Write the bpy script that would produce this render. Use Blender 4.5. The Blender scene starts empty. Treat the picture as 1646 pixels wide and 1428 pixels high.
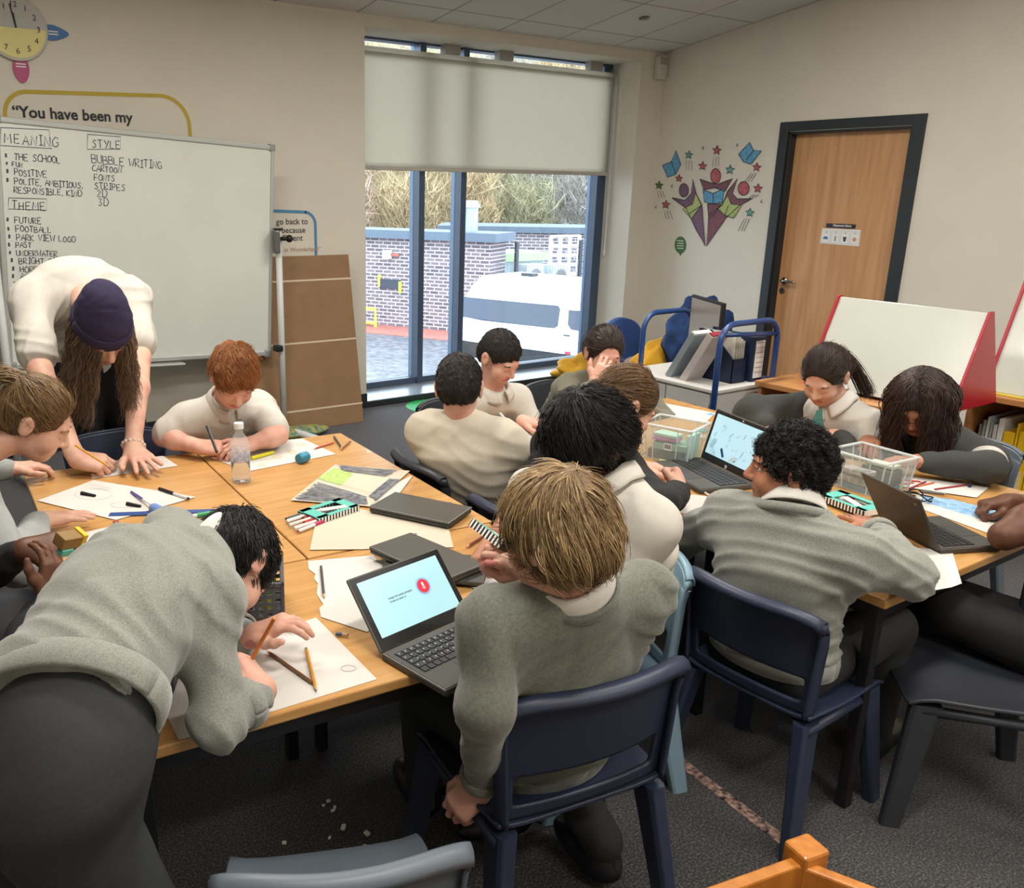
import bpy, bmesh, math, random
import numpy as np
from mathutils import Vector, Matrix
R_ = random.Random(7)
NR = np.random.default_rng(11)
sc = bpy.context.scene
COL = sc.collection
# ---------------------------------------------------------------- camera
F_PX, CX, CY, W_PX, H_PX = 1407.0, 673.0, 714.0, 1646, 1428
YAW, PIT, ROL, CAMZ = 0.58385, 0.28310, 0.01181, 1.60
_f = np.array([math.sin(YAW)*math.cos(PIT), math.cos(YAW)*math.cos(PIT), -math.sin(PIT)])
_r = np.array([math.cos(YAW), -math.sin(YAW), 0.0]); _u = np.cross(_r, _f)
RT = math.cos(ROL)*_r+math.sin(ROL)*_u; UP = -math.sin(ROL)*_r+math.cos(ROL)*_u; FW = _f
cam_d = bpy.data.cameras.new('camera'); cam = bpy.data.objects.new('camera', cam_d); COL.objects.link(cam)
cam_d.sensor_fit = 'HORIZONTAL'; cam_d.sensor_width = 36.0; cam_d.lens = F_PX/W_PX*36.0
cam_d.shift_x = (W_PX/2-CX)/W_PX; cam_d.shift_y = -(H_PX/2-CY)/W_PX; cam_d.clip_start = .02; cam_d.clip_end = 300
M = Matrix.Identity(4)
for i in range(3):
    M[i][0] = RT[i]; M[i][1] = UP[i]; M[i][2] = -FW[i]
M[2][3] = CAMZ
cam.matrix_world = M; sc.camera = cam
C0 = np.array([0, 0, CAMZ])
# survey helpers: where the sight line of a photo point meets a plane of the room
def ray(px, py): return RT*(px-CX)/F_PX+UP*(CY-py)/F_PX+FW
def atz(px, py, z): d = ray(px, py); return C0+d*(z-CAMZ)/d[2]
def aty(px, py, y): d = ray(px, py); return C0+d*y/d[1]
def atx(px, py, x): d = ray(px, py); return C0+d*x/d[0]
def atd(px, py, dist): return C0+ray(px, py)*dist
V = lambda *a: np.array(a, float)
def nrm(v): v = np.asarray(v, float); return v/max(np.linalg.norm(v), 1e-9)
# ---------------------------------------------------------------- view, world, lamps
vs = sc.view_settings
vs.view_transform = 'Standard'; vs.look = 'None'; vs.gamma = 1.0; vs.use_curve_mapping = False
vs.exposure = 0.42
world = bpy.data.worlds.new('overcast_sky'); sc.world = world; world.use_nodes = True
nt = world.node_tree; nt.nodes.clear()
bg = nt.nodes.new('ShaderNodeBackground'); out = nt.nodes.new('ShaderNodeOutputWorld')
bg.inputs[0].default_value = (0.80, 0.90, 1.0, 1); bg.inputs[1].default_value = 5.2
nt.links.new(bg.outputs[0], out.inputs[0])
def area(name, loc, size, power, color=(1, .95, .87), rot=(0, 0, 0), sy=None):
    l = bpy.data.lights.new(name, 'AREA'); l.energy = power; l.color = color; l.size = size
    if sy: l.shape = 'RECTANGLE'; l.size_y = sy
    o = bpy.data.objects.new(name, l); COL.objects.link(o); o.location = loc; o.rotation_euler = rot
    return o
LAMP_SPOTS = [(0.9, 0.6), (3.4, 0.9), (0.9, 3.2), (3.6, 3.3), (0.9, -1.6), (3.4, -1.6)]
CEIL = lambda y: 2.738+0.139*(5.632-y)
for lx, ly in LAMP_SPOTS:
    area('ceiling_light_lamp', (lx, ly, CEIL(ly)-.035), 1.15, 42, (1, .96, .885), (math.atan(.139)*-1, 0, 0), .28)
_pt = area('window_portal', (4.58, 6.12, 1.36), 2.7, 1, (1, 1, 1), (math.radians(-90), 0, 0), 2.6); _pt.data.cycles.is_portal = True
# ---------------------------------------------------------------- materials
def lin(h):
    h = h.lstrip('#'); c = [int(h[i:i+2], 16)/255 for i in (0, 2, 4)]
    return tuple(x/12.92 if x <= .04045 else ((x+.055)/1.055)**2.4 for x in c)+(1,)
_mc = {}
def mat(name, col, rough=.6, metal=0, noise=0, nscale=30, col2=None, bump=0, bscale=200, spec=.5, coat=0, sheen=0, emit=0, trans=0, alpha=1, stretch=None, sss=0, island=0):
    if name in _mc: return _mc[name]
    m = bpy.data.materials.new(name); m.use_nodes = True; n = m.node_tree.nodes; L = m.node_tree.links
    b = n['Principled BSDF']; c = lin(col)
    b.inputs['Base Color'].default_value = c; b.inputs['Roughness'].default_value = rough; b.inputs['Metallic'].default_value = metal
    b.inputs['Specular IOR Level'].default_value = spec; b.inputs['Coat Weight'].default_value = coat
    b.inputs['Sheen Weight'].default_value = sheen; b.inputs['Transmission Weight'].default_value = trans; b.inputs['Alpha'].default_value = alpha
    if sss: b.inputs['Subsurface Weight'].default_value = sss; b.inputs['Subsurface Radius'].default_value = (.012, .004, .002); b.inputs['Subsurface Scale'].default_value = .6
    if emit: b.inputs['Emission Color'].default_value = c; b.inputs['Emission Strength'].default_value = emit
    tc = n.new('ShaderNodeTexCoord'); mp = n.new('ShaderNodeMapping'); L.new(tc.outputs['Object'], mp.inputs[0])
    if stretch: mp.inputs['Scale'].default_value = stretch
    if noise or col2:
        t = n.new('ShaderNodeTexNoise'); t.inputs['Scale'].default_value = nscale; t.inputs['Detail'].default_value = 6; L.new(mp.outputs[0], t.inputs[0])
        r = n.new('ShaderNodeValToRGB'); c2 = lin(col2) if col2 else tuple(x*(1-noise) for x in c[:3])+(1,)
        r.color_ramp.elements[0].position = .35; r.color_ramp.elements[1].position = .65
        r.color_ramp.elements[0].color = c2; r.color_ramp.elements[1].color = c
        src = t.outputs[0]
        if island:
            g = n.new('ShaderNodeNewGeometry'); src = g.outputs['Random Per Island']
            r.color_ramp.elements[0].position = 0; r.color_ramp.elements[1].position = 1
        L.new(src, r.inputs[0]); L.new(r.outputs[0], b.inputs['Base Color'])
    if bump:
        t2 = n.new('ShaderNodeTexNoise'); t2.inputs['Scale'].default_value = bscale; t2.inputs['Detail'].default_value = 3; L.new(mp.outputs[0], t2.inputs[0])
        bp = n.new('ShaderNodeBump'); bp.inputs['Strength'].default_value = bump; bp.inputs['Distance'].default_value = .004
        L.new(t2.outputs[0], bp.inputs['Height']); L.new(bp.outputs[0], b.inputs['Normal'])
    _mc[name] = m
    return m
def wood(name, c1, c2, scale=(3, 40, 40), rough=.4, coat=.2):
    return mat(name, c1, rough, col2=c2, nscale=2.2, stretch=scale, coat=coat)
# ---------------------------------------------------------------- mesh building
def rotm(rx=0, ry=0, rz=0):
    return np.array((Matrix.Rotation(rz, 3, 'Z') @ Matrix.Rotation(ry, 3, 'Y') @ Matrix.Rotation(rx, 3, 'X')))
def frame(x=None, y=None, z=None):
    "3x3 with columns x,y,z from two given directions (the first given is kept exact)"
    if z is not None and x is not None: z = nrm(z); y = nrm(np.cross(z, x)); x = np.cross(y, z)
    elif z is not None and y is not None: z = nrm(z); x = nrm(np.cross(y, z)); y = np.cross(z, x)
    elif x is not None and y is not None: x = nrm(x); z = nrm(np.cross(x, y)); y = np.cross(z, x)
    return np.stack([x, y, z], 1)
class MB:
    def __init__(s): s.v = []; s.f = []; s.n = 0
    def add(s, v, f):
        v = np.asarray(v, float).reshape(-1, 3)
        s.f += [tuple(int(i)+s.n for i in q) for q in f]; s.v.append(v); s.n += len(v); return s
    def box(s, c, size, R=None):
        h = np.array(size)/2; p = np.array([[x, y, z] for x in (-1, 1) for y in (-1, 1) for z in (-1, 1)])*h
        if R is not None: p = p@np.asarray(R).T
        return s.add(p+np.array(c), [(0, 1, 3, 2), (4, 6, 7, 5), (0, 4, 5, 1), (2, 3, 7, 6), (0, 2, 6, 4), (1, 5, 7, 3)])
    def span(s, a, b):
        a, b = np.minimum(a, b), np.maximum(a, b); return s.box((a+b)/2, b-a)
    def tube(s, pts, r, seg=8, cap=True, flat=None):
        pts = np.asarray(pts, float); n = len(pts); rr = np.broadcast_to(np.asarray(r, float), (n,))
        t = np.gradient(pts, axis=0); t /= np.linalg.norm(t, axis=1)[:, None]+1e-12
        a = np.array([0, 0, 1.]) if abs(t[0][2]) < .9 else np.array([1., 0, 0]); vs_ = []
        a = nrm(a-t[0]*(a@t[0]))
        for i in range(n):
            a = nrm(a-t[i]*(a@t[i])); b = np.cross(t[i], a)
            for k in range(seg):
                g = 2*math.pi*k/seg; vs_.append(pts[i]+rr[i]*(math.cos(g)*a+math.sin(g)*b*(flat or 1)))
        f = [(i*seg+k, i*seg+(k+1) % seg, (i+1)*seg+(k+1) % seg, (i+1)*seg+k) for i in range(n-1) for k in range(seg)]
        if cap: f += [tuple(range(seg-1, -1, -1)), tuple((n-1)*seg+k for k in range(seg))]
        return s.add(vs_, f)
    def cyl(s, a, b, r, r2=None, seg=16): return s.tube([a, b], [r, r if r2 is None else r2], seg)
    def lathe(s, prof, c=(0, 0, 0), R=None, seg=24):
        vs_ = [(p[0]*math.cos(2*math.pi*k/seg), p[0]*math.sin(2*math.pi*k/seg), p[1]) for p in prof for k in range(seg)]; n = len(prof)
        vs_ = np.array(vs_)
        if R is not None: vs_ = vs_@np.asarray(R).T
        f = [(i*seg+k, i*seg+(k+1) % seg, (i+1)*seg+(k+1) % seg, (i+1)*seg+k) for i in range(n-1) for k in range(seg)]
        f += [tuple(range(seg-1, -1, -1)), tuple((n-1)*seg+k for k in range(seg))]
        return s.add(vs_+np.array(c), f)
    def prism(s, poly, o, ux, uy, th):
        "polygon (2d) in plane o+ux*a+uy*b, thickened by th along ux x uy"
        ux, uy = np.asarray(ux, float), np.asarray(uy, float); w = np.cross(ux, uy); w = nrm(w)*th
        p = np.array([o+ux*a+uy*b for a, b in poly]); n = len(p)
        return s.add(np.vstack([p, p+w]), [tuple(range(n-1, -1, -1)), tuple(range(n, 2*n))]+[(i, (i+1) % n, n+(i+1) % n, n+i) for i in range(n)])
    def grid(s, P):
        "P: (nu,nv,3)"
        nu, nv = P.shape[:2]
        return s.add(P.reshape(-1, 3), [(i*nv+j, i*nv+j+1, (i+1)*nv+j+1, (i+1)*nv+j) for i in range(nu-1) for j in range(nv-1)])
    def sphere(s, c, r, seg=16, rings=10, R=None):
        r = np.broadcast_to(np.asarray(r, float), (3,)); p = []
        for i in range(rings+1):
            t = math.pi*i/rings
            for k in range(seg):
                g = 2*math.pi*k/seg; p.append((math.sin(t)*math.cos(g), math.sin(t)*math.sin(g), math.cos(t)))
        p = np.array(p)*r
        if R is not None: p = p@np.asarray(R).T
        return s.add(p+np.array(c), [(i*seg+k, i*seg+(k+1) % seg, (i+1)*seg+(k+1) % seg, (i+1)*seg+k) for i in range(rings) for k in range(seg)][::-1])
    def build(s, name, m, parent=None, smooth=False, bevel=0, local=False, mats=None, midx=None, seg=2, solid=0, sub=0):
        v = np.vstack(s.v)
        if parent is not None and not local:
            v = v-np.array(parent.matrix_basis.translation)
            p = parent.parent
            while p is not None: v = v-np.array(p.matrix_basis.translation); p = p.parent
        return mesh_obj(name, v, s.f, m, parent, smooth, bevel, mats, midx, seg, solid, sub)
def mesh_obj(name, v, f, m, parent=None, smooth=False, bevel=0, mats=None, midx=None, seg=2, solid=0, sub=0):
    me = bpy.data.meshes.new(name); v = np.asarray(v, np.float32)
    if isinstance(f, np.ndarray):
        me.vertices.add(len(v)); me.vertices.foreach_set('co', v.ravel()); k = f.shape[1]
        me.loops.add(f.size); me.loops.foreach_set('vertex_index', f.ravel().astype(np.int32)); me.polygons.add(len(f))
        me.polygons.foreach_set('loop_start', np.arange(0, f.size, k, dtype=np.int32)); me.update(calc_edges=True)
    else: me.from_pydata(v.tolist(), [], f)
    for q in (mats or [m]): me.materials.append(q)
    if midx is not None: me.polygons.foreach_set('material_index', np.asarray(midx, np.int32))
    if smooth: me.polygons.foreach_set('use_smooth', np.ones(len(me.polygons), bool))
    me.update()
    o = bpy.data.objects.new(name, me); COL.objects.link(o)
    if parent is not None: o.parent = parent
    if sub: q = o.modifiers.new('sub', 'SUBSURF'); q.levels = q.render_levels = sub
    if solid: q = o.modifiers.new('solid', 'SOLIDIFY'); q.thickness = solid; q.offset = 0
    if bevel:
        q = o.modifiers.new('bevel', 'BEVEL'); q.width = bevel; q.segments = seg; q.limit_method = 'ANGLE'; q.angle_limit = .6
        q.harden_normals = False
    return o
def tag(o, label=None, cat=None, group=None, kind=None):
    for k, x in (('label', label), ('category', cat), ('group', group), ('kind', kind)):
        if x: o[k] = x
    return o
def thing(name, label, cat, loc=(0, 0, 0), rz=0, group=None):
    o = bpy.data.objects.new(name, None); COL.objects.link(o); o.empty_display_size = .05
    o.location = tuple(float(x) for x in loc); o.rotation_euler = (0, 0, rz); return tag(o, label, cat, group)
def copy_tree(o, parent=None):
    c = o.copy(); COL.objects.link(c)
    if parent is not None: c.parent = parent
    for ch in list(o.children): copy_tree(ch, c)
    return c
def text_mesh(txt, size, weight=0.0):
    cu = bpy.data.curves.new('t', 'FONT'); cu.body = txt; cu.size = size; cu.extrude = 0; cu.offset = weight; cu.resolution_u = 3
    to = bpy.data.objects.new('t', cu); COL.objects.link(to); bpy.context.view_layer.update()
    me = bpy.data.meshes.new_from_object(to.evaluated_get(bpy.context.evaluated_depsgraph_get()))
    v = np.array([q.co[:] for q in me.vertices]); f = [tuple(p.vertices) for p in me.polygons]
    bpy.data.objects.remove(to); bpy.data.curves.remove(cu); bpy.data.meshes.remove(me); return v, f
def put_text(mb, txt, o, ux, uy, size, weight=0.0, lift=0.001):
    v, f = text_mesh(txt, size, weight)
    if not len(v): return mb
    ux, uy = nrm(ux), nrm(uy); w = np.cross(ux, uy)
    return mb.add(np.asarray(o)+v[:, :1]*ux+v[:, 1:2]*uy+w*lift, f)
# hand-lettered capitals: strokes on a 0..1 x 0..1 cell
GL = {
 'A': [[(0, 0), (.45, 1), (.9, 0)], [(.2, .4), (.7, .4)]], 'B': [[(.05, 0), (.05, 1), (.6, .95), (.65, .6), (.05, .52), (.75, .45), (.7, .05), (.05, 0)]],
 'C': [[(.8, .9), (.4, 1), (.05, .6), (.1, .15), (.45, 0), (.85, .12)]], 'D': [[(.05, 0), (.05, 1), (.55, .95), (.85, .5), (.6, .05), (.05, 0)]],
 'E': [[(.75, 1), (.05, .98), (.05, 0), (.75, .02)], [(.05, .5), (.6, .52)]], 'F': [[(.75, 1), (.05, .98), (.05, 0)], [(.05, .5), (.6, .52)]],
 'G': [[(.8, .9), (.4, 1), (.05, .6), (.1, .15), (.5, 0), (.8, .2), (.8, .45), (.5, .45)]], 'H': [[(.05, 0), (.05, 1)], [(.75, 0), (.75, 1)], [(.05, .5), (.75, .52)]],
 'I': [[(.3, 0), (.3, 1)], [(.05, 1), (.55, 1)], [(.05, 0), (.55, 0)]], 'K': [[(.05, 0), (.05, 1)], [(.7, 1), (.05, .45), (.75, 0)]], 'L': [[(.05, 1), (.05, 0), (.7, .02)]],
 'M': [[(0, 0), (.1, 1), (.45, .35), (.8, 1), (.9, 0)]], 'N': [[(.05, 0), (.08, 1), (.72, 0), (.75, 1)]], 'O': [[(.4, 1), (.05, .6), (.1, .15), (.45, 0), (.8, .3), (.75, .8), (.4, 1)]],
 'P': [[(.05, 0), (.05, 1), (.6, .95), (.68, .65), (.5, .47), (.05, .45)]], 'R': [[(.05, 0), (.05, 1), (.6, .95), (.65, .6), (.05, .48), (.75, 0)]],
 'S': [[(.7, .9), (.35, 1), (.08, .78), (.6, .42), (.62, .12), (.3, 0), (.02, .12)]], 'T': [[(0, 1), (.8, 1)], [(.4, 1), (.4, 0)]], 'U': [[(.05, 1), (.08, .2), (.4, 0), (.72, .2), (.75, 1)]],
 'V': [[(0, 1), (.4, 0), (.8, 1)]], 'W': [[(0, 1), (.22, 0), (.45, .7), (.7, 0), (.9, 1)]], 'Y': [[(0, 1), (.4, .5)], [(.8, 1), (.3, 0)]], '2': [[(.05, .8), (.35, 1), (.65, .75), (.05, 0), (.75, .02)]],
 '3': [[(.05, .95), (.6, .95), (.3, .55), (.65, .3), (.35, 0), (.02, .08)]], ',': [[(.2, .1), (.1, -.15)]], '*': [[(.05, .3), (.5, .8)], [(.05, .75), (.5, .35)], [(.27, .9), (.27, .2)]], '.': [[(.1, .05), (.15, 0)]]}
def ribbon(mb, pts, w, o, ux, uy, lift=.0012):
    "flat ink line through 2-d points on the plane o,ux,uy"
    p = np.asarray(pts, float)
    if len(p) < 2: return
    t = np.gradient(p, axis=0); t /= np.linalg.norm(t, axis=1)[:, None]+1e-9; n = np.stack([-t[:, 1], t[:, 0]], 1)*w/2
    q = np.vstack([p+n, p-n]); k = len(p); W = nrm(np.cross(ux, uy))*lift
    mb.add(np.asarray(o)+q[:, :1]*ux+q[:, 1:]*uy+W, [(i, i+1, k+i+1, k+i)[::-1] for i in range(k-1)])
def scrawl(mb, txt, o, ux, uy, h, w=.004, rnd=None, adv=.78):
    x = 0; rnd = rnd or R_
    for ch in txt:
        if ch == ' ': x += h*.55; continue
        jy = rnd.uniform(-.08, .08); jr = rnd.uniform(-.08, .08); js = rnd.uniform(.9, 1.08)
        for st in GL.get(ch, []):
            ribbon(mb, [(x+h*(a*.78*js+jr*b), h*(b*js+jy)) for a, b in st], w, o, ux, uy)
        x += h*adv*(.65 if ch == 'I' else .4 if ch in ',.' else 1.15 if ch in 'MW' else 1)
def arc(cx, cy, r, a0, a1, n=10): return [(cx+r*math.cos(math.radians(a0+(a1-a0)*i/n)), cy+r*math.sin(math.radians(a0+(a1-a0)*i/n))) for i in range(n+1)]
# ================================================================ ROOM SHELL
YW, XW, YB, XL = 5.632, 6.202, -3.0, -2.2
WX0, WX1, WZ0, WZ1, YG = 3.24, 5.92, .05, 2.66, 6.05
def struct(o): o['kind'] = 'structure'; return o
m_wall = mat('warm_white_paint', '#d7d1c4', .75, noise=.04, nscale=3, bump=.05, bscale=120)
m_skirt = mat('dark_skirting', '#23262b', .5)
m_frame = mat('slate_blue_aluminium', '#4a5a70', .4, metal=.25)
def carpet():
    m = bpy.data.materials.new('speckled_carpet'); m.use_nodes = True; n = m.node_tree.nodes; L = m.node_tree.links; b = n['Principled BSDF']
    tc = n.new('ShaderNodeTexCoord')
    t = n.new('ShaderNodeTexNoise'); t.inputs['Scale'].default_value = 170; t.inputs['Detail'].default_value = 6; L.new(tc.outputs['Object'], t.inputs[0])
    r = n.new('ShaderNodeValToRGB'); e = r.color_ramp.elements
    e[0].position = .36; e[0].color = lin('#1a1a1d'); e[1].position = .66; e[1].color = lin('#625e5a'); k = e.new(.5); k.color = lin('#343231')
    L.new(t.outputs[0], r.inputs[0]); L.new(r.outputs[0], b.inputs['Base Color']); b.inputs['Roughness'].default_value = .95
    b.inputs['Specular IOR Level'].default_value = .25
    b.inputs['Sheen Weight'].default_value = .4; b.inputs['Sheen Tint'].default_value = (.8, .85, 1, 1)
    bp = n.new('ShaderNodeBump'); bp.inputs['Strength'].default_value = .5; bp.inputs['Distance'].default_value = .004; L.new(t.outputs[0], bp.inputs['Height']); L.new(bp.outputs[0], b.inputs['Normal'])
    return m
struct(MB().box(((XL+XW)/2, (YB+YW)/2+.25, -.05), (XW-XL+.8, YW-YB+.9, .1)).build('floor', carpet()))
def tilesmat():
    m = bpy.data.materials.new('ceiling_tiles'); m.use_nodes = True; n = m.node_tree.nodes; L = m.node_tree.links; b = n['Principled BSDF']
    tc = n.new('ShaderNodeTexCoord'); mp = n.new('ShaderNodeMapping'); L.new(tc.outputs['Object'], mp.inputs[0])
    br = n.new('ShaderNodeTexBrick'); br.offset = 0; br.inputs['Scale'].default_value = 1; br.inputs['Brick Width'].default_value = .6; br.inputs['Row Height'].default_value = .6
    br.inputs['Mortar Size'].default_value = .009; br.inputs['Mortar Smooth'].default_value = 0.2
    br.inputs['Color1'].default_value = lin('#d4d1cd'); br.inputs['Color2'].default_value = lin('#cfcdca'); br.inputs['Mortar'].default_value = lin('#a09e9c')
    L.new(mp.outputs[0], br.inputs[0]); L.new(br.outputs[0], b.inputs['Base Color']); b.inputs['Roughness'].default_value = .9
    c = atx(1213.9, 34.8, XW); mp.inputs['Location'].default_value = (-XW+.02, -c[1], 0)
    return m
mb = MB(); P = [(XL, YB), (XW, YB), (XW, YW), (XL, YW)]
mb.add([(x, y, CEIL(y)) for x, y in P]+[(x, y, CEIL(y)+.1) for x, y in P], [(3, 2, 1, 0), (4, 5, 6, 7), (0, 1, 5, 4), (1, 2, 6, 5), (2, 3, 7, 6), (3, 0, 4, 7)])
struct(mb.build('ceiling', tilesmat()))
mb = MB(); T = .47
mb.span((XL-.1, YW, 0), (WX0, YW+T, 2.9)).span((WX1, YW, 0), (XW+.3, YW+T, 2.9)).span((WX0, YW, WZ1), (WX1, YW+T, 2.9))
struct(mb.build('wall_back', m_wall))
DY0, DY1, DZ = 3.40, 4.345, 2.05
mb = MB(); mb.span((XW, YB, 0), (XW+.2, DY0, 4.1)).span((XW, DY1, 0), (XW+.2, YW+.1, 4.1)).span((XW, DY0, DZ), (XW+.2, DY1, 4.1))
struct(mb.build('wall_right', m_wall))
struct(MB().span((XL-.2, YB, 0), (XL, YW+.1, 4.1)).build('wall_left', m_wall))
struct(MB().span((XL-.2, YB-.2, 0), (XW+.2, YB, 4.1)).build('wall_front', m_wall))
struct(MB().span((XL, YW-.016, 0), (WX0-.0, YW, .11)).span((WX1, YW-.016, 0), (XW, YW, .11)).build('baseboard_back', m_skirt, bevel=.003))
struct(MB().span((XW-.016, YB, 0), (XW, DY0-.09, .11)).span((XW-.016, DY1+.08, 0), (XW, YW-.016, .11)).build('baseboard_right', m_skirt, bevel=.003))
# window: low ledge, mullions, panes
m_ledge = mat('pale_ledge_metal', '#aeb9c4', .28, metal=.3)
m_glass = bpy.data.materials.new('window_glass'); m_glass.use_nodes = True
_n = m_glass.node_tree.nodes; _n.clear(); _L = m_glass.node_tree.links
_a = _n.new('ShaderNodeBsdfTransparent'); _a.inputs[0].default_value = (.93, .96, .97, 1); _b = _n.new('ShaderNodeBsdfGlossy'); _b.inputs['Roughness'].default_value = .02
_x = _n.new('ShaderNodeMixShader'); _fr = _n.new('ShaderNodeFresnel'); _fr.inputs[0].default_value = 1.35; _o = _n.new('ShaderNodeOutputMaterial')
_L.new(_fr.outputs[0], _x.inputs[0]); _L.new(_a.outputs[0], _x.inputs[1]); _L.new(_b.outputs[0], _x.inputs[2]); _L.new(_x.outputs[0], _o.inputs[0])
win = MB().span((WX0, YG-.07, WZ0), (WX1, YG+.03, WZ0+.05)).span((WX0, YG-.07, WZ1-.015), (WX1, YG+.03, WZ1)) \
    .span((WX0, YG-.07, WZ0), (WX0+.05, YG+.03, WZ1)).span((WX1-.10, YG-.09, WZ0), (WX1, YG+.03, WZ1)) \
    .span((3.915, YG-.09, WZ0), (3.968, YG+.05, WZ1)).span((4.318, YG-.09, WZ0), (4.372, YG+.05, WZ1)).span((WX0, YG-.06, .78), (3.915, YG-.055, .782)).build('window_1', m_frame, bevel=.004)
struct(win)
for x0, x1 in ((WX0+.05, 3.915), (3.968, 4.318), (4.372, WX1-.10)):
    MB().span((x0, YG-.01, WZ0+.05), (x1, YG, WZ1-.015)).build('glass_pane', m_glass, win)
struct(MB().span((WX0, YW-.0, 0), (WX1, YG+.03, WZ0-.006)).span((WX0-.03, YW-.02, 0), (WX1, YW, WZ0-.002)).build('trim_1', m_skirt, bevel=.003))
struct(MB().span((WX0, YW-.005, WZ0-.006), (WX1, YG-.06, WZ0)).build('trim_2', m_ledge, bevel=.002))
# door
m_dframe = mat('dark_slate_door_frame', '#23292e', .45); m_door = wood('light_oak_veneer', '#c9996a', '#b78458', (10, 10, .7), .45, .15)
fr = MB(); AX = XW-.02
for y0, y1, z0, z1 in ((DY1-.005, DY1+.07, 0, 2.122), (DY0-.085, DY0+.005, 0, 2.122), (DY0+.005, DY1-.005, 2.055, 2.122)):
    fr.span((AX, y0, z0), (XW+.01, y1, z1))
for y0, y1, z0, z1 in ((DY1-.02, DY1, 0, 2.055), (DY0, DY0+.02, 0, 2.055), (DY0, DY1, 2.035, 2.055)):
    fr.span((XW+.005, y0, z0), (XW+.12, y1, z1))
door = MB().span((XW+.075, DY0+.02, .01), (XW+.119, DY1-.02, 2.035)).build('door_1', m_door); struct(door)
fr.build('door_frame', m_dframe, door, bevel=.003)
m_steel = mat('brushed_steel', '#b9b7b2', .25, metal=1); m_wht = mat('white_paper', '#e9e7e3', .7)
xh = XW+.075; hp = atx(1262, 451, xh); hy, hz = hp[1], hp[2]
mb = MB().cyl((xh, hy, hz), (xh-.012, hy, hz), .026).cyl((xh, hy, hz), (xh-.05, hy, hz), .009)
mb.tube([(xh-.05, hy+.004, hz), (xh-.055, hy-.02, hz), (xh-.052, hy-.11, hz-.003), (xh-.048, hy-.125, hz-.004)], [.010, .010, .009, .007], 12)
mb.build('door_handle', m_steel, door, smooth=True)
kp = atx(1258, 467, xh)
mb = MB().cyl((xh, kp[1], kp[2]), (xh-.01, kp[1], kp[2]), .024, seg=24); mb.build('escutcheon', m_steel, door, bevel=.002)
MB().box((xh-.011, kp[1], kp[2]), (.003, .006, .022)).build('keyhole', mat('near_black', '#0c0c0d', .6), door)
# name plate and picture strip on the door
def plane_quad(px4, f): return np.array([f(*q) for q in px4])
UXR = V(0, -1, 0); UZ = V(0, 0, 1)      # reading direction on the right wall
p = plane_quad([(1329.5, 359), (1376, 360.5), (1374, 367.5), (1329, 366.5)], lambda a, b: atx(a, b, xh))
o = tag(MB().span((xh-.008, p[1][1], p[2][2]), (xh-.0005, p[0][1], p[0][2])).build('name_plate', mat('plum_plate', '#2b2536', .4)), 'small dark plum name plate screwed on the oak door', 'sign')
tb = MB(); put_text(tb, 'Classroom Store', (xh-.0085, p[0][1]-.055, p[2][2]+.010), UXR, UZ, .021, .0006); tb.build('lettering', m_wht, o)
p = plane_quad([(1322, 367), (1384, 370), (1381, 395), (1319, 391)], lambda a, b: atx(a, b, xh))
o = tag(MB().prism([(0, 0), (p[0][1]-p[1][1], 0), (p[0][1]-p[1][1]+.004, -.115), (-.003, -.11)], V(xh-.0005, p[0][1], p[0][2]), UXR, UZ, .0015).build('picture_strip', m_wht), 'white laminated strip of four small pictures on the oak door', 'notice')
w4 = (p[0][1]-p[1][1])/4; tb = MB(); fb = MB()
for i, sh in enumerate([0, 1, 2, 3]):
    c0 = V(xh-.003, p[0][1]-w4*(i+.5), p[0][2]-.058)
    pts = [(-w4*.42, -.045), (w4*.42, -.045), (w4*.42, .045), (-w4*.42, .045), (-w4*.42, -.045)]
    ribbon(tb, pts, .0018, c0, UXR, UZ, .0004)
    for q in range(2): ribbon(tb, [(-.012, .036-q*.009), (.012, .036-q*.009)], .003, c0, UXR, UZ, .0004)
mats4 = [mat('icon_blue', '#4a6fa0', .7), mat('icon_grey', '#8a8f96', .7), mat('icon_dark', '#3d4352', .7), mat('icon_tan', '#c29a72', .7)]
tb.build('print', mat('print_grey', '#8c93a0', .7), o)
for i, m4 in enumerate(mats4):
    c0 = V(xh-.0032, p[0][1]-w4*(i+.5), p[0][2]-.07)
    poly = [[(-.018, -.008), (.018, -.008), (.018, .004), (.008, .012), (-.008, .012), (-.018, .004)], [(-.006, -.018), (.008, -.018), (.008, .018), (-.002, .018)], [(-.014, .015), (-.008, -.018), (.008, -.018), (.014, .015)], arc(0, 0, .015, 0, 330, 12)][i]
    MB().prism(poly, c0, UXR, UZ, .0005).build('icon', m4, o)
# wall speaker / sensor box in the corner
m_cream = mat('cream_plastic', '#c9c5ba', .5)
o = thing('wall_sensor', 'cream wall sensor unit mounted high in the room corner', 'sensor', (6.12, YW, 2.53))
MB().span((6.07, YW-.055, 2.525), (6.185, YW, 2.712)).build('housing', m_cream, o, bevel=.012)
MB().span((6.085, YW-.058, 2.64), (6.165, YW-.054, 2.70)).build('grille', mat('grille_grey', '#9d998f', .6), o)
# ceiling lamps (recessed panels above and behind the viewer)
for k, (lx, ly) in enumerate(LAMP_SPOTS):
    a = math.atan(.139); Rr = rotm(-a, 0, 0)
    o = thing('ceiling_light', 'recessed rectangular ceiling light panel out of the picture', 'ceiling light', (lx, ly, CEIL(ly)-.02), group='ceiling light panels')
    MB().box((lx, ly, CEIL(ly)-.012), (1.24, .36, .02), Rr).build('frame', mat('lamp_frame_white', '#dddbd6', .5), o)
    MB().box((lx, ly, CEIL(ly)-.025), (1.18, .30, .006), Rr).build('diffuser', mat('lamp_diffuser', '#fff1dc', .5, emit=3), o)
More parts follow.
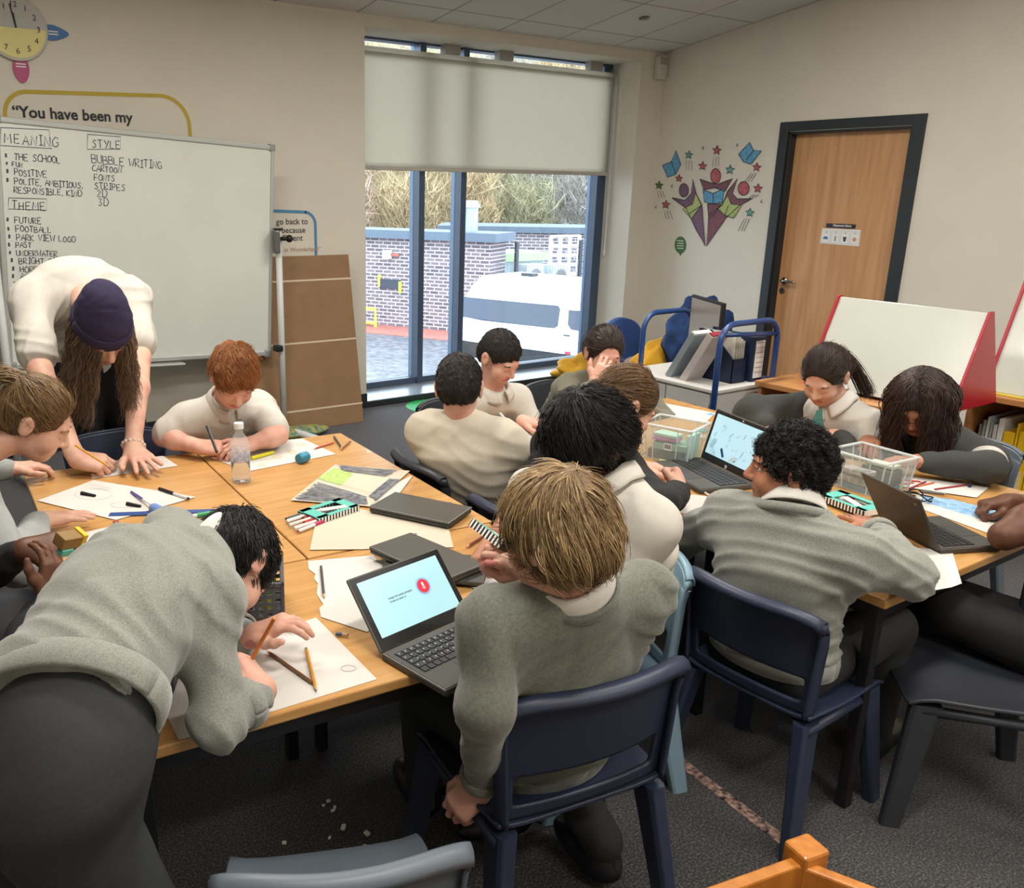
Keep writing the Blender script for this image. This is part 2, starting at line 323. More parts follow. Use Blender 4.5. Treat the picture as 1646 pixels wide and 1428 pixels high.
# small dark ceiling fitting
p = atz(1035, 35, 2.80); MB().lathe([(.001, -.004), (.035, -.006), (.04, 0), (.001, .004)], (p[0], p[1], CEIL(p[1])-.004), rotm(-math.atan(.139), 0, 0)).build('ceiling_sprinkler_plate', mat('plate_grey', '#6f6c68', .4), smooth=True)
tag(bpy.data.objects['ceiling_sprinkler_plate'], 'small round grey plate on a ceiling tile', 'detector')
# ---------------------------------------------------------------- roller blind
YBL = 5.93; tl = aty(590, 66, YBL); tr = aty(985, 110, YBL); br = aty(964, 277, YBL)
bl = thing('roller_blind', 'cream roller blind pulled halfway down over the tall window', 'blind', (tl[0], YBL, tl[2]))
zt = 2.55; zb = br[2]; x0 = WX0+.03; x1t = tr[0]; x1b = br[0]
m_blind = mat('cream_blind_fabric', '#dcd7cc', .8, noise=.05, nscale=14, bump=.06, bscale=260, trans=0)
_bn = m_blind.node_tree.nodes; _tl = _bn.new('ShaderNodeBsdfTranslucent'); _tl.inputs[0].default_value = lin('#e2dccf'); _mx = _bn.new('ShaderNodeMixShader'); _mx.inputs[0].default_value = .68
_ou = _bn['Material Output']; m_blind.node_tree.links.new(_bn['Principled BSDF'].outputs[0], _mx.inputs[1]); m_blind.node_tree.links.new(_tl.outputs[0], _mx.inputs[2]); m_blind.node_tree.links.new(_mx.outputs[0], _ou.inputs[0])
nu, nv = 30, 24; Pb = np.zeros((nu, nv, 3))
for i in range(nu):
    for j in range(nv):
        s, t = i/(nu-1), j/(nv-1); xr = x1t-.02+(x1b+.015-x1t)*0
        Pb[i, j] = (x0+(xr-x0)*s, YBL-.03-.004*math.sin(7*s+3*t)-.012*t*math.sin(4*s)-(.02*t*max(0, s-.85)/.15), zt+(zb-zt)*t)
MB().grid(Pb).build('fabric', m_blind, bl, smooth=True, solid=.0015)
MB().cyl((x0-.02, YBL, zt+.01), (x1t, YBL, zt+.01), .03, seg=20).build('roller_tube', m_blind, bl, smooth=False)
MB().span((x0, YBL-.045, zb-.03), (x1t-.02, YBL-.030, zb)).build('bottom_bar', mat('bar_grey', '#b5b0a6', .5), bl, bevel=.004)
MB().span((x1t, YBL-.035, zt-.03), (x1t+.02, YBL+.035, zt+.06)).build('bracket', mat('bracket_grey', '#9d9a94', .5), bl, bevel=.004)
for bx in (4.1, 4.62, 5.6): MB().span((bx, YBL-.03, zt+.04), (bx+.14, YBL+.04, WZ1)).build('bracket', mat('bracket_grey', ''), bl)
zc = aty(967, 402, YBL)
mb = MB()
for dx in (0, .02): mb.tube([(x1t+.012+dx*.6, YBL-.04, zt), (x1t+.006+dx, YBL-.045, 1.9), (x1t+.002+dx*.3, YBL-.045, zc[2])], .0035, 6)
mb.build('pull_chain', mat('chain_white', '#d9d9d6', .4), bl); MB().lathe([(.002, .03), (.009, .02), (.011, -.02), (.004, -.03)], (x1t+.004, YBL-.045, zc[2]-.02)).build('chain_weight', mat('chain_white', ''), bl, smooth=True)
# ================================================================ OUTSIDE
GZ = -2.6
m_tar = mat('wet_tarmac', '#6e6d73', .55, col2='#47474d', nscale=6, bump=.4, bscale=30)
struct(MB().span((-10, 7.0, GZ-.2), (60, 70, GZ)).build('ground_tarmac', m_tar))
A = atz(590, 521, GZ); B = atz(735, 534, GZ); dB = nrm((B-A)*V(1, 1, 0)); nB = V(dB[1], -dB[0], 0)
if nB[1] > 0: nB = -nB
_d = ray(787, 460); E_ = C0+_d*(((A-C0)@nB)/(_d@nB))
def brickmat():
    m = bpy.data.materials.new('grey_pink_brick'); m.use_nodes = True; n = m.node_tree.nodes; L = m.node_tree.links; b = n['Principled BSDF']
    tc = n.new('ShaderNodeTexCoord'); br = n.new('ShaderNodeTexBrick'); sx = n.new('ShaderNodeSeparateXYZ'); cb = n.new('ShaderNodeCombineXYZ'); dot = n.new('ShaderNodeVectorMath'); dot.operation = 'DOT_PRODUCT'
    L.new(tc.outputs['Object'], sx.inputs[0]); L.new(tc.outputs['Object'], dot.inputs[0]); dot.inputs[1].default_value = tuple(dB)
    L.new(dot.outputs['Value'], cb.inputs[0]); L.new(sx.outputs['Z'], cb.inputs[1]); L.new(cb.outputs[0], br.inputs[0])
    br.inputs['Scale'].default_value = 1; br.inputs['Brick Width'].default_value = .30; br.inputs['Row Height'].default_value = .11; br.inputs['Mortar Size'].default_value = .016
    br.inputs['Color1'].default_value = lin('#786b72'); br.inputs['Color2'].default_value = lin('#554e57'); br.inputs['Mortar'].default_value = lin('#b5aeae')
    L.new(br.outputs[0], b.inputs['Base Color']); b.inputs['Roughness'].default_value = .85; return m
m_brick = brickmat(); m_fas = mat('blue_grey_fascia', '#4f5d6c', .5)
bld = thing('brick_outbuilding', 'low brick outbuilding with a blue roof edge beyond the window', 'building', A)
def wallseg(p0, p1, z0, z1, th, name, m, parent):
    d = nrm((p1-p0)*V(1, 1, 0)); L_ = np.linalg.norm((p1-p0)[:2]); n = V(-d[1], d[0], 0)
    Rr = np.stack([d, n, V(0, 0, 1)], 1); c = (p0+p1)/2+n*th/2; c = V(c[0], c[1], (z0+z1)/2)
    return MB().box(c, (L_, th, z1-z0), Rr).build(name, m, parent)
rt = aty(600, 368, A[1])[2]
wallseg(A-dB*14, E_, GZ, rt-.25, 1.2, 'wall', m_brick, bld)
wallseg(A-dB*14+nB*.25, E_+dB*.25+nB*.25, rt-.25, rt-.0, 1.6, 'roof_edge', m_fas, bld)
q = aty(757, 350, E_[1]+1); MB().cyl((q[0], q[1], rt), (q[0], q[1], q[2]+.35), .22, seg=14).cyl((q[0], q[1], q[2]+.3), (q[0], q[1], q[2]+.5), .3, .18, seg=14).build('flue', mat('flue_grey', '#8f98a0', .4, metal=.6), bld)
def on_wall(px, py, off=.02):
    d = ray(px, py); t = ((A-C0)@nB)/(d@nB); return C0+d*t+nB*off
a = on_wall(611, 451, .03); b = on_wall(644, 462, .03)
MB().box((a+b)/2, (np.linalg.norm((b-a)[:2]), .06, .28), np.stack([dB, -nB, UZ], 1)).build('wall_vent', mat('vent_dark', '#2a3140', .5), bld)
for q in (a, b): MB().box(q+V(0, 0, 0), (.07, .09, .36), np.stack([dB, -nB, UZ], 1)).build('vent_edge', mat('hi_vis_yellow', '#d6d94a', .5), bld)
q = on_wall(625, 409, .12); lw = thing('floodlight', 'white box floodlight fixed on the brick outbuilding wall', 'lamp', q)
MB().box(q, (.24, .22, .26), np.stack([dB, -nB, UZ], 1)).build('housing', m_wht, lw, bevel=.02); MB().box(q+dB*.25-nB*.05, (.3, .05, .08), np.stack([dB, -nB, UZ], 1)).build('arm', mat('rust_red', '#9d5a48', .6), lw)
# yellow barrier by the outbuilding
p0 = on_wall(588, 492, .5); p1 = on_wall(616, 507, .5)
br_ = thing('yellow_barrier', 'yellow tube safety barrier against the brick outbuilding', 'barrier', (p0[0], p0[1], GZ)); z1 = p0[2]
a2 = p0-dB*1.6
MB().tube([(a2[0], a2[1], GZ), (a2[0], a2[1], z1), (p1[0], p1[1], z1), (p1[0], p1[1], GZ)], .05, 8).tube([(a2[0], a2[1], z1-.45), (p1[0], p1[1], z1-.45)], .04, 8).build('barrier_tube', mat('hi_vis_yellow', ''), br_)
# red-brown kerb strip in front of the building
k0 = A+nB*.02; wallseg(k0-dB*14+nB*1.6, E_+dB*20+nB*1.6, GZ, GZ+.02, 1.6, 'paving_strip', mat('red_paving', '#a5665a', .7, noise=.2, nscale=4), None)['kind'] = 'structure'
# rear brick building further right
F0 = aty(790, 430, E_[1]+5.5); F1 = aty(960, 440, E_[1]+3.0); rb = thing('rear_brick_building', 'long brick building set back behind the mesh fence', 'building', (F0[0], F0[1], GZ)); zr = aty(860, 372, F0[1])[2]
F0 = F0-nrm(F1-F0)*2
wallseg(V(F0[0], F0[1], 0), V(*(F1+nrm(F1-F0)*8)[:2], 0), GZ, zr, 3, 'wall', m_brick, rb); wallseg(V(F0[0], F0[1], 0)+nB*.2, V(*(F1+nrm(F1-F0)*8)[:2], 0)+nB*.2, zr, zr+.22, 3.4, 'roof_edge', mat('roof_edge_grey', '#4d5a68', .5), rb)
# grey plant cabinets, pale railing, mesh fence
def yat(px, py, y): return aty(px, py, y)
YF = E_[1]+1.2
c0 = yat(800, 440, YF); c1 = yat(850, 418, YF)
gs = thing('green_roofed_store', 'pale green flat roofed store beside the brick building', 'shed', (c0[0], YF, GZ)); cw = yat(868, 440, YF)[0]-yat(788, 440, YF)[0]
MB().box(((c0[0]+c1[0])/2+.3, YF+.8, (GZ+c1[2])/2), (cw, 1.4, c1[2]-GZ)).build('wall', mat('shed_grey', '#9fb0b2', .6), gs); MB().box(((c0[0]+c1[0])/2+.3, YF+.8, c1[2]+.1), (cw+.3, 1.7, .25)).build('roof', mat('moss_green', '#94a87f', .8), gs)
for i, pxx in enumerate((853, 893)):
    a = yat(pxx, 442, YF-.3); t = thing('plant_cabinet', 'pale grey outdoor unit with a dark fan, %s one behind the van roof' % ('left' if i == 0 else 'right'), 'air conditioner', (a[0], a[1], GZ))
    MB().box((a[0], a[1], a[2]-.3), (.72, .5, 1.3)).build('housing', mat('unit_grey', '#b9c0c4', .5), t, bevel=.03); MB().lathe([(.001, .02), (.2, .02), (.22, 0), (.001, -.02)], (a[0], a[1]-.26, a[2]), rotm(math.pi/2)).build('fan_grille', mat('fan_dark', '#6f6a6c', .5), t)
fx0, fx1 = yat(786, 430, YF-1)[0], yat(945, 430, YF-1)[0]; z0, z1 = GZ, yat(830, 389, YF-1)[2]
fe = thing('mesh_fence', 'dark post and wire mesh fence behind the white minibus', 'fence', (fx0, YF-1, GZ)); mb = MB()
for x in np.arange(fx0, fx1+.1, .12): mb.box((x, YF-1, (z0+z1)/2-.3), (.012, .012, z1-z0-.6))
for z in np.arange(z0, z1-.3, .3): mb.box(((fx0+fx1)/2, YF-1, z), (fx1-fx0, .012, .014))
mb.build('wire_mesh', mat('fence_grey', '#77808a', .6), fe)
for pxx in (830, 932): x = yat(pxx, 420, YF-1)[0]; MB().box((x, YF-1, (z0+z1)/2), (.1, .1, z1-z0)).build('post', mat('post_dark', '#2e343c', .5), fe)
ra = yat(886, 380, YF+.8); rbp = yat(928, 440, YF+.8); t = thing('white_cage_ladder', 'white tubular access cage standing at the rear brick building', 'railing', (ra[0], ra[1], GZ)); mb = MB()
for x in np.linspace(ra[0], rbp[0], 4): mb.box((x, ra[1], (GZ+ra[2])/2), (.09, .09, ra[2]-GZ))
for z in np.linspace(rbp[2], ra[2], 5): mb.box(((ra[0]+rbp[0])/2, ra[1], z), (rbp[0]-ra[0], .07, .07))
mb.build('cage_frame', m_wht, t)
# minibus
VD = 18.2
def vp(px, py, dd=0): return atd(px, py, VD+dd)
L0 = atz(748, 600, GZ); a0 = atd(742, 500, 19.0); a1 = atd(921, 530, 17.2); dv = nrm((a1-a0)*V(1, 1, 0)); nv = V(dv[1], -dv[0], 0)
if nv[1] > 0: nv = -nv
bus = thing('white_minibus', 'white minibus parked in the yard outside the window', 'minibus', (a0[0], a0[1], GZ))
Rv = np.stack([dv, -nv, UZ], 1); m_van = mat('white_van_paint', '#e9edf0', .25, coat=.5); m_vglass = mat('dark_van_glass', '#1b2b40', .08, coat=.3); m_trim = mat('black_van_trim', '#1d2024', .5)
def vl(px, py):      # photo point -> (along, up) on the near flank of the bus
    d = ray(px, py); t = ((a0-C0)@nv)/(d@nv); p = C0+d*t; return (p-a0)@dv, p[2]
s0 = vl(742, 480)[0]-.6; zt_ = vl(760, 446)[1]; zw1 = vl(770, 479)[1]; zw0 = vl(770, 513)[1]
prof = [(0, GZ+.35), (0, zw0), (.10, zw1+.05), (.25, zt_-.15), (.55, zt_+.02), (1.7, zt_+.02), (2.0, zt_-.15), (2.1, GZ+.35)]
mb = MB(); s0 += .75; sl = [s0-.25, s0-.1, s0+.15, s0+4.6, s0+4.9]; scl = [.86, .97, 1, 1, .97]
vsx = []
for s, k in zip(sl, scl):
    for dpt, z in prof: vsx.append(a0*V(1, 1, 0)+dv*s-nv*(1.05+(dpt-1.05)*k)+UZ*(GZ+.35+(z-GZ-.35)*k))
n = len(prof); mb.add(vsx, [(i*n+k, i*n+(k+1) % n, (i+1)*n+(k+1) % n, (i+1)*n+k) for i in range(4) for k in range(n)]+[tuple(range(n)), tuple(range(4*n+n-1, 4*n-1, -1))])
mb.build('body', m_van, bus, smooth=False, bevel=.05)
def flank(poly_px, name, m, off=.012):
    pts = [vl(*q) for q in poly_px]; zc_ = lambda z: (z-zw0)/(zw1+.05-zw0)*.10 if z > zw0 else 0
    MB().add([a0*V(1, 1, 0)+dv*s+UZ*z+nv*(off-zc_(z)) for s, z in pts]+[a0*V(1, 1, 0)+dv*s+UZ*z+nv*(off-.04-zc_(z)) for s, z in pts], [tuple(range(len(pts)))[::-1], tuple(range(len(pts), 2*len(pts)))]+[(i, (i+1) % len(pts), len(pts)+(i+1) % len(pts), len(pts)+i) for i in range(len(pts))]).build(name, m, bus)
flank([(725, 476), (838, 487), (893, 492), (897, 497), (896, 525), (890, 528), (775, 515), (755, 511), (725, 506)], 'side_window', m_vglass)
flank([(911, 499), (935, 501), (935, 533), (918, 530), (912, 522)], 'side_window', m_vglass)
flank([(725, 545), (935, 573), (935, 590), (725, 572)], 'trim_band', m_trim)
flank([(906, 538), (916, 539), (916, 541), (906, 540)], 'door_handle', m_trim); flank([(908, 565), (917, 566), (917, 571), (908, 570)], 'side_lamp', mat('lamp_red', '#b03048', .3))
flank([(725, 530), (920, 551), (920, 553), (725, 532)], 'crease', mat('crease_grey', '#b9c2cc', .4))
for s in (s0+.9, s0+3.9):
    c = a0*V(1, 1, 0)+dv*s-nv*.12+UZ*(GZ+.35)
    MB().lathe([(.001, -.11), (.2, -.11), (.35, -.10), (.35, .10), (.2, .11), (.001, .11)], c, np.stack([dv, UZ, nv], 1)).build('wheel', m_trim, bus)
for s in (s0+.9, s0+2.6): MB().box(a0*V(1, 1, 0)+dv*s-nv*1.0+UZ*(zt_+.05), (.3, .2, .06), Rv).build('roof_vent', m_trim, bus)
# wooded bank and bare trees
mh = mat('brown_scrub_bank', '#8a7c60', .95, col2='#5d5544', nscale=1.2)
yb = E_[1]+14; struct(MB().add([(-20, yb, GZ), (70, yb, GZ), (70, yb+30, 14), (-20, yb+30, 14), (-20, yb+30, GZ), (70, yb+30, GZ)], [(0, 1, 2, 3), (0, 3, 4), (1, 5, 2), (0, 4, 5, 1), (3, 2, 5, 4)]).build('hill_bank', mh))
def bare_tree(name, base, h, w, nb, col, label, grp):
    t = thing(name, label, 'tree', base, group=grp); rr = np.random.default_rng(int(abs(base[0]*100)) % 9999)
    MB().tube([base, base+V(.1, 0, h*.4), base+V(0, .1, h*.75)], [w*.05, w*.03, w*.008], 6).build('trunk', mat('bark_grey', '#74685a', .9), t)
    n = nb; st = base+np.stack([rr.uniform(-.34, .34, n)*w, rr.uniform(-.3, .3, n)*w, rr.uniform(.02, .85, n)*h], 1)
    d = np.stack([rr.normal(0, .55, n), rr.normal(0, .5, n), rr.uniform(.3, 1.1, n)], 1); d /= np.linalg.norm(d, axis=1)[:, None]
    ln = rr.uniform(.25, .6, n)[:, None]*w; e = st+d*ln; e[:, :2] = base[:2]+np.clip(e[:, :2]-base[:2], -w*.47, w*.47); mid = (st+e)/2+rr.normal(0, .06, (n, 3))*w
    sd = np.cross(d, rr.normal(0, 1, (n, 3))); sd /= np.linalg.norm(sd, axis=1)[:, None]; wd = rr.uniform(.012, .03, n)[:, None]
    v = np.stack([st-sd*wd, st+sd*wd, mid+sd*wd*.7, mid-sd*wd*.7, e], 1).reshape(-1, 3)
    b = np.arange(n)[:, None]*5
    f = [tuple(x) for x in (b+np.array([[0, 1, 2, 3]])).tolist()]+[tuple(x) for x in (b+np.array([[3, 2, 4]])).tolist()]
    mesh_obj('twigs', v-base, f, mat('twigs_'+col, {'tan': '#c0aa84', 'rust': '#b59a8a', 'grey': '#a8a39b', 'olive': '#ada684'}[col], .9, col2={'tan': '#857557', 'rust': '#856f64', 'grey': '#716d67', 'olive': '#757156'}[col], nscale=1.5), t)
cols = ['rust', 'tan', 'tan', 'olive', 'grey', 'tan']
for row, (yy, hh) in enumerate(((yb-.8, 5.5), (yb+4.5, 6.5), (yb+10, 7))):
    xa, xb = aty(570, 330, yy)[0], aty(950, 330, yy)[0]; nt_ = 5; w = (xb-xa)/(nt_-1)
    for k in range(nt_):
        x = xa+w*(k+.25*(row-1)); zz = GZ+max(0, (yy-yb)/30*16.6)
        bare_tree('bare_tree', V(x, yy, zz-.1), hh*R_.uniform(.9, 1.15), w*.98, 1500, cols[(k+row) % 6], 'bare winter tree of brown twigs on the bank behind the buildings', 'bare trees on the bank')
# ================================================================ WALL ART AND BOARDS
UXB = V(1, 0, 0)                         # reading direction on the back wall
def wb_(px, py): p = aty(px, py, YW); return np.array([p[0], p[2]])
m_ink = mat('wall_ink', '#37393c', .8); m_pen = mat('board_marker', '#3c4350', .6)
OB = V(0, YW-.0015, 0)
# the quotation in its yellow outline
q = thing('wall_decal', 'wall lettering inside a curved yellow outline above the whiteboard', 'wall lettering', (*aty(150, 190, YW)[:2], 2.0))
a, b, c, d_, e_ = wb_(8, 215), wb_(8, 185), wb_(50, 141), wb_(258, 154), wb_(298, 225)
pts = [a, b]+[tuple(b+(np.array([b[0]+.13, b[1]+.13])-b)*0+np.array([.13-.13*math.cos(t), .13*math.sin(t)])) for t in np.linspace(.2, 1.57, 8)]+[d_-V(.0, 0)]
rr_ = .17; pts += [tuple(np.array([d_[0], d_[1]-rr_])+rr_*np.array([math.sin(t), math.cos(t)])) for t in np.linspace(0.1, 1.57, 9)]+[(d_[0]+rr_, e_[1]-.05)]
mb = MB(); ribbon(mb, pts, .022, OB, UXB, UZ, .001); mb.build('outline', mat('decal_yellow', '#b9a23a', .7), q)
t0 = wb_(20, 186); t1 = wb_(216, 198); mb = MB(); put_text(mb, '\u201cYou have been my', (t0[0], YW-.002, t0[1]-.005), UXB, UZ, (t1[0]-t0[0])/8.3*1.03, .0022); mb.build('lettering', m_ink, q)
# the second quotation in its blue outline
q = thing('wall_decal', 'wall lettering inside a curved blue outline above the cardboard box', 'wall lettering', (*aty(480, 370, YW)[:2], 1.35))
a, b, c = wb_(400, 338), wb_(492, 341), wb_(508, 420); r3 = .085
pts = [a, tuple(b)]+[tuple(np.array([c[0]-r3, b[1]-r3])+r3*np.array([math.sin(t), math.cos(t)])) for t in np.linspace(0.1, 1.57, 8)]+[tuple(c)]
mb = MB(); ribbon(mb, pts, .02, OB, UXB, UZ, .001); mb.build('outline', mat('decal_blue', '#4d86b0', .7), q)
mb = MB()
for tx, px, py, wd in (('go back to', 441, 358, 51), ('y because', 441, 372, 47), ('different', 441, 385, 43)):
    p = wb_(px, py); w_ = wb_(px+wd, py)[0]-p[0]; v, f = text_mesh(tx, 1.0); put_text(mb, tx, (p[0]+.012, YW-.002, p[1]-.012), UXB, UZ, w_/(v[:, 0].max()), .0003)
mb.build('lettering', m_ink, q); mb = MB(); p = wb_(444, 405); put_text(mb, 'Alice in Wonderland\u201d', (p[0]-.04, YW-.002, p[1]-.002), UXB, UZ, .043); mb.build('caption', mat('decal_pale_brown', '#a98d74', .8), q)
# reading mural on the right wall
def wr_(px, py): p = atx(px, py, XW); return np.array([-p[1], p[2]])
OR = V(XW-.0015, 0, 0)
mu = thing('wall_mural', 'wall mural of three readers with flying books and stars beside the door', 'wall mural', (XW, atx(1140, 320, XW)[1], 1.5))
mcol = {k: mat('mural_'+k, c, .8, col2=c2, nscale=60) for k, c, c2 in (('maroon', '#6f4854', '#845c66'), ('blue', '#4b8cb4', '#6fa9c8'), ('lime', '#a3b36c', '#b6c286'), ('red', '#a54f58', '#bb6d72'), ('teal', '#5e9e93', '#7bb3a8'), ('green', '#4d7446', '#5f8556'), ('plum', '#6a4e66', '#7d6378'))}
m_line = mat('mural_line', '#3a3a44', .8); lines = MB(); _mn = [0]
def mural_n(): _mn[0] += 1; return .0006+.0002*_mn[0]
def mural(name, pts, m, close=True, lw=.006):
    P = [wr_(*p) for p in pts]; MB().prism([tuple(p) for p in P], OR, UXR, UZ, mural_n()).build(name, mcol[m], mu) if m else None
    ribbon(lines, P+([P[0]] if close else []), lw, OR, UXR, UZ, .0062)
def oval(cx, cy, rx, ry, n=18): return [(cx+rx*math.cos(2*math.pi*k/n), cy+ry*math.sin(2*math.pi*k/n)) for k in range(n)]
mural('reader', [(1126, 288), (1140, 293), (1153, 297), (1168, 291), (1178, 287), (1166, 308), (1150, 302), (1132, 305)], 'maroon')
mural('reader_head', oval(1151, 283, 8, 12), 'red'); mural('reader_head', oval(1100, 306, 7.5, 11), 'plum'); mural('reader_head', oval(1196, 303, 9, 11), 'red')
mural('reader', [(1081, 318), (1102, 322), (1112, 311), (1114, 288), (1120, 312), (1129, 330), (1134, 395), (1120, 370), (1104, 335)], 'plum')
mural('reader', [(1210, 319), (1186, 320), (1178, 311), (1186, 287), (1170, 308), (1162, 330), (1140, 345), (1136, 396), (1168, 350), (1190, 330)], 'maroon')
mural('reader', [(1138, 328), (1160, 328), (1148, 345), (1140, 352)], 'maroon')
mural('open_book', [(1131, 305), (1147, 311), (1165, 303), (1162, 325), (1147, 328), (1133, 325)], 'blue')
mural('open_book', [(1119, 310), (1128, 330), (1112, 352), (1098, 336), (1114, 328)], 'lime'); mural('open_book', [(1155, 336), (1170, 315), (1176, 328), (1193, 330), (1180, 351), (1166, 346)], 'lime')
mural('open_book', [(1066, 266), (1080, 260), (1087, 242), (1095, 264), (1087, 280), (1074, 285)], 'blue'); mural('open_book', [(1188, 248), (1206, 229), (1212, 242), (1225, 242), (1208, 264), (1196, 260)], 'blue')
for p in ([(1080, 260), (1087, 280)], [(1147, 311), (1147, 328)], [(1212, 242), (1200, 258)], [(1128, 330), (1108, 344)], [(1172, 330), (1166, 346)]): mural('', p, None, False)
def star(px, py, r, m, tails=None):
    pts = [(px+r*(1 if k % 2 == 0 else .42)*math.sin(math.pi*k/5+.1), py-r*(1 if k % 2 == 0 else .42)*math.cos(math.pi*k/5+.1)) for k in range(10)]; mural('star', pts, m)
    if tails:
        for k in (-5, 0, 5): mural('', [(px+k*.8+tails[0]*.3, py+r+2), (px+k+tails[0], py+r+tails[1])], None, False, .004)
_mn[0] = 5
for st in ((1108, 249, 7, 'teal', (1, 18)), (1153, 242, 8, 'red', (-2, 18)), (1130, 267, 7.5, 'red'), (1174, 273, 8, 'teal'), (1217, 269, 7.5, 'red', (-14, 16)), (1092, 287, 6.5, 'red'), (1060, 298, 7, 'green', (5, 13)), (1071, 329, 7.5, 'red', (6, 16)), (1219, 303, 8, 'red', (-9, 7)), (1206, 342, 7.5, 'teal', (-14, 22))): star(*st)
for px, py in ((1131, 238), (1186, 233), (1055, 333), (1225, 324), (1081, 299)): mural('', [(px+1.5, py-3), (px-1.5, py), (px, py+3), (px+1.5, py+1), (px-1, py)], None, False, .004)
lines.build('outlines', m_line, mu)
o = thing('wall_sticker', 'small green balloon shaped sticker low on the right wall under the mural', 'sticker', (XW, atx(1094, 396, XW)[1], 1.15))
MB().prism([tuple(wr_(*p)) for p in oval(1094, 394, 9.5, 14)+[]][::-1], OR, UXR, UZ, -.0006).prism([tuple(wr_(*p)) for p in [(1091, 406), (1097, 406), (1094, 412)]], OR, UXR, UZ, .0006).build('balloon', mat('sticker_green', '#47703f', .7), o)
mb = MB()
for k in range(4): ribbon(mb, [wr_(1088+k % 2, 387+k*4), wr_(1099, 387.5+k*4)], .006, OR, UXR, UZ, .0014)
mb.build('lettering', m_wht, o)
# learning clock with petal labels
cc = aty(24, 46, YW); ck = thing('wall_clock', 'round clear rimmed wall clock with a yellow lower half', 'clock', cc); rc = .165
def disc(z, r, th, a0=0, a1=360, n=40, c=cc):
    pts = arc(0, 0, r, a0, a1, n); return MB().prism(pts if a1-a0 < 360 else pts[:-1], V(c[0], YW-z, c[2]), UXB, UZ, th)
disc(.004, rc*1.02, .02).build('rim', mat('clear_rim', '#b9b7b0', .2, coat=.5), ck, bevel=.004)
disc(.026, rc*.93, .003, 0, 180).build('dial', mat('dial_grey', '#b4b3ae', .5), ck); disc(.026, rc*.93, .003, 180, 360).build('dial', mat('dial_yellow', '#e0d68e', .5), ck)
mb = MB()
for h in range(1, 13):
    t = math.pi/2-h*math.pi/6; put_text(mb, str(h), (cc[0]+.118*math.cos(t)-.012*len(str(h)), YW-.030, cc[2]+.118*math.sin(t)-.013), UXB, UZ, .042)
mb.build('numerals', m_ink, ck)
mb = MB(); ribbon(mb, [(cc[0], cc[2]), (cc[0]-.02, cc[2]+.12)], .007, V(0, YW-.031, 0), UXB, UZ); mb.build('minute_hand', m_ink, ck); mb = MB(); ribbon(mb, [(cc[0], cc[2]), (cc[0]-.008, cc[2]+.075)], .009, V(0, YW-.033, 0), UXB, UZ); mb.build('hour_hand', m_ink, ck)
for px, py, col, l_, hor in ((85, 53, '#3f72a8', 'blue', 1), (33, 105, '#b04a78', 'pink', 0), (22, -4, '#b8434d', 'red', 0)):
    p = aty(px, py, YW); s_, t_ = (.068, .040) if hor else (.042, .075)
    pts = [(0+s_*math.cos(a)*(1 if hor else (1-.25*math.sin(a))), t_*math.sin(a)*(1 if not hor else (1-.2*math.cos(a)))) for a in np.linspace(0, 2*math.pi, 25)[:-1]]
    pts = [(x*(1+.25*(abs(x)/s_)**4*(1 if hor else 0)), y*(1+.25*(abs(y)/t_)**4*(0 if hor else 1))) for x, y in pts]
    o = thing('clock_label', f'{l_} petal shaped label stuck at the edge of the wall clock', 'label', p)
    MB().prism(pts, V(p[0], YW-.006, p[2]), UXB, UZ, .004).build('petal', mat('petal_'+l_, col, .5), o)
    mb = MB()
    for k in range(2): ribbon(mb, [(p[0]-.026, p[2]+.006-.014*k), (p[0]+.026, p[2]+.006-.014*k)], .006, V(0, YW-.0105, 0), UXB, UZ, .0006)
    mb.build('lettering', m_wht, o)
# whiteboard on its stand
YWB = 5.30; PTR = aty(437, 238, YWB); PBR = aty(446, 567, YWB+.01); dW = nrm(ray(2543, 459)); uW = nrm(PTR-PBR); uW = nrm(uW-dW*(uW@dW)); nW = np.cross(dW, uW)
if nW[1] > 0: nW = -nW
_r0 = ray(-8, 190); PTL = C0+_r0*(((PTR-C0)@nW)/(_r0@nW)); LW = np.linalg.norm(PTR-PTL); HW = (PTR-PBR)@uW
RW = np.stack([dW, uW, np.cross(dW, uW)], 1); cW = PTR-dW*LW/2-uW*HW/2
wbd = thing('mobile_whiteboard', 'large whiteboard with handwritten lists on a white wheeled stand', 'whiteboard', (cW[0], cW[1], 0))
m_wb = mat('whiteboard_enamel', '#d8dad3', .22, coat=.3, noise=.06, nscale=2.2); m_alu = mat('whiteboard_rail', '#b4b6b2', .4, metal=.3)
MB().box(cW, (LW, HW, .018), RW).build('board', m_wb, wbd)
mb = MB()
for c, s in ((cW+uW*HW/2, (LW, .03, .034)), (cW-uW*HW/2, (LW, .03, .034)), (cW+dW*LW/2, (.022, HW, .034)), (cW-dW*LW/2, (.03, HW, .034))): mb.box(c, s, RW)
mb.build('board_frame', m_alu, wbd, bevel=.006)
MB().box(cW-uW*(HW/2+.03)+nW*.035-dW*.3, (LW*.62, .012, .075), RW).build('pen_tray', m_alu, wbd, bevel=.004)
for sx in (-1, 1): MB().box(cW+dW*LW/2*sx*.995+uW*HW/2, (.045, .045, .04), RW).box(cW+dW*LW/2*sx*.985-uW*HW/2, (.05, .05, .04), RW).build('corner_cap', mat('cap_grey', '#8d8f8c', .5), wbd, bevel=.01)
pf = atz(457, 693, .03); pt = aty(447, 370, pf[1]+.02)
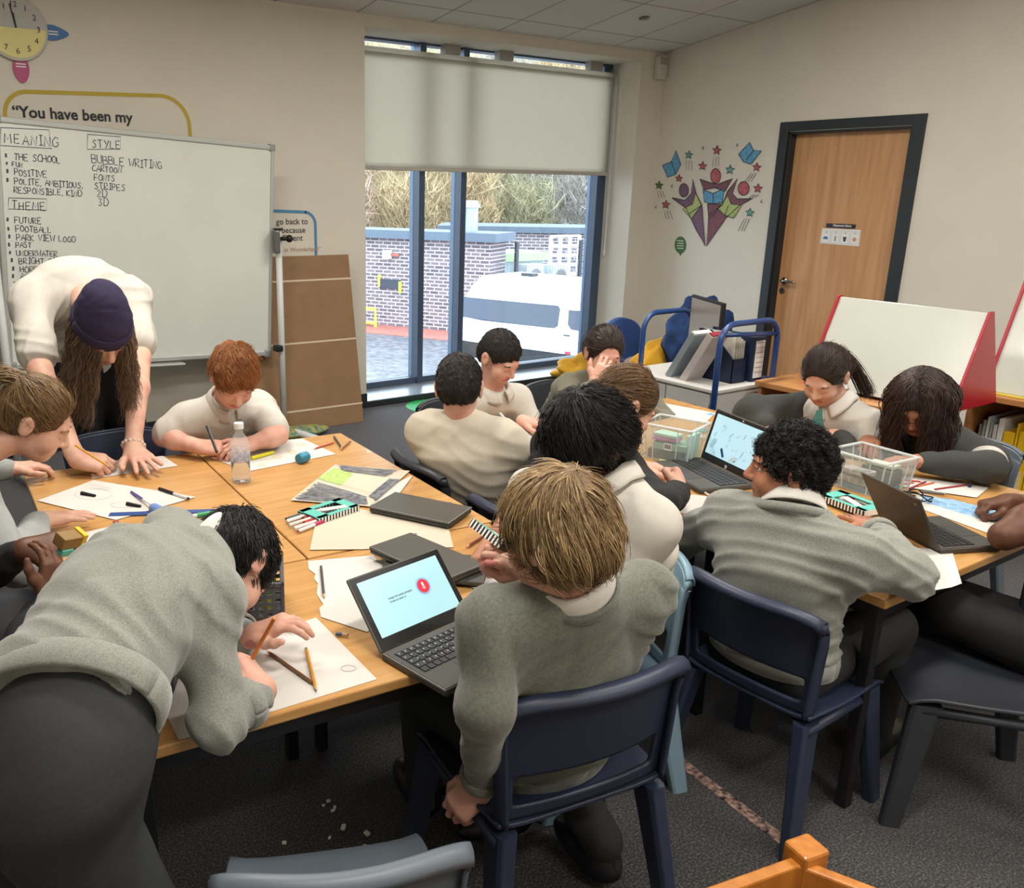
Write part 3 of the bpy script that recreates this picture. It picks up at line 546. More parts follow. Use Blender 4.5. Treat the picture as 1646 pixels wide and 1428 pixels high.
def pole(pf, pt):
    MB().tube([pf, pt], .021, 14).build('pole', mat('stand_white', '#cfd1cf', .4), wbd, smooth=True); MB().cyl(pt, pt+V(0, 0, .012), .03).build('pole_cap', m_skirt, wbd)
    MB().tube([pf+V(0, .0, .02), pf+V(.02, -.08, .015), pf+V(.08, -.33, .012)], .024, 10).tube([pf+V(0, 0, .02), pf+V(-.02, .28, .012)], .022, 10).build('foot', mat('stand_white', ''), wbd, smooth=True)
    for dy in (-.32, .27): MB().cyl(pf+V(.08 if dy < 0 else -.02, dy, .0), pf+V(.08 if dy < 0 else -.02, dy, 0), .01).lathe([(.001, -.02), (.028, -.018), (.028, .018), (.001, .02)], (pf[0]+(.08 if dy < 0 else -.02), pf[1]+dy, -.0), rotm(0, math.pi/2)).build('castor', m_skirt, wbd)
pole(pf, pt); pole(pf-V(dW[0], dW[1], 0)*(LW+.09), V(pt[0], pt[1], pt[2])-V(dW[0], dW[1], 0)*(LW+.09))
ph = aty(444, 384, pt[1]-.03); MB().box(ph+V(.0, 0, -.02), (.035, .05, .14)).build('clamp', mat('clamp_steel', '#6d6d6a', .4, metal=.5), wbd, bevel=.006)
MB().cyl(ph+V(.03, -.0, 0), ph+V(.075, -.01, 0), .012).sphere(ph+V(.085, -.01, 0), .024).build('clamp_knob', mat('near_black', ''), wbd, smooth=True)
ph = aty(447, 560, pt[1]-.02); MB().box(ph, (.05, .06, .04)).build('clamp', mat('near_black', ''), wbd, bevel=.006)
mb = MB(); RNDW = random.Random(3)
def onwb(px, py): r = ray(px, py); return C0+r*(((cW+nW*.0095-C0)@nW)/(r@nW))
def wline(txt, px, py, hpx, w=.0045, adv=.74):
    o = onwb(px, py); h = np.linalg.norm(onwb(px, py-hpx)-o); scrawl(mb, txt, o, dW, uW, h, w, RNDW, adv)
for L_ in (('MEANING', 7, 229, 16), ('STYLE', 148, 236, 12), ('* THE SCHOOL', 8, 256, 11), ('* FUN', 9, 267, 8), ('* POSITIVE', 10, 281, 10), ('* POLITE, AMBITIOUS,', 10, 295, 10), ('RESPONSIBLE, KIND', 22, 310, 10), ('THEME', 19, 336, 13), ('* FUTURE', 10, 358, 10), ('* FOOTBALL', 12, 372, 10), ('* PARK VIEW LOGO', 13, 386, 10), ('* PAST', 13, 398, 9), ('* UNDERWATER', 14, 411, 9), ('* BRIGHT COLOURS', 17, 424, 10), ('* HORRID H', 19, 438, 10), ('* ANIMA', 19, 449, 10), ('* DI', 22, 462, 10), ('* H', 24, 475, 10), ('* ', 25, 488, 10),
           ('BUBBLE WRITING', 147, 262, 13), ('CARTOON', 148, 275, 10), ('FONTS', 151, 290, 10), ('STRIPES', 152, 304, 11), ('2D', 156, 317, 12), ('3D', 158, 331, 12)):
    mb = MB(); wline(*L_, adv=.83 if L_[0] in ('MEANING', 'STYLE', 'THEME') else .72); mb.build('handwritten_line', m_pen, wbd)
def wbox(pts):
    mb = MB(); P = [onwb(*p)-cW for p in pts+pts[:1]]; ribbon(mb, [(p@dW, p@uW) for p in P], .0035, cW+nW*.0095, dW, uW); mb.build('drawn_box', m_pen, wbd)
wbox([(1, 205), (79, 209), (83, 239), (1, 234)]); wbox([(141, 216), (194, 220), (193, 240), (140, 240)]); wbox([(14, 318), (75, 320), (75, 338), (13, 336)])
# flat cardboard box leaning on the wall behind the stand
m_card = mat('brown_cardboard', '#8f6f50', .8, noise=.10, nscale=9); b0, b1 = atz(585, 678, 0), atz(585, 678, 0); by = b0[1]
cr = b0; cl_ = V(cr[0]-.80, cr[1]+.02, 0); tz = aty(558, 409, YW-.16); up = nrm(tz-cr); up = nrm(V(-.0, up[1], up[2])); hB = np.linalg.norm((tz-cr)@up); dX = nrm(cr-cl_); nB_ = np.cross(dX, up); RB_ = np.stack([dX, up, nB_], 1)
wB = .80; cB = cr-dX*wB/2+up*hB/2-nB_*.055*np.sign(nB_[1])*-1
if nB_[1] < 0: cB = cr-dX*wB/2+up*hB/2-nB_*.05
cbx = thing('cardboard_box', 'tall flat brown cardboard box leaning on the wall behind the stand', 'box', (cB[0], cB[1], 0))
MB().box(cB, (wB, hB, .10), RB_).build('carton', m_card, cbx, bevel=.004)
for t in (.115, .505, .86): MB().box(cB+up*hB*(t-.5), (wB+.004, .012, .104), RB_).build('strap', mat('pale_strap', '#d0bda5', .5), cbx)
for t in (.30, .44, .75, .83): MB().box(cB+up*hB*(t-.5)+dX*wB/2, (.003, .06, .03), RB_).build('tape_tab', mat('near_black', ''), cbx)
p = atz(488, 694, .03); rg = thing('patterned_bag', 'teal and yellow patterned bag lying on the carpet under the cardboard box', 'bag', (p[0], p[1], 0))
MB().sphere((p[0]-.05, p[1]-.0, .035), (.24, .10, .035), 24, 12).build('bag_cloth', mat('teal_pattern', '#2f6f78', .7, col2='#b3a84a', nscale=26), rg, smooth=True)
# ================================================================ TABLES
TZ = .64
m_oak = wood('light_oak_laminate', '#c99a5f', '#bb894e', (2, 26, 26), .3, .25); m_oakedge = mat('oak_edge', '#b5854c', .5); m_blk = mat('black_steel_tube', '#141417', .45)
def table(label, o, u, v, lu, lv, grp=None):
    u, v = nrm(u), nrm(v); c = o+u*lu/2+v*lv/2; R3 = np.stack([u, v, UZ], 1)
    t = thing('classroom_table', label, 'table', (c[0], c[1], 0), group=grp)
    MB().box((c[0], c[1], TZ-.0125), (lu-.003, lv-.003, .025), R3).build('tabletop', m_oak, t, bevel=.004)
    mb = MB()
    for s in (-1, 1): mb.box(c*V(1, 1, 0)+v*s*(lv/2-.045)+UZ*(TZ-.048), (lu-.1, .03, .045), R3); mb.box(c*V(1, 1, 0)+u*s*(lu/2-.045)+UZ*(TZ-.048), (.03, lv-.1, .045), R3)
    mb.build('frame', m_blk, t)
    for su in (-1, 1):
        for sv in (-1, 1):
            p = c*V(1, 1, 0)+u*su*(lu/2-.045)+v*sv*(lv/2-.045); MB().box(p+UZ*(TZ-.026)/2, (.032, .032, TZ-.028), R3).build('leg', m_blk, t, bevel=.003)
    return t
UL, VL = V(.9972, -.075, 0), V(.075, .9972, 0); JL = V(.957, 1.985, 0)
table('oak topped table under the long haired adult at the left back', JL-UL*.6, UL, VL, .598, 1.12)
table('oak topped table holding the water bottle and the lidded laptop by the gap', JL, UL, VL, .598, 1.12)
table('oak topped front table holding the open laptop with the pale blue screen', JL-UL*.62-VL*.655, UL, VL, 1.2, .65)
UR_, VR_ = V(.9997, .0, 0), V(.02, .9998, 0); JR = V(2.045, 1.0, 0)
table('oak topped table at the right with the laptop seen from behind', JR, UR_, VR_, 1.22, .6); table('oak topped middle table at the right under the laptop showing brushes', JR+VR_*.603, UR_, VR_, 1.22, .6)
table('oak topped far table at the right by the white drawer unit', JR+VR_*1.206, UR_, VR_, 1.22, .6)
# ================================================================ CHAIRS
CH = .655
def make_chair(label, m, grp=None):
    t = thing('school_chair', label, 'chair', group=grp); SZ = .36; nu, nv = 13, 13
    P = np.zeros((nu, nv, 3))
    for i in range(nu):
        for j in range(nv):
            s, r = -1+2*i/(nu-1), j/(nv-1); w = .185+.012*math.sin(r*3.1); P[i, j] = (s*w, -.175+.36*r, SZ-.012*(1-s*s)*math.sin(r*2.9)+.012*(abs(s)**6)-.022*max(0, (r-.8)/.2)**2)
    MB().grid(P).build('seat', m, t, smooth=True, local=True, solid=.010, bevel=.003)
    # backrest: one curved sheet with a hand slot above the seat
    nu, nv = 25, 21; v = np.zeros((nu, nv, 3)); keep = []
    for i in range(nu):
        for j in range(nv):
            s, r = -1+2*i/(nu-1), j/(nv-1); z = SZ+.012+(CH-SZ-.012)*r; w = .182+.018*r; x = s*w
            if r > .9: x *= 1-.03*(r-.9)/.1*abs(s)**4
            v[i, j] = (x, -.172-.055*r+.050*s*s*min(1, .3+r), z-(.022*abs(s)**5 if r > .85 else 0))
    f = []
    for i in range(nu-1):
        for j in range(nv-1):
            si = abs(-1+2*(i+.5)/(nu-1)); rj = (j+.5)/(nv-1)
            if .12 < rj < .33 and si < .80: continue
            f.append((i*nv+j, i*nv+j+1, (i+1)*nv+j+1, (i+1)*nv+j))
    mb = MB(); mb.add(v.reshape(-1, 3), f); mb.build('backrest', m, t, smooth=True, local=True, solid=.009, sub=1)
    # turned-over top lip and side ribs
    top = [(v[i, nv-1]+V(0, -.006, -.001)) for i in range(nu)]; mb = MB(); P = np.array([[p+V(0, .007, .003), p+V(0, .0, .007), p+V(0, -.014, .005), p+V(0, -.021, -.004), p+V(0, -.021, -.016)] for p in top]); mb.grid(P)
    mb.build('back_lip', m, t, smooth=True, local=True, solid=.005)
    for s in (-1, 1):
        e = np.array([v[0 if s < 0 else nu-1, j] for j in range(nv)])
        MB().grid(np.stack([e, e+V(-.006*s, -.012, 0), e+V(-.01*s, -.028, -.002)], 1)).build('side_rib', m, t, smooth=True, local=True, solid=.008)
        for sy, ya, yb_ in ((1, .14, .185), (-1, -.15, -.215)):
            a = V(s*.165, ya, SZ-.012); b = V(s*.205, yb_, .0); n = 9; Q = []
            for k in range(n):
                g = k/(n-1); p = a+(b-a)*g; wx, wy = .016+.004*(1-g), .036-.012*g; Q.append([p+V(dx*wx, dy*wy, 0) for dx, dy in ((-1, -.7), (-.7, -1), (.7, -1), (1, -.7), (1, .7), (.7, 1), (-.7, 1), (-1, .7), (-1, -.7))])
            mb = MB(); mb.grid(np.array(Q)); mb.add(Q[-1][:8], [tuple(range(8))]); mb.add(Q[0][:8], [tuple(range(7, -1, -1))]); mb.build('leg', m, t, smooth=False, local=True, bevel=.003)
        MB().tube([(s*.175, -.17, SZ-.03), (s*.178, 0, SZ-.028), (s*.172, .15, SZ-.03)], [.016, .013, .016], 8).build('side_rail', m, t, smooth=True, local=True)
    return t
m_navy = mat('navy_plastic', '#293147', .42, bump=.12, bscale=500); m_char = mat('charcoal_plastic', '#2b2e35', .45, bump=.12, bscale=500); m_lblue = mat('light_blue_plastic', '#7f9cae', .4); m_gblue = mat('grey_plastic', '#5b646e', .45)
protos = {}
def chair(label, m, x, y, th):
    if m.name not in protos: c = protos[m.name] = make_chair(label, m)
    else: c = copy_tree(protos[m.name]); c['label'] = label; c.scale = (1, 1, 1)
    c.location = (x, y, 0); c.rotation_euler = (0, 0, math.radians(th-90)); return c
chair('navy plastic chair under the blond boy in the front middle', m_navy, 1.165, 1.268, 82).scale = (1.12, 1.06, 1.06)
chair('navy plastic chair under the curly haired boy in the grey sweatshirt', m_navy, 1.99, 1.215, 2.5)
chair('navy plastic chair under the person cut off at the right edge', m_char, 2.40, .93, 131)
chair('empty grey plastic chair at the bottom edge of the picture', m_gblue, .577, 1.126, 67.7)
chair('light blue plastic chair behind the black haired boy in white', m_lblue, 1.60, 1.58, 166)
p = atz(185, 705, .635); chair('navy plastic chair pushed to the table in front of the standing adult', m_navy, p[0], p[1]-.19, -88)
chair('grey plastic chair under the ginger haired boy', m_gblue, 1.22, 3.34, -95)
chair('charcoal plastic chair behind the boy in the cream shirt', m_char, 1.87, 2.53, -6)
chair('charcoal plastic chair under the boy facing the camera', m_char, 2.33, 3.06, -92)
p = atz(893, 652, .55); chair('charcoal plastic chair under the girl with her hand on her face', m_char, 2.98, 3.10, -72)
chair('grey plastic chair under the girl wearing the green tie', m_gblue, 3.52, 2.02, 182)
chair('grey plastic chair under the girl with long loose dark hair', m_gblue, 3.56, 1.62, 178)
chair('navy plastic chair under the girl in the black top', m_navy, 1.84, 1.99, 4)
chair('charcoal plastic chair under the ponytailed girl at the left edge', m_char, .20, 2.62, 0)
# ================================================================ TROLLEY AND DRAWER UNIT
ZC = .62; pc = atz(1150, 628, ZC); CXF, CYF = pc[0], pc[1]; CXB = atz(1236, 617, ZC)[0]+.03; CYB = atz(1028, 596, ZC)[1]+.08
m_cab = mat('pale_grey_cabinet', '#b9b8b5', .5); m_blue = mat('blue_enamel_tube', '#1d3f77', .35, coat=.3)
cab = thing('drawer_unit', 'pale grey drawer unit standing inside the blue trolley', 'cabinet', ((CXF+CXB)/2, (CYF+CYB)/2, 0))
MB().span((CXF+.012, CYF, .092), (CXB, CYB, ZC-.02)).build('body', m_cab, cab, bevel=.003); MB().span((CXF-.008, CYF-.01, ZC-.02), (CXB+.005, CYB+.01, ZC)).build('top', mat('cabinet_top', '#c6c4c0', .45), cab, bevel=.004)
ym = (CYF+CYB)/2
for y0, y1 in ((CYF+.03, ym-.004), (ym+.004, CYB-.02)):
    for z0, z1 in ((.33, ZC-.03), (.10, .32)):
        d = MB().span((CXF-.004, y0, z0), (CXF+.014, y1, z1)).build('drawer', m_cab, cab, bevel=.003); yc = (y0+y1)/2; zh = z1-.075
        MB().tube([(CXF, yc-.06, zh), (CXF-.025, yc-.05, zh), (CXF-.03, yc, zh-.003), (CXF-.025, yc+.05, zh), (CXF, yc+.06, zh)], .008, 8).build('handle', mat('near_black', ''), d, smooth=True)
MB().span((CXF-.006, CYF+.006, .3), (CXF+.012, CYF+.022, ZC-.07)).build('lock_strip', mat('strip_steel', '#8d8e8d', .4, metal=.4), cab)
tro = thing('blue_trolley', 'blue tubular trolley with high hoop ends around the drawer unit', 'trolley', ((CXF+CXB)/2, (CYF+CYB)/2, 0))
def hoop(x0, x1, y, zt, r=.10, zb=.10):
    pts = [(x0, y, zb)]+[(x0+r-r*math.cos(t), y, zt-r+r*math.sin(t)) for t in np.linspace(0, math.pi/2, 7)]+[(x1-r+r*math.sin(t), y, zt-r+r*math.cos(t)) for t in np.linspace(0, math.pi/2, 7)]+[(x1, y, zb)]
    MB().tube(pts, .0155, 12).build('hoop', m_blue, tro, smooth=True)
yh = CYF-.05; hx0 = aty(1152, 600, yh)[0]; hx1 = aty(1247, 560, yh)[0]; hz = aty(1200, 519, yh)[2]; hoop(hx0, hx1, yh, hz)
yr = CYB+.04; rx0 = aty(1031, 570, yr)[0]; rx1 = rx0+(hx1-hx0)*.92; rz = aty(1080, 500, yr)[2]; hoop(rx0, rx1, yr, rz)
MB().span((hx0, yh, .06), (hx1, yr, .09)).build('deck', m_blue, tro, bevel=.006)
MB().tube([(hx0+.02, yh, hz-.05), (hx1, yh, hz-.075)], .012, 10).build('cross_bar', m_blue, tro, smooth=True)
for x in (hx0+.02, hx1-.02):
    for y in (yh+.03, yr-.03): MB().cyl((x-.012, y, .035), (x+.012, y, .035), .035).build('castor', m_skirt, tro)
# things standing on the drawer unit
def leaner(name, label, cat, p0, th, h, dep, lean, mcov, medge=None, extra=None):
    "a file or book box: thin along y, tall, leaning towards -y by angle lean about x"
    t = thing(name, label, cat, p0); Rr = rotm(-lean, 0, 0); c = np.array(p0)+Rr@V(dep/2, 0, h/2)
    MB().box(c, (dep, th, h), Rr).build('cover', mcov, t, bevel=.003)
    if medge: MB().box(c+Rr@V(.004, 0, .004), (dep+.004, th-.012, h+.004), Rr).build('pages', medge, t)
    return t, c, Rr
m_gfile = mat('grey_file_board', '#7f8a90', .5); m_pages = mat('paper_edges', '#d9d5cc', .8)
y1 = atz(1068, 606, ZC); leaner('magazine_file', 'grey folder leaning on the drawer unit, left of the red edged book', 'folder', (y1[0]+.02, y1[1], ZC), .038, .30, .13, math.radians(-30), m_gfile, m_pages)
y2 = atz(1094, 612, ZC); leaner('ring_binder', 'red edged book leaning beside the grey folder on the drawer unit', 'book', (y2[0]+.01, y2[1]-.0, ZC), .042, .31, .13, math.radians(-30), mat('pale_binder', '#b3aca8', .4), mat('red_cover', '#8e2f3a', .5))
# monitor seen from the side
pm = atz(1140, 606, ZC); mon = thing('computer_monitor', 'black computer monitor seen edge on among the folders', 'monitor', (pm[0]+.1, pm[1]+.02, ZC))
zt1 = atx(1135, 472, CXF+.30)[2]; bx = pm[0]+.10; by_ = pm[1]+.05
pa, pb_ = aty(1163, 505, by_-.05), aty(1135, 474, by_+.17); dm = nrm((pb_-pa)*V(1, 1, 0)); zm0, zm1 = ZC+.08, (pa[2]+pb_[2])/2+.02; nm = V(dm[1], -dm[0], 0)
Lm = .42; RM = np.stack([dm, UZ, np.cross(dm, UZ)], 1); cm = pa*V(1, 1, 0)+dm*Lm/2+UZ*((zm0+zm1)/2)
MB().box(cm, (Lm, zm1-zm0, .025), RM).build('casing', mat('near_black', ''), mon, bevel=.004); MB().box(cm-np.cross(dm, UZ)*.0, (Lm-.03, zm1-zm0-.03, .027), RM).build('screen', mat('dull_screen', '#8d8378', .25), mon)
MB().cyl((cm[0], cm[1]+.0, ZC+.01), (cm[0], cm[1], zm0+.08), .02).lathe([(.001, 0), (.12, 0), (.12, .012), (.03, .022), (.001, .022)], (cm[0], cm[1], ZC)).build('stand', mat('near_black', ''), mon)
# cardboard archive box file with white spine label
pf2 = atz(1218, 612, ZC); q2 = aty(1235, 540, pf2[1]); zt2 = q2[2]
o = thing('box_file', 'navy box file with a lined white spine label at the trolley end', 'box file', (pf2[0], pf2[1]+.1, ZC)); x0 = atz(1203, 614, ZC)[0]; x1 = pf2[0]+.02
MB().span((x0, pf2[1]-.005, ZC), (x1+.005, pf2[1]+.24, zt2)).build('case', mat('navy_board', '#15233f', .5), o, bevel=.002); MB().span((x0+.015, pf2[1]-.008, ZC+.02), (x1-.005, pf2[1]-.005, zt2-.02)).build('spine_label', m_wht, o)
mb = MB()
for k in range(9): mb.span((x0+.02, pf2[1]-.0095, ZC+.05+k*.027), (x1-.01, pf2[1]-.008, ZC+.0515+k*.027))
mb.build('ruled_lines', m_skirt, o)
o = thing('magazine_file', 'navy slant cut magazine file with loose papers inside the trolley', 'magazine file', (x0-.1, pf2[1]+.1, ZC))
mb = MB()
for xx in (x0-.13, x0-.018): mb.prism([(0, 0), (.24, 0), (.24, .27), (.16, .27), (0, .13)], V(xx, pf2[1]+.02, ZC), V(0, 1, 0), UZ, .004)
mb.span((x0-.13, pf2[1]+.02, ZC), (x0-.014, pf2[1]+.024, ZC+.13)).span((x0-.13, pf2[1]+.02, ZC), (x0-.014, pf2[1]+.26, ZC+.004)); mb.build('case', mat('navy_board', ''), o)
mb = MB()
for k in range(5): mb.span((x0-.115+k*.02, pf2[1]+.03, ZC+.005), (x0-.112+k*.02, pf2[1]+.24, ZC+.27-.012*k))
mb.build('papers', m_pages, o)
pk = atz(1125, 606, ZC); o = thing('desk_gadget', 'black desk gadget with a yellow cord at the foot of the monitor', 'gadget', (pk[0]+.02, pk[1], ZC)); MB().box((pk[0]+.03, pk[1]-.03, ZC+.03), (.07, .06, .055), rotm(0, .2, .3)).build('body', mat('near_black', ''), o, bevel=.008)
MB().tube([pk+V(.03, -.02, .05), pk+V(.06, .03, .12), pk+V(.08, .06, .04)], .006, 6).build('cord', mat('cord_yellow', '#c9a93c', .5), o, smooth=True)
# blue coats and bags in the corner
def blob(name, label, cat, c, r, m, seed, kind_n=3, amp=.12, parts='cloth', R3=None):
    t = thing(name, label, cat, (c[0], c[1], c[2]-r[2])); rr = np.random.default_rng(seed); S = MB(); S.sphere((0, 0, 0), 1, 40, 28); v = S.v[0]
    ph = rr.uniform(0, 6, (6, 3)); fr_ = rr.uniform(2, 7, (6, 3)); k = sum(np.sin(v*fr_[i]+ph[i]).prod(1) for i in range(6))
    k2 = np.abs(np.sin(v[:, 0]*9+2*np.sin(v[:, 2]*5+seed)))**.5; v = v*(1+amp*k[:, None]*.6-amp*.5*k2[:, None]); v = v*np.array(r)
    if R3 is not None: v = v@np.asarray(R3).T
    v = v+np.array(c); v[:, 2] = np.maximum(v[:, 2], c[2]-r[2]); S.v[0] = v; S.build(parts, m, t, smooth=True); return t
m_denim = mat('deep_blue_cloth', '#1a3f78', .8, noise=.6, nscale=9); m_yel = mat('yellow_cloth', '#eab030', .7, noise=.2, nscale=8)
p = atz(905, 618, .0); t = blob('yellow_bag', 'yellow fabric bag heaped on the carpet by the window ledge', 'bag', (p[0]+.12, p[1]-.12, .13), (.30, .17, .15), m_yel, 4, amp=.2)
p = atz(965, 585, .25); bp = thing('blue_backpack', 'blue backpack with pale print propped in the window corner', 'backpack', (5.25, 5.0, 0))
ct = aty(975, 512, 5.0); cb2 = aty(1015, 600, 5.0); S = MB(); S.sphere((0, 0, 0), 1, 36, 24); v = S.v[0]; v = np.sign(v)*np.abs(v)**.75*V(.24, .13, .44); Rb = rotm(0, math.radians(14), 0); v = v@Rb.T+V(ct[0]+.12, 5.0, ct[2]-.44); v[:, 2] = np.maximum(v[:, 2], .0); S.v[0] = v
S.build('bag', mat('blue_print_cloth', '#183a75', .7, col2='#1f4584', nscale=4), bp, smooth=True)
MB().sphere((ct[0]+.18, 4.865, ct[2]-.5), (.15, .05, .2), 24, 16).build('front_pocket', mat('floral_pocket', '#2a55a0', .7, col2='#c7b4b4', nscale=9), bp, smooth=True)
MB().tube([V(ct[0]+.04, 4.9, ct[2]-.05), V(ct[0]-.06, 4.86, ct[2]-.2), V(ct[0]-.05, 4.88, ct[2]-.55), V(ct[0]+.05, 4.9, ct[2]-.75)], .022, 8, flat=.5).build('strap', m_denim, bp, smooth=True)
p = aty(1105, 535, 4.35); blob('blue_coat', 'deep blue coat hung in a heap behind the blue trolley', 'coat', (p[0]+.12, 4.35, p[2]-.05), (.30, .20, .32), m_denim, 9, amp=.16)
p2 = bpy.data.objects['blue_coat']; MB().cyl((p[0]+.12, 4.45, 0), (p[0]+.12, 4.45, p[2]-.2), .03).lathe([(.001, 0), (.2, 0), (.2, .02), (.001, .03)], (p[0]+.12, 4.45, 0)).build('coat_stand_pole', m_blue, p2)
p = aty(1055, 588, 4.5); blob('yellow_cloth', 'small yellow cloth lying beyond the drawer unit by the wall', 'cloth', (p[0]+.1, 4.55, .26), (.34, .10, .26), m_yel, 12, amp=.15)
p = atz(1262, 632, .5); MB().span((p[0]-.1, p[1]+.1, 0), (p[0]+.25, p[1]+.5, .52)).build('navy_box', mat('navy_board', ''), bevel=.006); tag(bpy.data.objects['navy_box'], 'navy storage box standing between the trolley and the oak door', 'box')
# ================================================================ BOOKCASES AND RED EASEL BOARDS
m_pine = wood('warm_beech', '#b98352', '#a8723f', (14, 2, 14), .45, .1)
def bookcase(label, x, y0, y1, z, dep):
    t = thing('low_bookcase', label, 'bookcase', (x+dep/2, (y0+y1)/2, 0)); MB().span((x-.02, y0-.01, z-.03), (x+dep, y1+.01, z)).build('top', m_pine, t, bevel=.004)
    MB().span((x, y0, 0), (x+dep, y0+.022, z-.03)).span((x, y1-.022, 0), (x+dep, y1, z-.03)).span((x+dep-.012, y0, 0), (x+dep, y1, z-.03)).span((x, y0, .04), (x+dep, y1, .06)).build('carcass', m_pine, t); return t
ZB = .66; pA = atz(1405, 650, ZB); bookcase('low beech bookcase under the red easel board behind the tie girl', pA[0], 2.02, 2.78, ZB, .52)
pB = atz(1563, 628, .70); bookcase('low beech bookcase full of yellow and grey folders at the right edge', pB[0]-.02, .95, pB[1], .70, .45)
yy = pB[1]-.05; k = 0
FCOL = [('grey_folder', '#8b8d8e', 'grey'), ('pale_folder', '#b5b6b2', 'pale grey'), ('white_folder', '#cfcfca', 'white'), ('yellow_folder', '#d9b01a', 'yellow')]
seq = [0, 0, 1, 0, 1, 2, 3, 3, 3, 3, 3, 1, 3, 3]; ordn = ['outermost left', 'second', 'third', 'fourth', 'fifth', 'sixth', 'seventh', 'eighth', 'ninth', 'tenth', 'eleventh', 'twelfth', 'thirteenth', 'last']
for i, q in enumerate(seq):
    w = [.012, .015, .014, .013, .018, .026, .05, .012, .055, .05, .05, .03, .05, .05][i]; nm_, c, l_ = FCOL[q]; h = .50+R_.uniform(-.03, .03)
    o = thing('folder', f'{l_} folder standing in the right bookcase, {ordn[i]} from its left end', 'folder', (pB[0]+.14, yy-w/2, .06), group='folders in the bookcase')
    MB().span((pB[0]+.02, yy-w, .06), (pB[0]+.30, yy-.002, .06+h)).build('cover', mat(nm_, c, .45), o, bevel=.003)
    if q == 3 and w > .04: MB().span((pB[0]+.018, yy-w+.01, .2), (pB[0]+.02, yy-.012, .36)).build('spine_label', mat('spine_tan', '#c9b48e', .6), o); MB().lathe([(.001, 0), (.012, 0), (.012, .003), (.001, .003)], (pB[0]+.019, yy-w/2, .13), rotm(0, -math.pi/2)).build('finger_ring', mat('near_black', ''), o)
    yy -= w+.002
m_red = mat('red_plastic_side', '#a31026', .4, coat=.2); m_eb = mat('easel_white', '#bdbfb6', .25, coat=.3, noise=.05, nscale=3)
def easel(label, xa, y0, y1, za, zb, spread):
    t = thing('easel_board', label, 'easel board', (xa, (y0+y1)/2, zb))
    for s in (-1, 1):
        R3 = np.stack([V(0, 1, 0), nrm(V(-s*spread, 0, za-zb)), np.cross(V(0, 1, 0), nrm(V(-s*spread, 0, za-zb)))], 1); L = math.hypot(spread, za-zb)
        MB().box(((xa+s*spread/2)+.0, (y0+y1)/2, (za+zb)/2), (y1-y0-.01, L, .012), R3).build('panel', m_eb, t, bevel=.002)
    for y in (y0, y1): MB().prism([(-spread-.02, 0), (spread+.02, 0), (.018, za-zb+.01), (-.018, za-zb+.01)], V(xa, y+.006, zb), V(1, 0, 0), UZ, .014).build('red_side', m_red, t, bevel=.004)
XE = pA[0]+.27; a, b = atx(1350, 478, XE), atx(1593, 504, XE); easel('white A shaped easel board with red ends on the bookcase behind the girls', XE, b[1], a[1], (a[2]+b[2])/2, ZB+.015, .185)
XE2 = pB[0]+.24; a = atx(1646, 455, XE2); b = atx(1646, 455, XE2); easel('second red ended easel board cut off at the right edge', XE2, 1.02, atx(1640, 470, XE2)[1]-.02, a[2]+.02, .705, .20)
pr = atz(1600, 636, .705); MB().box((pB[0]+.02, pr[1]-.2, .7035), (.04, .60, .005)).build('yellow_ruler', mat('ruler_yellow', '#cdb43a', .4)); tag(bpy.data.objects['yellow_ruler'], 'long yellow ruler lying on the right bookcase front edge', 'ruler')
# ================================================================ FLOOR BITS
a, b = atz(1078, 1213, 0), atz(1285, 1372, 0); d = nrm(b-a); n = V(-d[1], d[0], 0)*.018
def tapemat():
    return mat('floral_tape_cloth', '#b8958a', .6, col2='#121214', nscale=62)
MB().add([a+n, a-n, b-n, b+n, a+n+UZ*.0015, a-n+UZ*.0015, b-n+UZ*.0015, b+n+UZ*.0015], [(4, 5, 6, 7), (0, 1, 5, 4), (1, 2, 6, 5), (2, 3, 7, 6), (3, 0, 4, 7), (3, 2, 1, 0)]).build('floral_tape', tapemat()); tag(bpy.data.objects['floral_tape'], 'strip of black floral tape stuck along the carpet', 'tape')
a, b = atz(826, 627, 0), atz(884, 650, 0); d = nrm(b-a); n = V(-d[1], d[0], 0)*.012
MB().add([a+n+UZ*.001, a-n+UZ*.001, b-n+UZ*.001, b+n+UZ*.001], [(0, 1, 2, 3)]).build('white_floor_tape', m_wht); tag(bpy.data.objects['white_floor_tape'], 'thin white tape line on the carpet near the window', 'tape')
p = atz(690, 655, 0); MB().lathe([(.001, .003), (.23, .003), (.23, 0), (.001, 0)], (p[0]+.06, p[1]-.0, .0), seg=40).build('green_floor_spot', mat('bright_green_vinyl', '#37c46c', .5)); tag(bpy.data.objects['green_floor_spot'], 'bright green round spot on the carpet by the window', 'floor spot')
# paper crumbs on the carpet
for i, (px, py, s) in enumerate(((528, 1290, 4), (538, 1300, 4), (520, 1297, 3), (535, 1305, 4), (552, 1332, 6), (590, 1342, 6), (457, 1357, 4), (530, 1349, 3), (587, 1362, 4))):
    p = atz(px, py, 0); r = s*.0012; MB().box((p[0], p[1], .004), (r*2.2, r*1.6, .006), rotm(.3, .2, i)).build('paper_scrap', m_wht, bevel=.001)
for o in [o for o in COL.objects if o.name.startswith('paper_scrap')]: tag(o, 'tiny white paper scrap dropped on the dark carpet under the front table', 'paper scrap', 'paper scraps on the carpet')
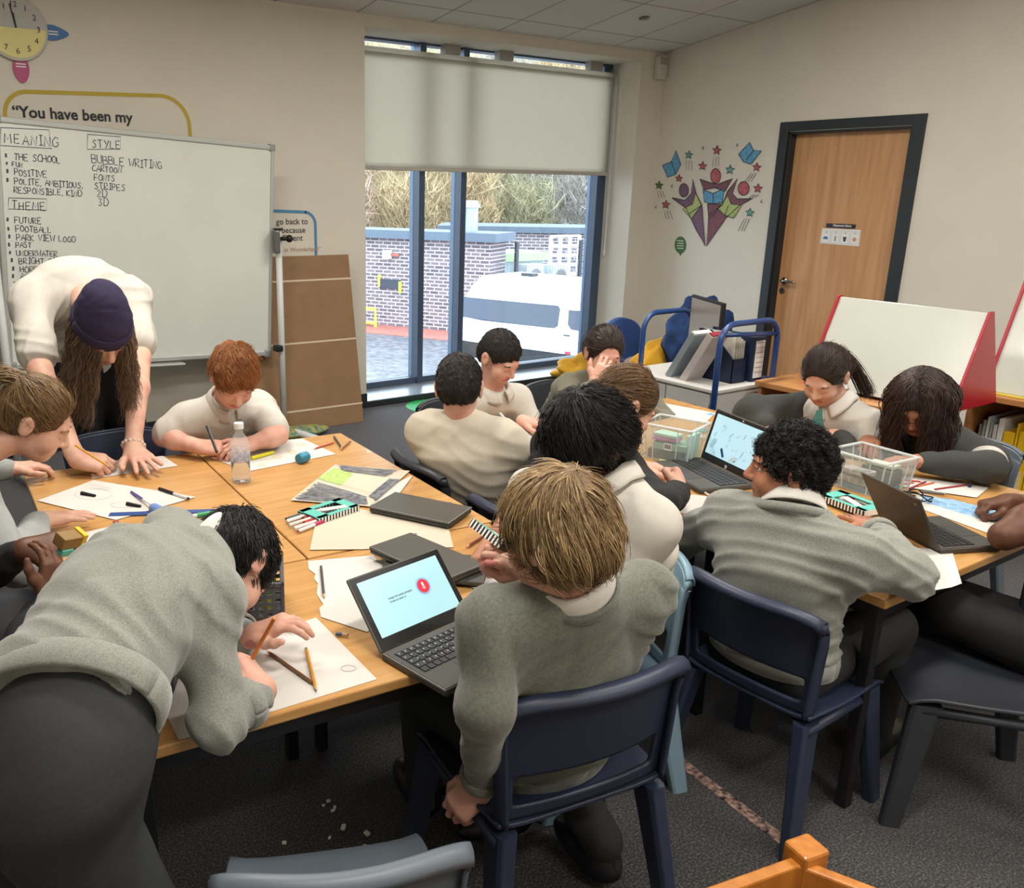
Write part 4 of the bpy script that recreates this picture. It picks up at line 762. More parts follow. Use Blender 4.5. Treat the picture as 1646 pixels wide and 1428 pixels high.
# pine box corner at the very front
m_orange = wood('orange_pine', '#c07a2c', '#a9651d', (20, 20, 3), .4, .3)
zp = .55; pc = atz(1283, 1368, zp); e1 = atz(1180, 1428, zp-.03); e2 = atz(1372, 1428, zp-.03); d1 = nrm((e1-pc)*V(1, 1, 0)); d2 = nrm((e2-pc)*V(1, 1, 0))
wb2 = thing('pine_trough', 'orange pine wooden trough corner at the bottom edge of the picture', 'wooden box', (pc[0], pc[1], 0)); R3 = np.stack([d1, np.cross(UZ, d1), UZ], 1)
pp = atz(1305, 1368, zp); MB().box((pp[0]+.005, pp[1]+.012, zp/2), (.055, .05, zp), R3).build('corner_post', m_orange, wb2, bevel=.006)
for dd in (d1, d2):
    Rr = np.stack([dd, np.cross(UZ, dd), UZ], 1); c = pc*V(1, 1, 0)+dd*.30+UZ*(zp-.10); MB().box(c, (.60, .022, .16), Rr).build('side_board', m_orange, wb2, bevel=.004)
far = pc+d1*.6+d2*.6; MB().box((far[0], far[1], zp/2), (.05, .05, zp), R3).build('corner_post', m_orange, wb2)
for q in (pc+d1*.6, pc+d2*.6): MB().box((q[0], q[1], zp/2), (.05, .05, zp), R3).build('corner_post', m_orange, wb2)
for s, dd in ((d2, d1), (d1, d2)):
    Rr = np.stack([dd, np.cross(UZ, dd), UZ], 1); c = pc*V(1, 1, 0)+s*.6+dd*.30+UZ*(zp-.10); MB().box(c, (.60, .022, .16), Rr).build('side_board', m_orange, wb2)
# ================================================================ PEOPLE: smooth-union surfaces turned into quads
def smin(a, b, k):
    h = np.maximum(k-np.abs(a-b), 0)/k; return np.minimum(a, b)-h*h*k*.25
def prim_d(p, P):
    t = p[0]
    if t == 'cap':                      # tapered limb, optionally wider along 'lat'
        _, a, b, ra, rb, lat, ratio, k = p; X = P-a; ab = b-a
        if lat is not None: X = X+np.outer(X@lat, lat)*(1/ratio-1); ab = ab+lat*(ab@lat)*(1/ratio-1)
        u = np.clip((X@ab)/max(ab@ab, 1e-9), 0, 1); return np.linalg.norm(X-u[:, None]*ab, axis=1)-(ra+(rb-ra)*u)
    _, c, r, R3, k = p; X = (P-c)@R3; q = np.linalg.norm(X/r, axis=1); g = np.linalg.norm(X/(r*r), axis=1)
    return q*(q-1)/np.maximum(g, 1e-6)
def prim_box(p):
    if p[0] == 'cap':
        r = max(p[3], p[4])*(p[6] if p[5] is not None else 1); return np.minimum(p[1], p[2])-r, np.maximum(p[1], p[2])+r
    e = np.sqrt(((p[3]*p[2])**2).sum(1)); return p[1]-e, p[1]+e
I3 = np.eye(3)
def cap(a, b, ra, rb=None, lat=None, ratio=1, k=.02): return ('cap', np.asarray(a, float), np.asarray(b, float), ra, ra if rb is None else rb, None if lat is None else nrm(lat), ratio, k)
def ell(c, r, R3=I3, k=.02): return ('ell', np.asarray(c, float), np.broadcast_to(np.asarray(r, float), (3,)).copy(), np.asarray(R3, float), k)
def chain(pts, rs, k=.012): return [cap(pts[i], pts[i+1], rs[i], rs[i+1], k=k) for i in range(len(pts)-1)]
def surf(prims, h, cuts=(), disp=None):
    lo = np.min([prim_box(p)[0] for p in prims], 0)-4*h; hi = np.max([prim_box(p)[1] for p in prims], 0)+4*h
    n = np.ceil((hi-lo)/h).astype(int)+1; F = np.full(n, 1.0, np.float32)
    ax = [lo[i]+h*np.arange(n[i]) for i in range(3)]
    def slab(p):
        a, b = prim_box(p); pad = p[-1]+4*h; i0 = np.clip(((a-pad-lo)/h).astype(int), 0, n-1); i1 = np.clip(((b+pad-lo)/h).astype(int)+2, 1, n)
        G = np.meshgrid(*[ax[i][i0[i]:i1[i]] for i in range(3)], indexing='ij'); return tuple(slice(i0[i], i1[i]) for i in range(3)), np.stack([g.ravel() for g in G], 1), G[0].shape
    for p in prims:
        s, P, sh = slab(p); F[s] = smin(F[s], prim_d(p, P).reshape(sh).astype(np.float32), p[-1])
    for p in cuts:
        s, P, sh = slab(p); F[s] = -smin(-F[s], prim_d(p, P).reshape(sh).astype(np.float32), p[-1])
    if disp is not None:
        near = np.nonzero(np.abs(F) < .03); P = np.stack([ax[i][near[i]] for i in range(3)], 1); F[near] += disp(P).astype(np.float32)
    ins = F < 0; S = ins.astype(np.int8); c = sum(S[i:n[0]-1+i, j:n[1]-1+j, k:n[2]-1+k] for i in (0, 1) for j in (0, 1) for k in (0, 1))
    I, J, K = np.nonzero((c > 0) & (c < 8)); m = len(I); vid = np.full(c.shape, -1, np.int32); vid[I, J, K] = np.arange(m)
    acc = np.zeros((m, 3)); cnt = np.zeros(m)
    val = {(i, j, k): F[I+i, J+j, K+k] for i in (0, 1) for j in (0, 1) for k in (0, 1)}
    for a in range(3):
        for q in ((0, 0), (0, 1), (1, 0), (1, 1)):
            e0 = list(q); e0.insert(a, 0); e1 = list(q); e1.insert(a, 1); v0, v1 = val[tuple(e0)], val[tuple(e1)]; x = (v0 < 0) != (v1 < 0)
            t = np.where(x, v0/np.where(x, v0-v1, 1), 0); pt = np.tile(np.array(e0, float), (m, 1)); pt[:, a] = t; acc[x] += pt[x]; cnt[x] += 1
    v = lo+h*(np.stack([I, J, K], 1)+acc/cnt[:, None]); fs = []
    for a in range(3):
        b, d = (a+1) % 3, (a+2) % 3
        s0 = [slice(None)]*3; s1 = [slice(None)]*3; s0[a] = slice(0, -1); s1[a] = slice(1, None); A, B = ins[tuple(s0)], ins[tuple(s1)]
        E = np.stack(np.nonzero(A != B), 1); ok = (E[:, b] > 0) & (E[:, d] > 0) & (E[:, b] < n[b]-1) & (E[:, d] < n[d]-1); E = E[ok]; fl = A[tuple(E.T)]
        def cell(db, dd): q = E.copy(); q[:, b] -= db; q[:, d] -= dd; return vid[tuple(q.T)]
        Q = np.stack([cell(1, 1), cell(0, 1), cell(0, 0), cell(1, 0)], 1); Q[~fl] = Q[~fl][:, ::-1]; fs.append(Q)
    return v, np.vstack(fs)
def creases(seed, ax, amp, f=46):
    rr = np.random.default_rng(seed+77); ax = nrm(ax); D = []
    for i in range(3): q = rr.normal(0, 1, 3); q -= ax*(q@ax); D.append(nrm(ax+nrm(q)*rr.uniform(.25, .9)))
    lo = rr.normal(0, 1, (6, 3))*9; ph = rr.uniform(0, 6.28, 12)
    def g(P):
        o = 0
        for i in range(3):
            w = 1.4*np.sin(P@lo[i]+ph[i])+.8*np.sin(P@lo[i]*2.3+ph[i+3]); s_ = np.abs(np.sin(P@D[i]*f*(.7+.35*i)+w)); m_ = np.clip(np.sin(P@lo[i+3]*1.1+ph[i+6])*1.3-.1, 0, 1); o = o-amp*m_*((1-s_*s_)**2*1.3-.4)
        return o
    return g
def ptree(v, parent): return v-np.array(parent.location)
def wave(seed, freq, amp, aniso=None):
    rr = np.random.default_rng(seed); D = rr.normal(0, 1, (7, 3)); D /= np.linalg.norm(D, axis=1)[:, None]
    if aniso is not None: D = D-np.outer(D@nrm(aniso), nrm(aniso))*.75
    fr = freq*rr.uniform(.6, 1.7, 7); ph = rr.uniform(0, 6.28, 7)
    def f(P):
        w = sum(np.sin(P@D[i]*fr[i]+ph[i]+1.3*np.sin(P@D[(i+2) % 7]*fr[i]*.6)) for i in range(7))/7
        return amp*(-np.abs(w)*2.2+.6+w*.5)
    return f
# --- hair strands as thin three sided tubes
def strands(paths, w0, w1=.3):
    "paths (N,M,3)"
    N, Mn, _ = paths.shape; t = np.gradient(paths, axis=1); t /= np.linalg.norm(t, axis=2, keepdims=True)+1e-9
    a = np.cross(t, np.array([.3, .5, .81])); a /= np.linalg.norm(a, axis=2, keepdims=True)+1e-9; b = np.cross(t, a)
    w = np.asarray(w0, float).reshape(-1, 1, 1)*np.linspace(1, w1, Mn).reshape(1, -1, 1)
    ring = np.stack([paths+w*(math.cos(g)*a+math.sin(g)*b) for g in (0, 2.094, 4.189)], 2).reshape(-1, 3)
    base = (np.arange(N)[:, None]*Mn+np.arange(Mn-1)[None, :]).reshape(-1, 1)*3; f = []
    for k in range(3): k2 = (k+1) % 3; f.append(base+np.array([[k, k2, 3+k2, 3+k]]))
    return ring, np.vstack(f)
SKIN = {'fair': ('#d6ac96', '#c99885'), 'pink': ('#d8a995', '#cb9483'), 'tan': ('#b98265', '#a46c52'), 'brown': ('#6b4634', '#583627')}
def skinmat(k): return mat('skin_'+k, SKIN[k][0], .5, col2=SKIN[k][1], nscale=16, sss=.06, spec=.35)
HAIR = {'blond': ('#b3976d', '#745b3c'), 'ginger': ('#b3743f', '#7c4826'), 'black': ('#171416', '#0b0a0b'), 'brown': ('#80603f', '#4d3623'), 'dark': ('#46332c', '#231815'), 'mouse': ('#96784f', '#5b4229'), 'long': ('#80654f', '#4a3729'), 'cropped': ('#2c211c', '#1b1412')}
def hairmat(k): return mat('hair_'+k, HAIR[k][0], .42, col2=HAIR[k][1], nscale=22, island=1, spec=.45)
def capmat(k): return mat('haircap_'+k, HAIR[k][1], .7, noise=.35, nscale=70)
RX, RY, RZ_ = .072, .090, .080           # cranium
def head_prims(W, s, nb, ears=True, eyes=False):
    "W maps head-local metres to world"
    L = lambda *a: W(V(*a)); R3 = W.R; e = lambda c, r, k=.02: ell(L(*c), V(*r)*s, R3, k*s); c_ = lambda a, b, ra, rb=None, k=.012: cap(L(*a), L(*b), ra*s, (ra if rb is None else rb)*s, k=k*s)
    P = [e((0, -.012, .033), (RX, RY, RZ_)), e((0, .028, -.028), (.057, .062, .078), .03), e((0, .052, -.083), (.029, .030, .022), .03), e((.033, .058, -.036), (.026, .026, .030), .02), e((-.033, .058, -.036), (.026, .026, .030), .02),
         c_((-.032, .079, .017), (.032, .079, .017), .011, k=.015), c_((0, .088, .004), (0, .104, -.026), .0075, .0115, .012), e((.011, .094, -.031), (.008, .009, .007), .008), e((-.011, .094, -.031), (.008, .009, .007), .008),
         c_((-.016, .083, -.053), (.016, .083, -.053), .0068, k=.007), c_((-.013, .083, -.0625), (.013, .083, -.0625), .0072, k=.006)]
    if ears:
        for sx in (-1, 1): P += [e((sx*.076, -.012, -.008), (.009, .020, .031), .008), e((sx*.081, -.019, .004), (.006, .014, .020), .006)]
    P += [cap(L(0, -.02, -.055), nb, .047*s, .050*s, k=.03)]
    C = [e((sx*.030, .098, .000), (.017, .016, .012), .010) for sx in (-1, 1)]+[c_((-.017, .094, -.0578), (.017, .094, -.0578), .0022, k=.003)]
    if not eyes: C = C[2:]; P += [e((sx*.030, .0775, -.001), (.0135, .0105, .0085), .006) for sx in (-1, 1)]
    if ears: C += [e((sx*.089, -.008, -.004), (.008, .010, .016), .005) for sx in (-1, 1)]
    return P, C
class HeadMap:
    def __init__(s, c, look, up, sc_): s.c = np.asarray(c, float); s.R = frame(y=look, z=up) if False else None; y = nrm(look); x = nrm(np.cross(y, nrm(up))); s.R = np.stack([x, y, np.cross(x, y)], 1); s.s = sc_
    def __call__(s, v): return s.c+s.s*(np.atleast_2d(v)@s.R.T).reshape(np.shape(v))
    def inv(s, P): return (P-s.c)@s.R/s.s
CURL = {'flat': (4, 6, 4), 'spread': (4, 6, 4), 'relax': (22, 30, 18), 'grip': (48, 58, 30), 'pen': (42, 62, 30), 'fist': (75, 85, 45), 'drape': (35, 40, 20)}
def hand_prims(Wp, Fd, N, right, s, pose, core=None):
    F = nrm(Fd); N = nrm(N-F*(N@F)); T = np.cross(N, F)*(1 if right else -1)      # T points to the thumb side
    L = lambda a, b, c: Wp+s*(T*a+F*b+N*c); P = []
    for x0, x1 in ((.017, .028), (.006, .010), (-.006, -.009), (-.015, -.026)): P.append(cap(L(x0*.8, .004, 0), L(x1, .074, .002), .0135*s, .0112*s, k=.016*s))
    P.append(ell(L(0, .042, -.004), V(.033, .042, .012)*s, np.stack([T, F, N], 1), .02*s))
    cu = CURL[pose]
    for i, (x, y, ln) in enumerate(((.029, .078, .066), (.010, .084, .073), (-.010, .081, .068), (-.028, .071, .053))):
        sp = {'spread': .26, 'flat': .10, 'relax': .07}.get(pose, .02)*(1.5-i)/1.5; a = 0; p = L(x, y, .001); d0 = nrm(F+T*sp); pts = [p]
        ex = 1+(.12*i if pose in ('pen', 'relax', 'drape') else 0)-(.25 if pose == 'pen' and i == 0 else 0)
        for j, fr in enumerate((.45, .31, .24)):
            a += math.radians(cu[j]*ex); d = d0*math.cos(a)-N*math.sin(a); p = p+d*ln*fr*s; pts.append(p)
        P += chain(pts, [.0088*s, .0080*s, .0074*s, .0064*s], .0045*s)
    if pose in ('pen', 'grip', 'fist'): tp = [(.024, .022, -.010), (.040, .050, -.024), (.034, .078, -.034), (.022, .096, -.038)]
    elif pose == 'drape': tp = [(.024, .020, -.006), (.048, .045, -.016), (.056, .070, -.028), (.052, .088, -.036)]
    else: tp = [(.024, .018, -.004), (.049, .043, -.010), (.062, .066, -.013), (.068, .086, -.014)]
    P += chain([L(*q) for q in tp], [.0135*s, .0112*s, .0095*s, .0075*s], .010*s)
    return P, L
def ik(S, W, l1, l2, hint):
    d = W-S; D = min(np.linalg.norm(d), (l1+l2)*.995); u = nrm(d); a = (l1*l1-l2*l2+D*D)/(2*D); hgt = math.sqrt(max(l1*l1-a*a, 0)); h = nrm(hint-u*(hint@u)); return S+u*a+h*hgt
def person(label, HC, look, up, NB, PV, lat, hc='brown', hair='short', skin='fair', top='sweat', topm=None, sleeve='long', legm=None, slw=1.0, s=1.0, hs=1.0, arms=None, legs=None, sw=.150, hunch=.06, mid=None, collar=None, seed=1, eyes=False, ears=True, stand=False, extra=None, fold=1.0, tieM=None, rib=True, back=None, bulk=1.0, capk={}):
    HC, NB, PV, lat = map(np.asarray, (HC, NB, PV, lat)); lat = nrm(lat)
    root = thing('person', label, 'person', (PV[0], PV[1], 0)); W = HeadMap(HC, np.asarray(look, float), np.asarray(up, float), hs)
    ax = nrm(NB-PV); fwd = nrm(np.cross(UZ, lat)) if back is None else nrm(back); MID = (PV+NB)/2-fwd*hunch if mid is None else np.asarray(mid)
    sp = [PV, .25*PV+.5*MID+.25*NB, .09*PV+.42*MID+.49*NB, NB]
    sp[2] = .11*PV+.44*MID+.45*NB
    dn = nrm(PV-NB)
    S = {'R': NB+lat*sw*s+dn*.055*s, 'L': NB-lat*sw*s+dn*.055*s}
    skinP = []; cuts = []; HP, HCt = head_prims(W, hs, NB+dn*.01, ears, eyes); skinP += HP; cuts += HCt
    skinP += [cap(NB+dn*.02, sp[2], .045*s, .05*s, k=.02), cap(sp[2], sp[1], .05*s, k=.02), cap(sp[1], PV, .05*s, k=.02)]
    sb = s*bulk; hem = sp[0]+(sp[1]-sp[0])*(.30 if stand else 0)
    topP = [cap(hem, sp[1], (.116 if stand else .108)*sb, .100*sb, lat, 1.46 if stand else 1.42, .03), cap(sp[1], sp[2], .098*sb, .100*sb, lat, 1.45, .05), cap(sp[2], NB+dn*.045*s, .096*sb, .064*s, lat, 1.5, .05)]
    for q in 'RL': topP.append(cap(NB+dn*.035*s, S[q], .050*s, .052*s, k=.075))
    l1, l2 = .262*s, .235*s; A = {}
    for q, a in (arms or {}).items():
        el_, wr, Fd, N, pose = a[:5]; wr = np.asarray(wr, float); hint = np.asarray(el_[1], float) if isinstance(el_, tuple) and isinstance(el_[0], str) else None
        S_q = S[q]+np.asarray(a[6]) if len(a) > 6 else S[q]
        E = ik(S_q, wr, l1, l2, hint) if hint is not None else np.asarray(el_, float)
        N = np.asarray(N, float); Fd = np.asarray(Fd, float); A[q] = (E, wr); sl = a[5] if len(a) > 5 and a[5] else sleeve
        thin = .62 if sl == 'long' else 1; slf = .3 if sl == 'cap' else .97 if sl == 'drape' else .76
        skinP += [cap(sp[2], S_q, .03*s, .032*s, k=.02), cap(S_q, E, .040*s*thin, .034*s*thin, k=.015), cap(E, E+(wr-E)*.35, .035*s*thin, .036*s*thin, k=.02), cap(E+(wr-E)*.35, wr, .036*s*thin, .0225*s, k=.02), cap(wr-nrm(wr-E)*.03*s, wr+nrm(Fd)*.012*s, .0225*s, .021*s, lat=np.cross(N, Fd), ratio=1.2, k=.015)]
        hp, HL = hand_prims(wr, Fd, N, q == 'R', s*.93, pose); skinP += hp; A[q] += (HL,)
        if len(a) > 6: topP.append(cap(NB+dn*.03*s, S_q, .05*s, .056*s, k=.05))
        if sl == 'long':
            ce = wr-nrm(wr-E)*.020*s; topP += [cap(S_q, E, .054*s*slw, .051*s*slw, k=.06), cap(E, E+(ce-E)*.6, .050*s*slw, .043*s*slw, k=.025), cap(E+(ce-E)*.6, ce-nrm(ce-E)*.03*s, .043*s*slw, .040*s*slw, k=.02), cap(ce-nrm(ce-E)*.035*s, ce, .034*s, .033*s, k=.012)]
        else:
            topP += [cap(S_q, S_q+(E-S_q)*slf*.8, .054*s, .058*s, k=.06), cap(S_q+(E-S_q)*slf*.8, S_q+(E-S_q)*slf, .058*s, .060*s, k=.012)]
    # sitting or standing legs under trousers
    hv = fwd*.035*s if stand else 0; legP = [cap(PV+hv-lat*.05*s-UZ*.02, PV+hv+lat*.05*s-UZ*.02, (.100 if stand else .098)*s, k=.04), cap(PV+hv, sp[1]*.30+PV*.70+hv, (.110 if stand else .090)*s, (.106 if stand else .082)*s, lat, 1.32, .04)]; shoes = []
    for q, (kn, an) in (legs or {}).items():
        sg = 1 if q == 'R' else -1; hp_ = PV+lat*sg*.066*s-UZ*.05; kn = np.asarray(kn, float); an = np.asarray(an, float)
        legP += [cap(hp_, kn, (.096 if stand else .086)*s, (.078 if stand else .066)*s, k=.04), cap(kn, an+UZ*.03, .064*s, .050*s, k=.02)]; skinP += [cap(PV, hp_, .04*s, k=.02), cap(hp_, kn, .04*s, k=.02), cap(kn, an, .036*s, .028*s, k=.02)]; shoes.append((an, nrm((kn-an)*V(1, 1, 0)+fwd*.6+ (0 if legs is None else 0))))
    # the body: one continuous skin surface
    v, f = surf(skinP, .0036, cuts); nvv = len(v)
    fc = W.inv(v[f].mean(1)); lip = (np.abs(fc[:, 0]) < .021) & (fc[:, 1] > .078) & (np.abs(fc[:, 2]+.0578) < .0105-.00018*(fc[:, 0]*1000)**2*.06)
    lipm = mat('lips_'+skin, {'fair': '#b86f66', 'pink': '#bb6f68', 'tan': '#8d5348', 'brown': '#5a3230'}[skin], .4)
    body = mesh_obj('body', v-np.array(root.location), f, None, root, True, mats=[skinmat(skin), lipm], midx=lip.astype(np.int32))
    # clothes
    dsp = None
    if topm is not None:
        w1 = wave(seed, 22, .0055*fold, None); w2 = creases(seed, ax, (.0038 if top == 'sweat' else .0030)*min(1, fold+.3))
        hx = nrm(sp[0]-sp[1]); v, f = surf(topP, .0062, [ell(hem+hx*(.55+(.012 if stand else .03)*s), .55, k=.006)], lambda P: w1(P)+w2(P)); mesh_obj({'sweat': 'sweatshirt', 'polo': 'polo_shirt', 'shirt': 'shirt', 'tee': 'tee_shirt', 'cardigan': 'cardigan', 'black': 'black_top'}[top], v-np.array(root.location), f, topm, root, True)
        if top == 'sweat' and rib: na = nrm(nrm(W(V(0, -.02, -.055))-NB)+ax*.8); ring_band('neck_rib', NB+na*.010*s, na, lat, .078*s, .076*s, .020*s, topm, root)
        if top == 'sweat':   # ribbed hem and cuffs
            hb = hem-nrm(sp[1]-PV)*(.004 if stand else .012)*s; ring_band('hem_band', hb, nrm(sp[1]-PV), lat, (.110 if stand else .104)*sb*1.44, (.108 if stand else .104)*sb, .05*s, topm, root)
            for q in A:
                if (arms[q][5] if len(arms[q]) > 5 and arms[q][5] else sleeve) == 'long': E, wr = A[q][:2]; d = nrm(wr-E); ring_band('cuff', wr-d*.045*s, d, np.cross(d, UZ+.1), .0375*s, .0375*s, .03*s, topm, root)
    if legm is not None:
        w3 = wave(seed+9, 30, .004); v, f = surf(legP, .0075, (), lambda P: w3(P)); mesh_obj('trousers', v-np.array(root.location), f, legm, root, True)
    for an, d in shoes:
        R3 = np.stack([np.cross(d, UZ), d, UZ], 1); zb = an[2]-.07*s
        v, f = surf([ell(an+d*.055*s-UZ*.03*s, V(.043, .115, .042)*s, R3), cap(an, an-UZ*.03*s, .042*s, k=.03)], .006, [ell(an-UZ*(.07*s+.5), (.5, .5, .5*1.0), k=.004)]); mesh_obj('shoe', v-np.array(root.location), f, mat('black_shoe_leather', '#15151a', .35), root, True)
    if collar is not None: collar_mesh(W, NB, nrm(W(V(0, -.02, -.055))-NB), fwd, lat, s, collar, root)
    hair_build(hair, hc, W, hs, root, seed, NB, capk)
    if eyes:
        for sx in (-1, 1):
            c = W(V(sx*.030, .0735, .001)); e = MB().sphere(c, .0118*hs, 16, 12).build('eye', mat('eye_white', '#d9d3cc', .2), root, smooth=True)
            MB().sphere(W(V(sx*.030, .0826, -.0015)), V(.0058, .0030, .0058)*hs, 14, 8, W.R).build('iris', mat('iris_dark', '#2a1c15', .15), e, smooth=True)
            for zz, th, nm in ((.0085, .0042, 'eyelid'),): MB().tube([W(V(sx*.030+x*.001, .0868-abs(x)*.0004, zz-x*x*.00003)) for x in range(-13, 14, 2)], .0038*hs, 6).build(nm, skinmat(skin), root, smooth=True)
    for sx in (-1, 1): MB().tube([W(V(sx*(.030+x*.001), .0922-abs(x)*.0008-.0001*x*x*.2, .0215-x*x*.00003)) for x in range(-16, 17, 4)], [.0012*hs]+[.0028*hs]*7+[.0012*hs], 6).build('eyebrow', hairmat(hc if hc != 'blond' else 'mouse'), root, smooth=True)
    return root, W, S, A, sp
def ring_band(name, c, d, lat, a, b, hgt, m, root):
    d = nrm(d); x = nrm(lat-d*(lat@d)); y = np.cross(d, x); n = 40; P = np.zeros((n+1, 5, 3))
    for i in range(n+1):
        t = 2*math.pi*i/n
        for j, (u, o) in enumerate(((-.5, 0), (-.42, .006), (0, .008), (.42, .006), (.5, 0))): P[i, j] = c+x*(a+o)*math.cos(t)+y*(b+o)*math.sin(t)+d*u*hgt
    MB().grid(P).build(name, m, root, smooth=True, solid=.003)
def collar_mesh(W, NB, axd, fwd, lat, s, spec, root):
    m, kind = spec; x = nrm(lat-axd*(lat@axd)); y = nrm(np.cross(axd, x)); y = y if y@fwd > 0 else -y; n = 44; c = NB+axd*.022*s; P = np.zeros((n+1, 7, 3)); gap = .35
    for i in range(n+1):
        t = math.pi/2+gap/2+(2*math.pi-gap)*i/n; pt = 1+.25*max(0, math.sin(t))**6           # longer collar points at the front
        for j, (r, z) in enumerate(((.050, -.006), (.052, .018), (.0545, .030), (.060, .031), (.066, .012), (.069, -.002), (.072, -.012*pt))):
            fr_ = (1+.10*max(0, math.sin(t))) if j < 4 else 1.02+.14*max(0, math.sin(t)); P[i, j] = c+s*(x*r*1.08*fr_*math.cos(t)+y*r*fr_*math.sin(t)+axd*(z-.027*max(0, math.sin(t))*(1 if j > 0 else .6)))
    MB().grid(P).build('collar', m, root, smooth=True, solid=.0035)
def on_skull(v, t):      # push local points out of the cranium grown by t
    c = V(0, -.012, .033); r = V(RX, RY, RZ_)+t; q = (v-c)/r; n = np.linalg.norm(q, axis=1, keepdims=True); return np.where(n < 1, c+q/np.maximum(n, 1e-6)*r, v)
def hair_build(style, hc, W, hs, root, seed, NB, kw):
    rr = np.random.default_rng(seed+50); cols = capmat(hc); hm = hairmat(hc)
    t = {'bowl': .019, 'short': .012, 'crop': .007, 'fade': .005, 'thick': .020, 'curly': .013, 'pony': .010, 'long': .014, 'none': 0, 'beanie': .006}[style]
    L = lambda c: W(np.asarray(c, float)); E = lambda c, r, k=.012: ell(L(c), np.asarray(r, float)*hs, W.R, k*hs)
    P = [E((0, -.014, .035), (RX+t, RY+t, RZ_+t))]
    if style in ('bowl', 'thick'): P.append(E((0, -.045, -.012), (RX+t*.9, .058+t, .072), .03))
    elif style in ('short', 'crop', 'fade', 'pony', 'long', 'curly', 'beanie'): P.append(E((0, -.048, -.010), (RX*.93+t*.7, .052+t, .064), .03))
    fz = {'bowl': -.034, 'thick': -.03, 'pony': .006}.get(style, -.022)
    C = [E((0, .125, fz-.02), (.086, .082, .096), .012), E((0, .10, -.09), (.10, .10, .075), .012), E((0, -.03, -.145), (.10, .12, .072), .02)]
    if style in ('short', 'crop', 'fade', 'pony'):
        for sx in (-1, 1): C.append(E((sx*.092, .004, -.024), (.034, .028, .045), .01))
    elif style in ('bowl', 'thick', 'curly'):
        for sx in (-1, 1): C.append(E((sx*.095, -.006, -.045), (.03, .024, .034), .01))
    dsp = None
    if style == 'curly':
        q1 = wave(seed, 150, .010); q2 = wave(seed+2, 260, .006); dsp = lambda X: q1(X)+q2(X)
    if style != 'curly':
        q1 = wave(seed, 60, .003 if style in ('bowl', 'thick', 'short') else .0012); q2 = wave(seed+3, 240, .0022); dsp = lambda X: q1(X)+q2(X)
    v, f = surf(P, .0042, C, dsp); hair = mesh_obj('hair', v-np.array(root.location), f, cols, root, True)
    if style == 'beanie': bpy.data.objects.remove(hair); hair = None
    vl_ = W.inv(v); fa = f[rr.integers(0, len(f), {'bowl': 5200, 'thick': 5200, 'short': 5200, 'crop': 4200, 'fade': 4200, 'curly': 3600, 'pony': 4200, 'long': 1500, 'beanie': 10}[style])]
    w = rr.dirichlet((1, 1, 1, 1), len(fa)); p = (vl_[fa]*w[:, :, None]).sum(1); n = np.cross(vl_[fa[:, 2]]-vl_[fa[:, 0]], vl_[fa[:, 3]]-vl_[fa[:, 1]]); n /= np.linalg.norm(n, axis=1)[:, None]+1e-9
    out_ = ((p-V(0, -.012, .02))*n).sum(1) > 0; p, n = p[out_], n[out_]; N = len(p); parts = []
    crown = np.array(kw.get('crown', (.006, -.055, .105)))
    if style in ('bowl', 'thick', 'short', 'crop', 'fade'):
        fl = p-crown; fl[:, 2] -= kw.get('down', .35)*np.maximum(0, .10-p[:, 2]); fl[:, 1] += kw.get('fwdflow', .0); swirl = np.cross(n, fl); fl = fl+swirl*.35
        ln = {'bowl': .055, 'thick': .05, 'short': .032, 'crop': .014, 'fade': .010}[style]*rr.uniform(.6, 1.25, N); lift = {'bowl': .0035, 'thick': .008, 'short': .006, 'crop': .003, 'fade': .002}[style]
    elif style in ('pony', 'long'):
        if style == 'pony': fl = np.array(kw.get('tie', (0, -.10, .055)))-p; ln = np.minimum(np.linalg.norm(fl, axis=1)*.9, .075)*rr.uniform(.6, 1.1, N)
        else: fl = np.stack([np.sign(p[:, 0]+1e-6)*.05, -(p[:, 1]-.02)*.3-.01, -.06-np.abs(p[:, 0])], 1); ln = rr.uniform(.05, .09, N)
        lift = .0025
    if style != 'curly' and style != 'beanie':
        fl = fl+rr.normal(0, .05, (N, 3))*np.linalg.norm(fl, axis=1, keepdims=True)*{'short': 3, 'crop': 2.5, 'fade': 2, 'bowl': .9, 'thick': 1.6}.get(style, .8); tg = fl-(fl*n).sum(1, keepdims=True)*n; tg /= np.linalg.norm(tg, axis=1)[:, None]+1e-9
        u = np.linspace(0, 1, 6)[None, :, None]; l3 = ln[:, None, None]; li = (lift*rr.uniform(.3, 1.5, N))[:, None, None]
        paths = p[:, None]+tg[:, None]*l3*u+n[:, None]*(li*(u*(1.6-u))*1.6-(l3*u)**2/(2*.085))-n[:, None]*.001
        if style in ('bowl', 'thick') and kw.get('tuft'): paths[:, :, 2] += 0
        parts.append((paths, rr.uniform(.0008, .0016, N)))
    elif style == 'curly':
        u = np.linspace(0, 1, 9)[None, :]; ph = rr.uniform(0, 6.28, (N, 1)); a = rr.normal(0, 1, (N, 3)); a -= (a*n).sum(1, keepdims=True)*n; a /= np.linalg.norm(a, axis=1)[:, None]; b = np.cross(n, a); r_ = rr.uniform(.004, .008, (N, 1))
        paths = p[:, None]-n[:, None]*.003+n[:, None]*(u*rr.uniform(.006, .016, (N, 1)))[:, :, None]+a[:, None]*(r_*np.cos(9*u+ph))[:, :, None]+b[:, None]*(r_*np.sin(9*u+ph))[:, :, None]; parts.append((paths, rr.uniform(.0010, .0018, N)))
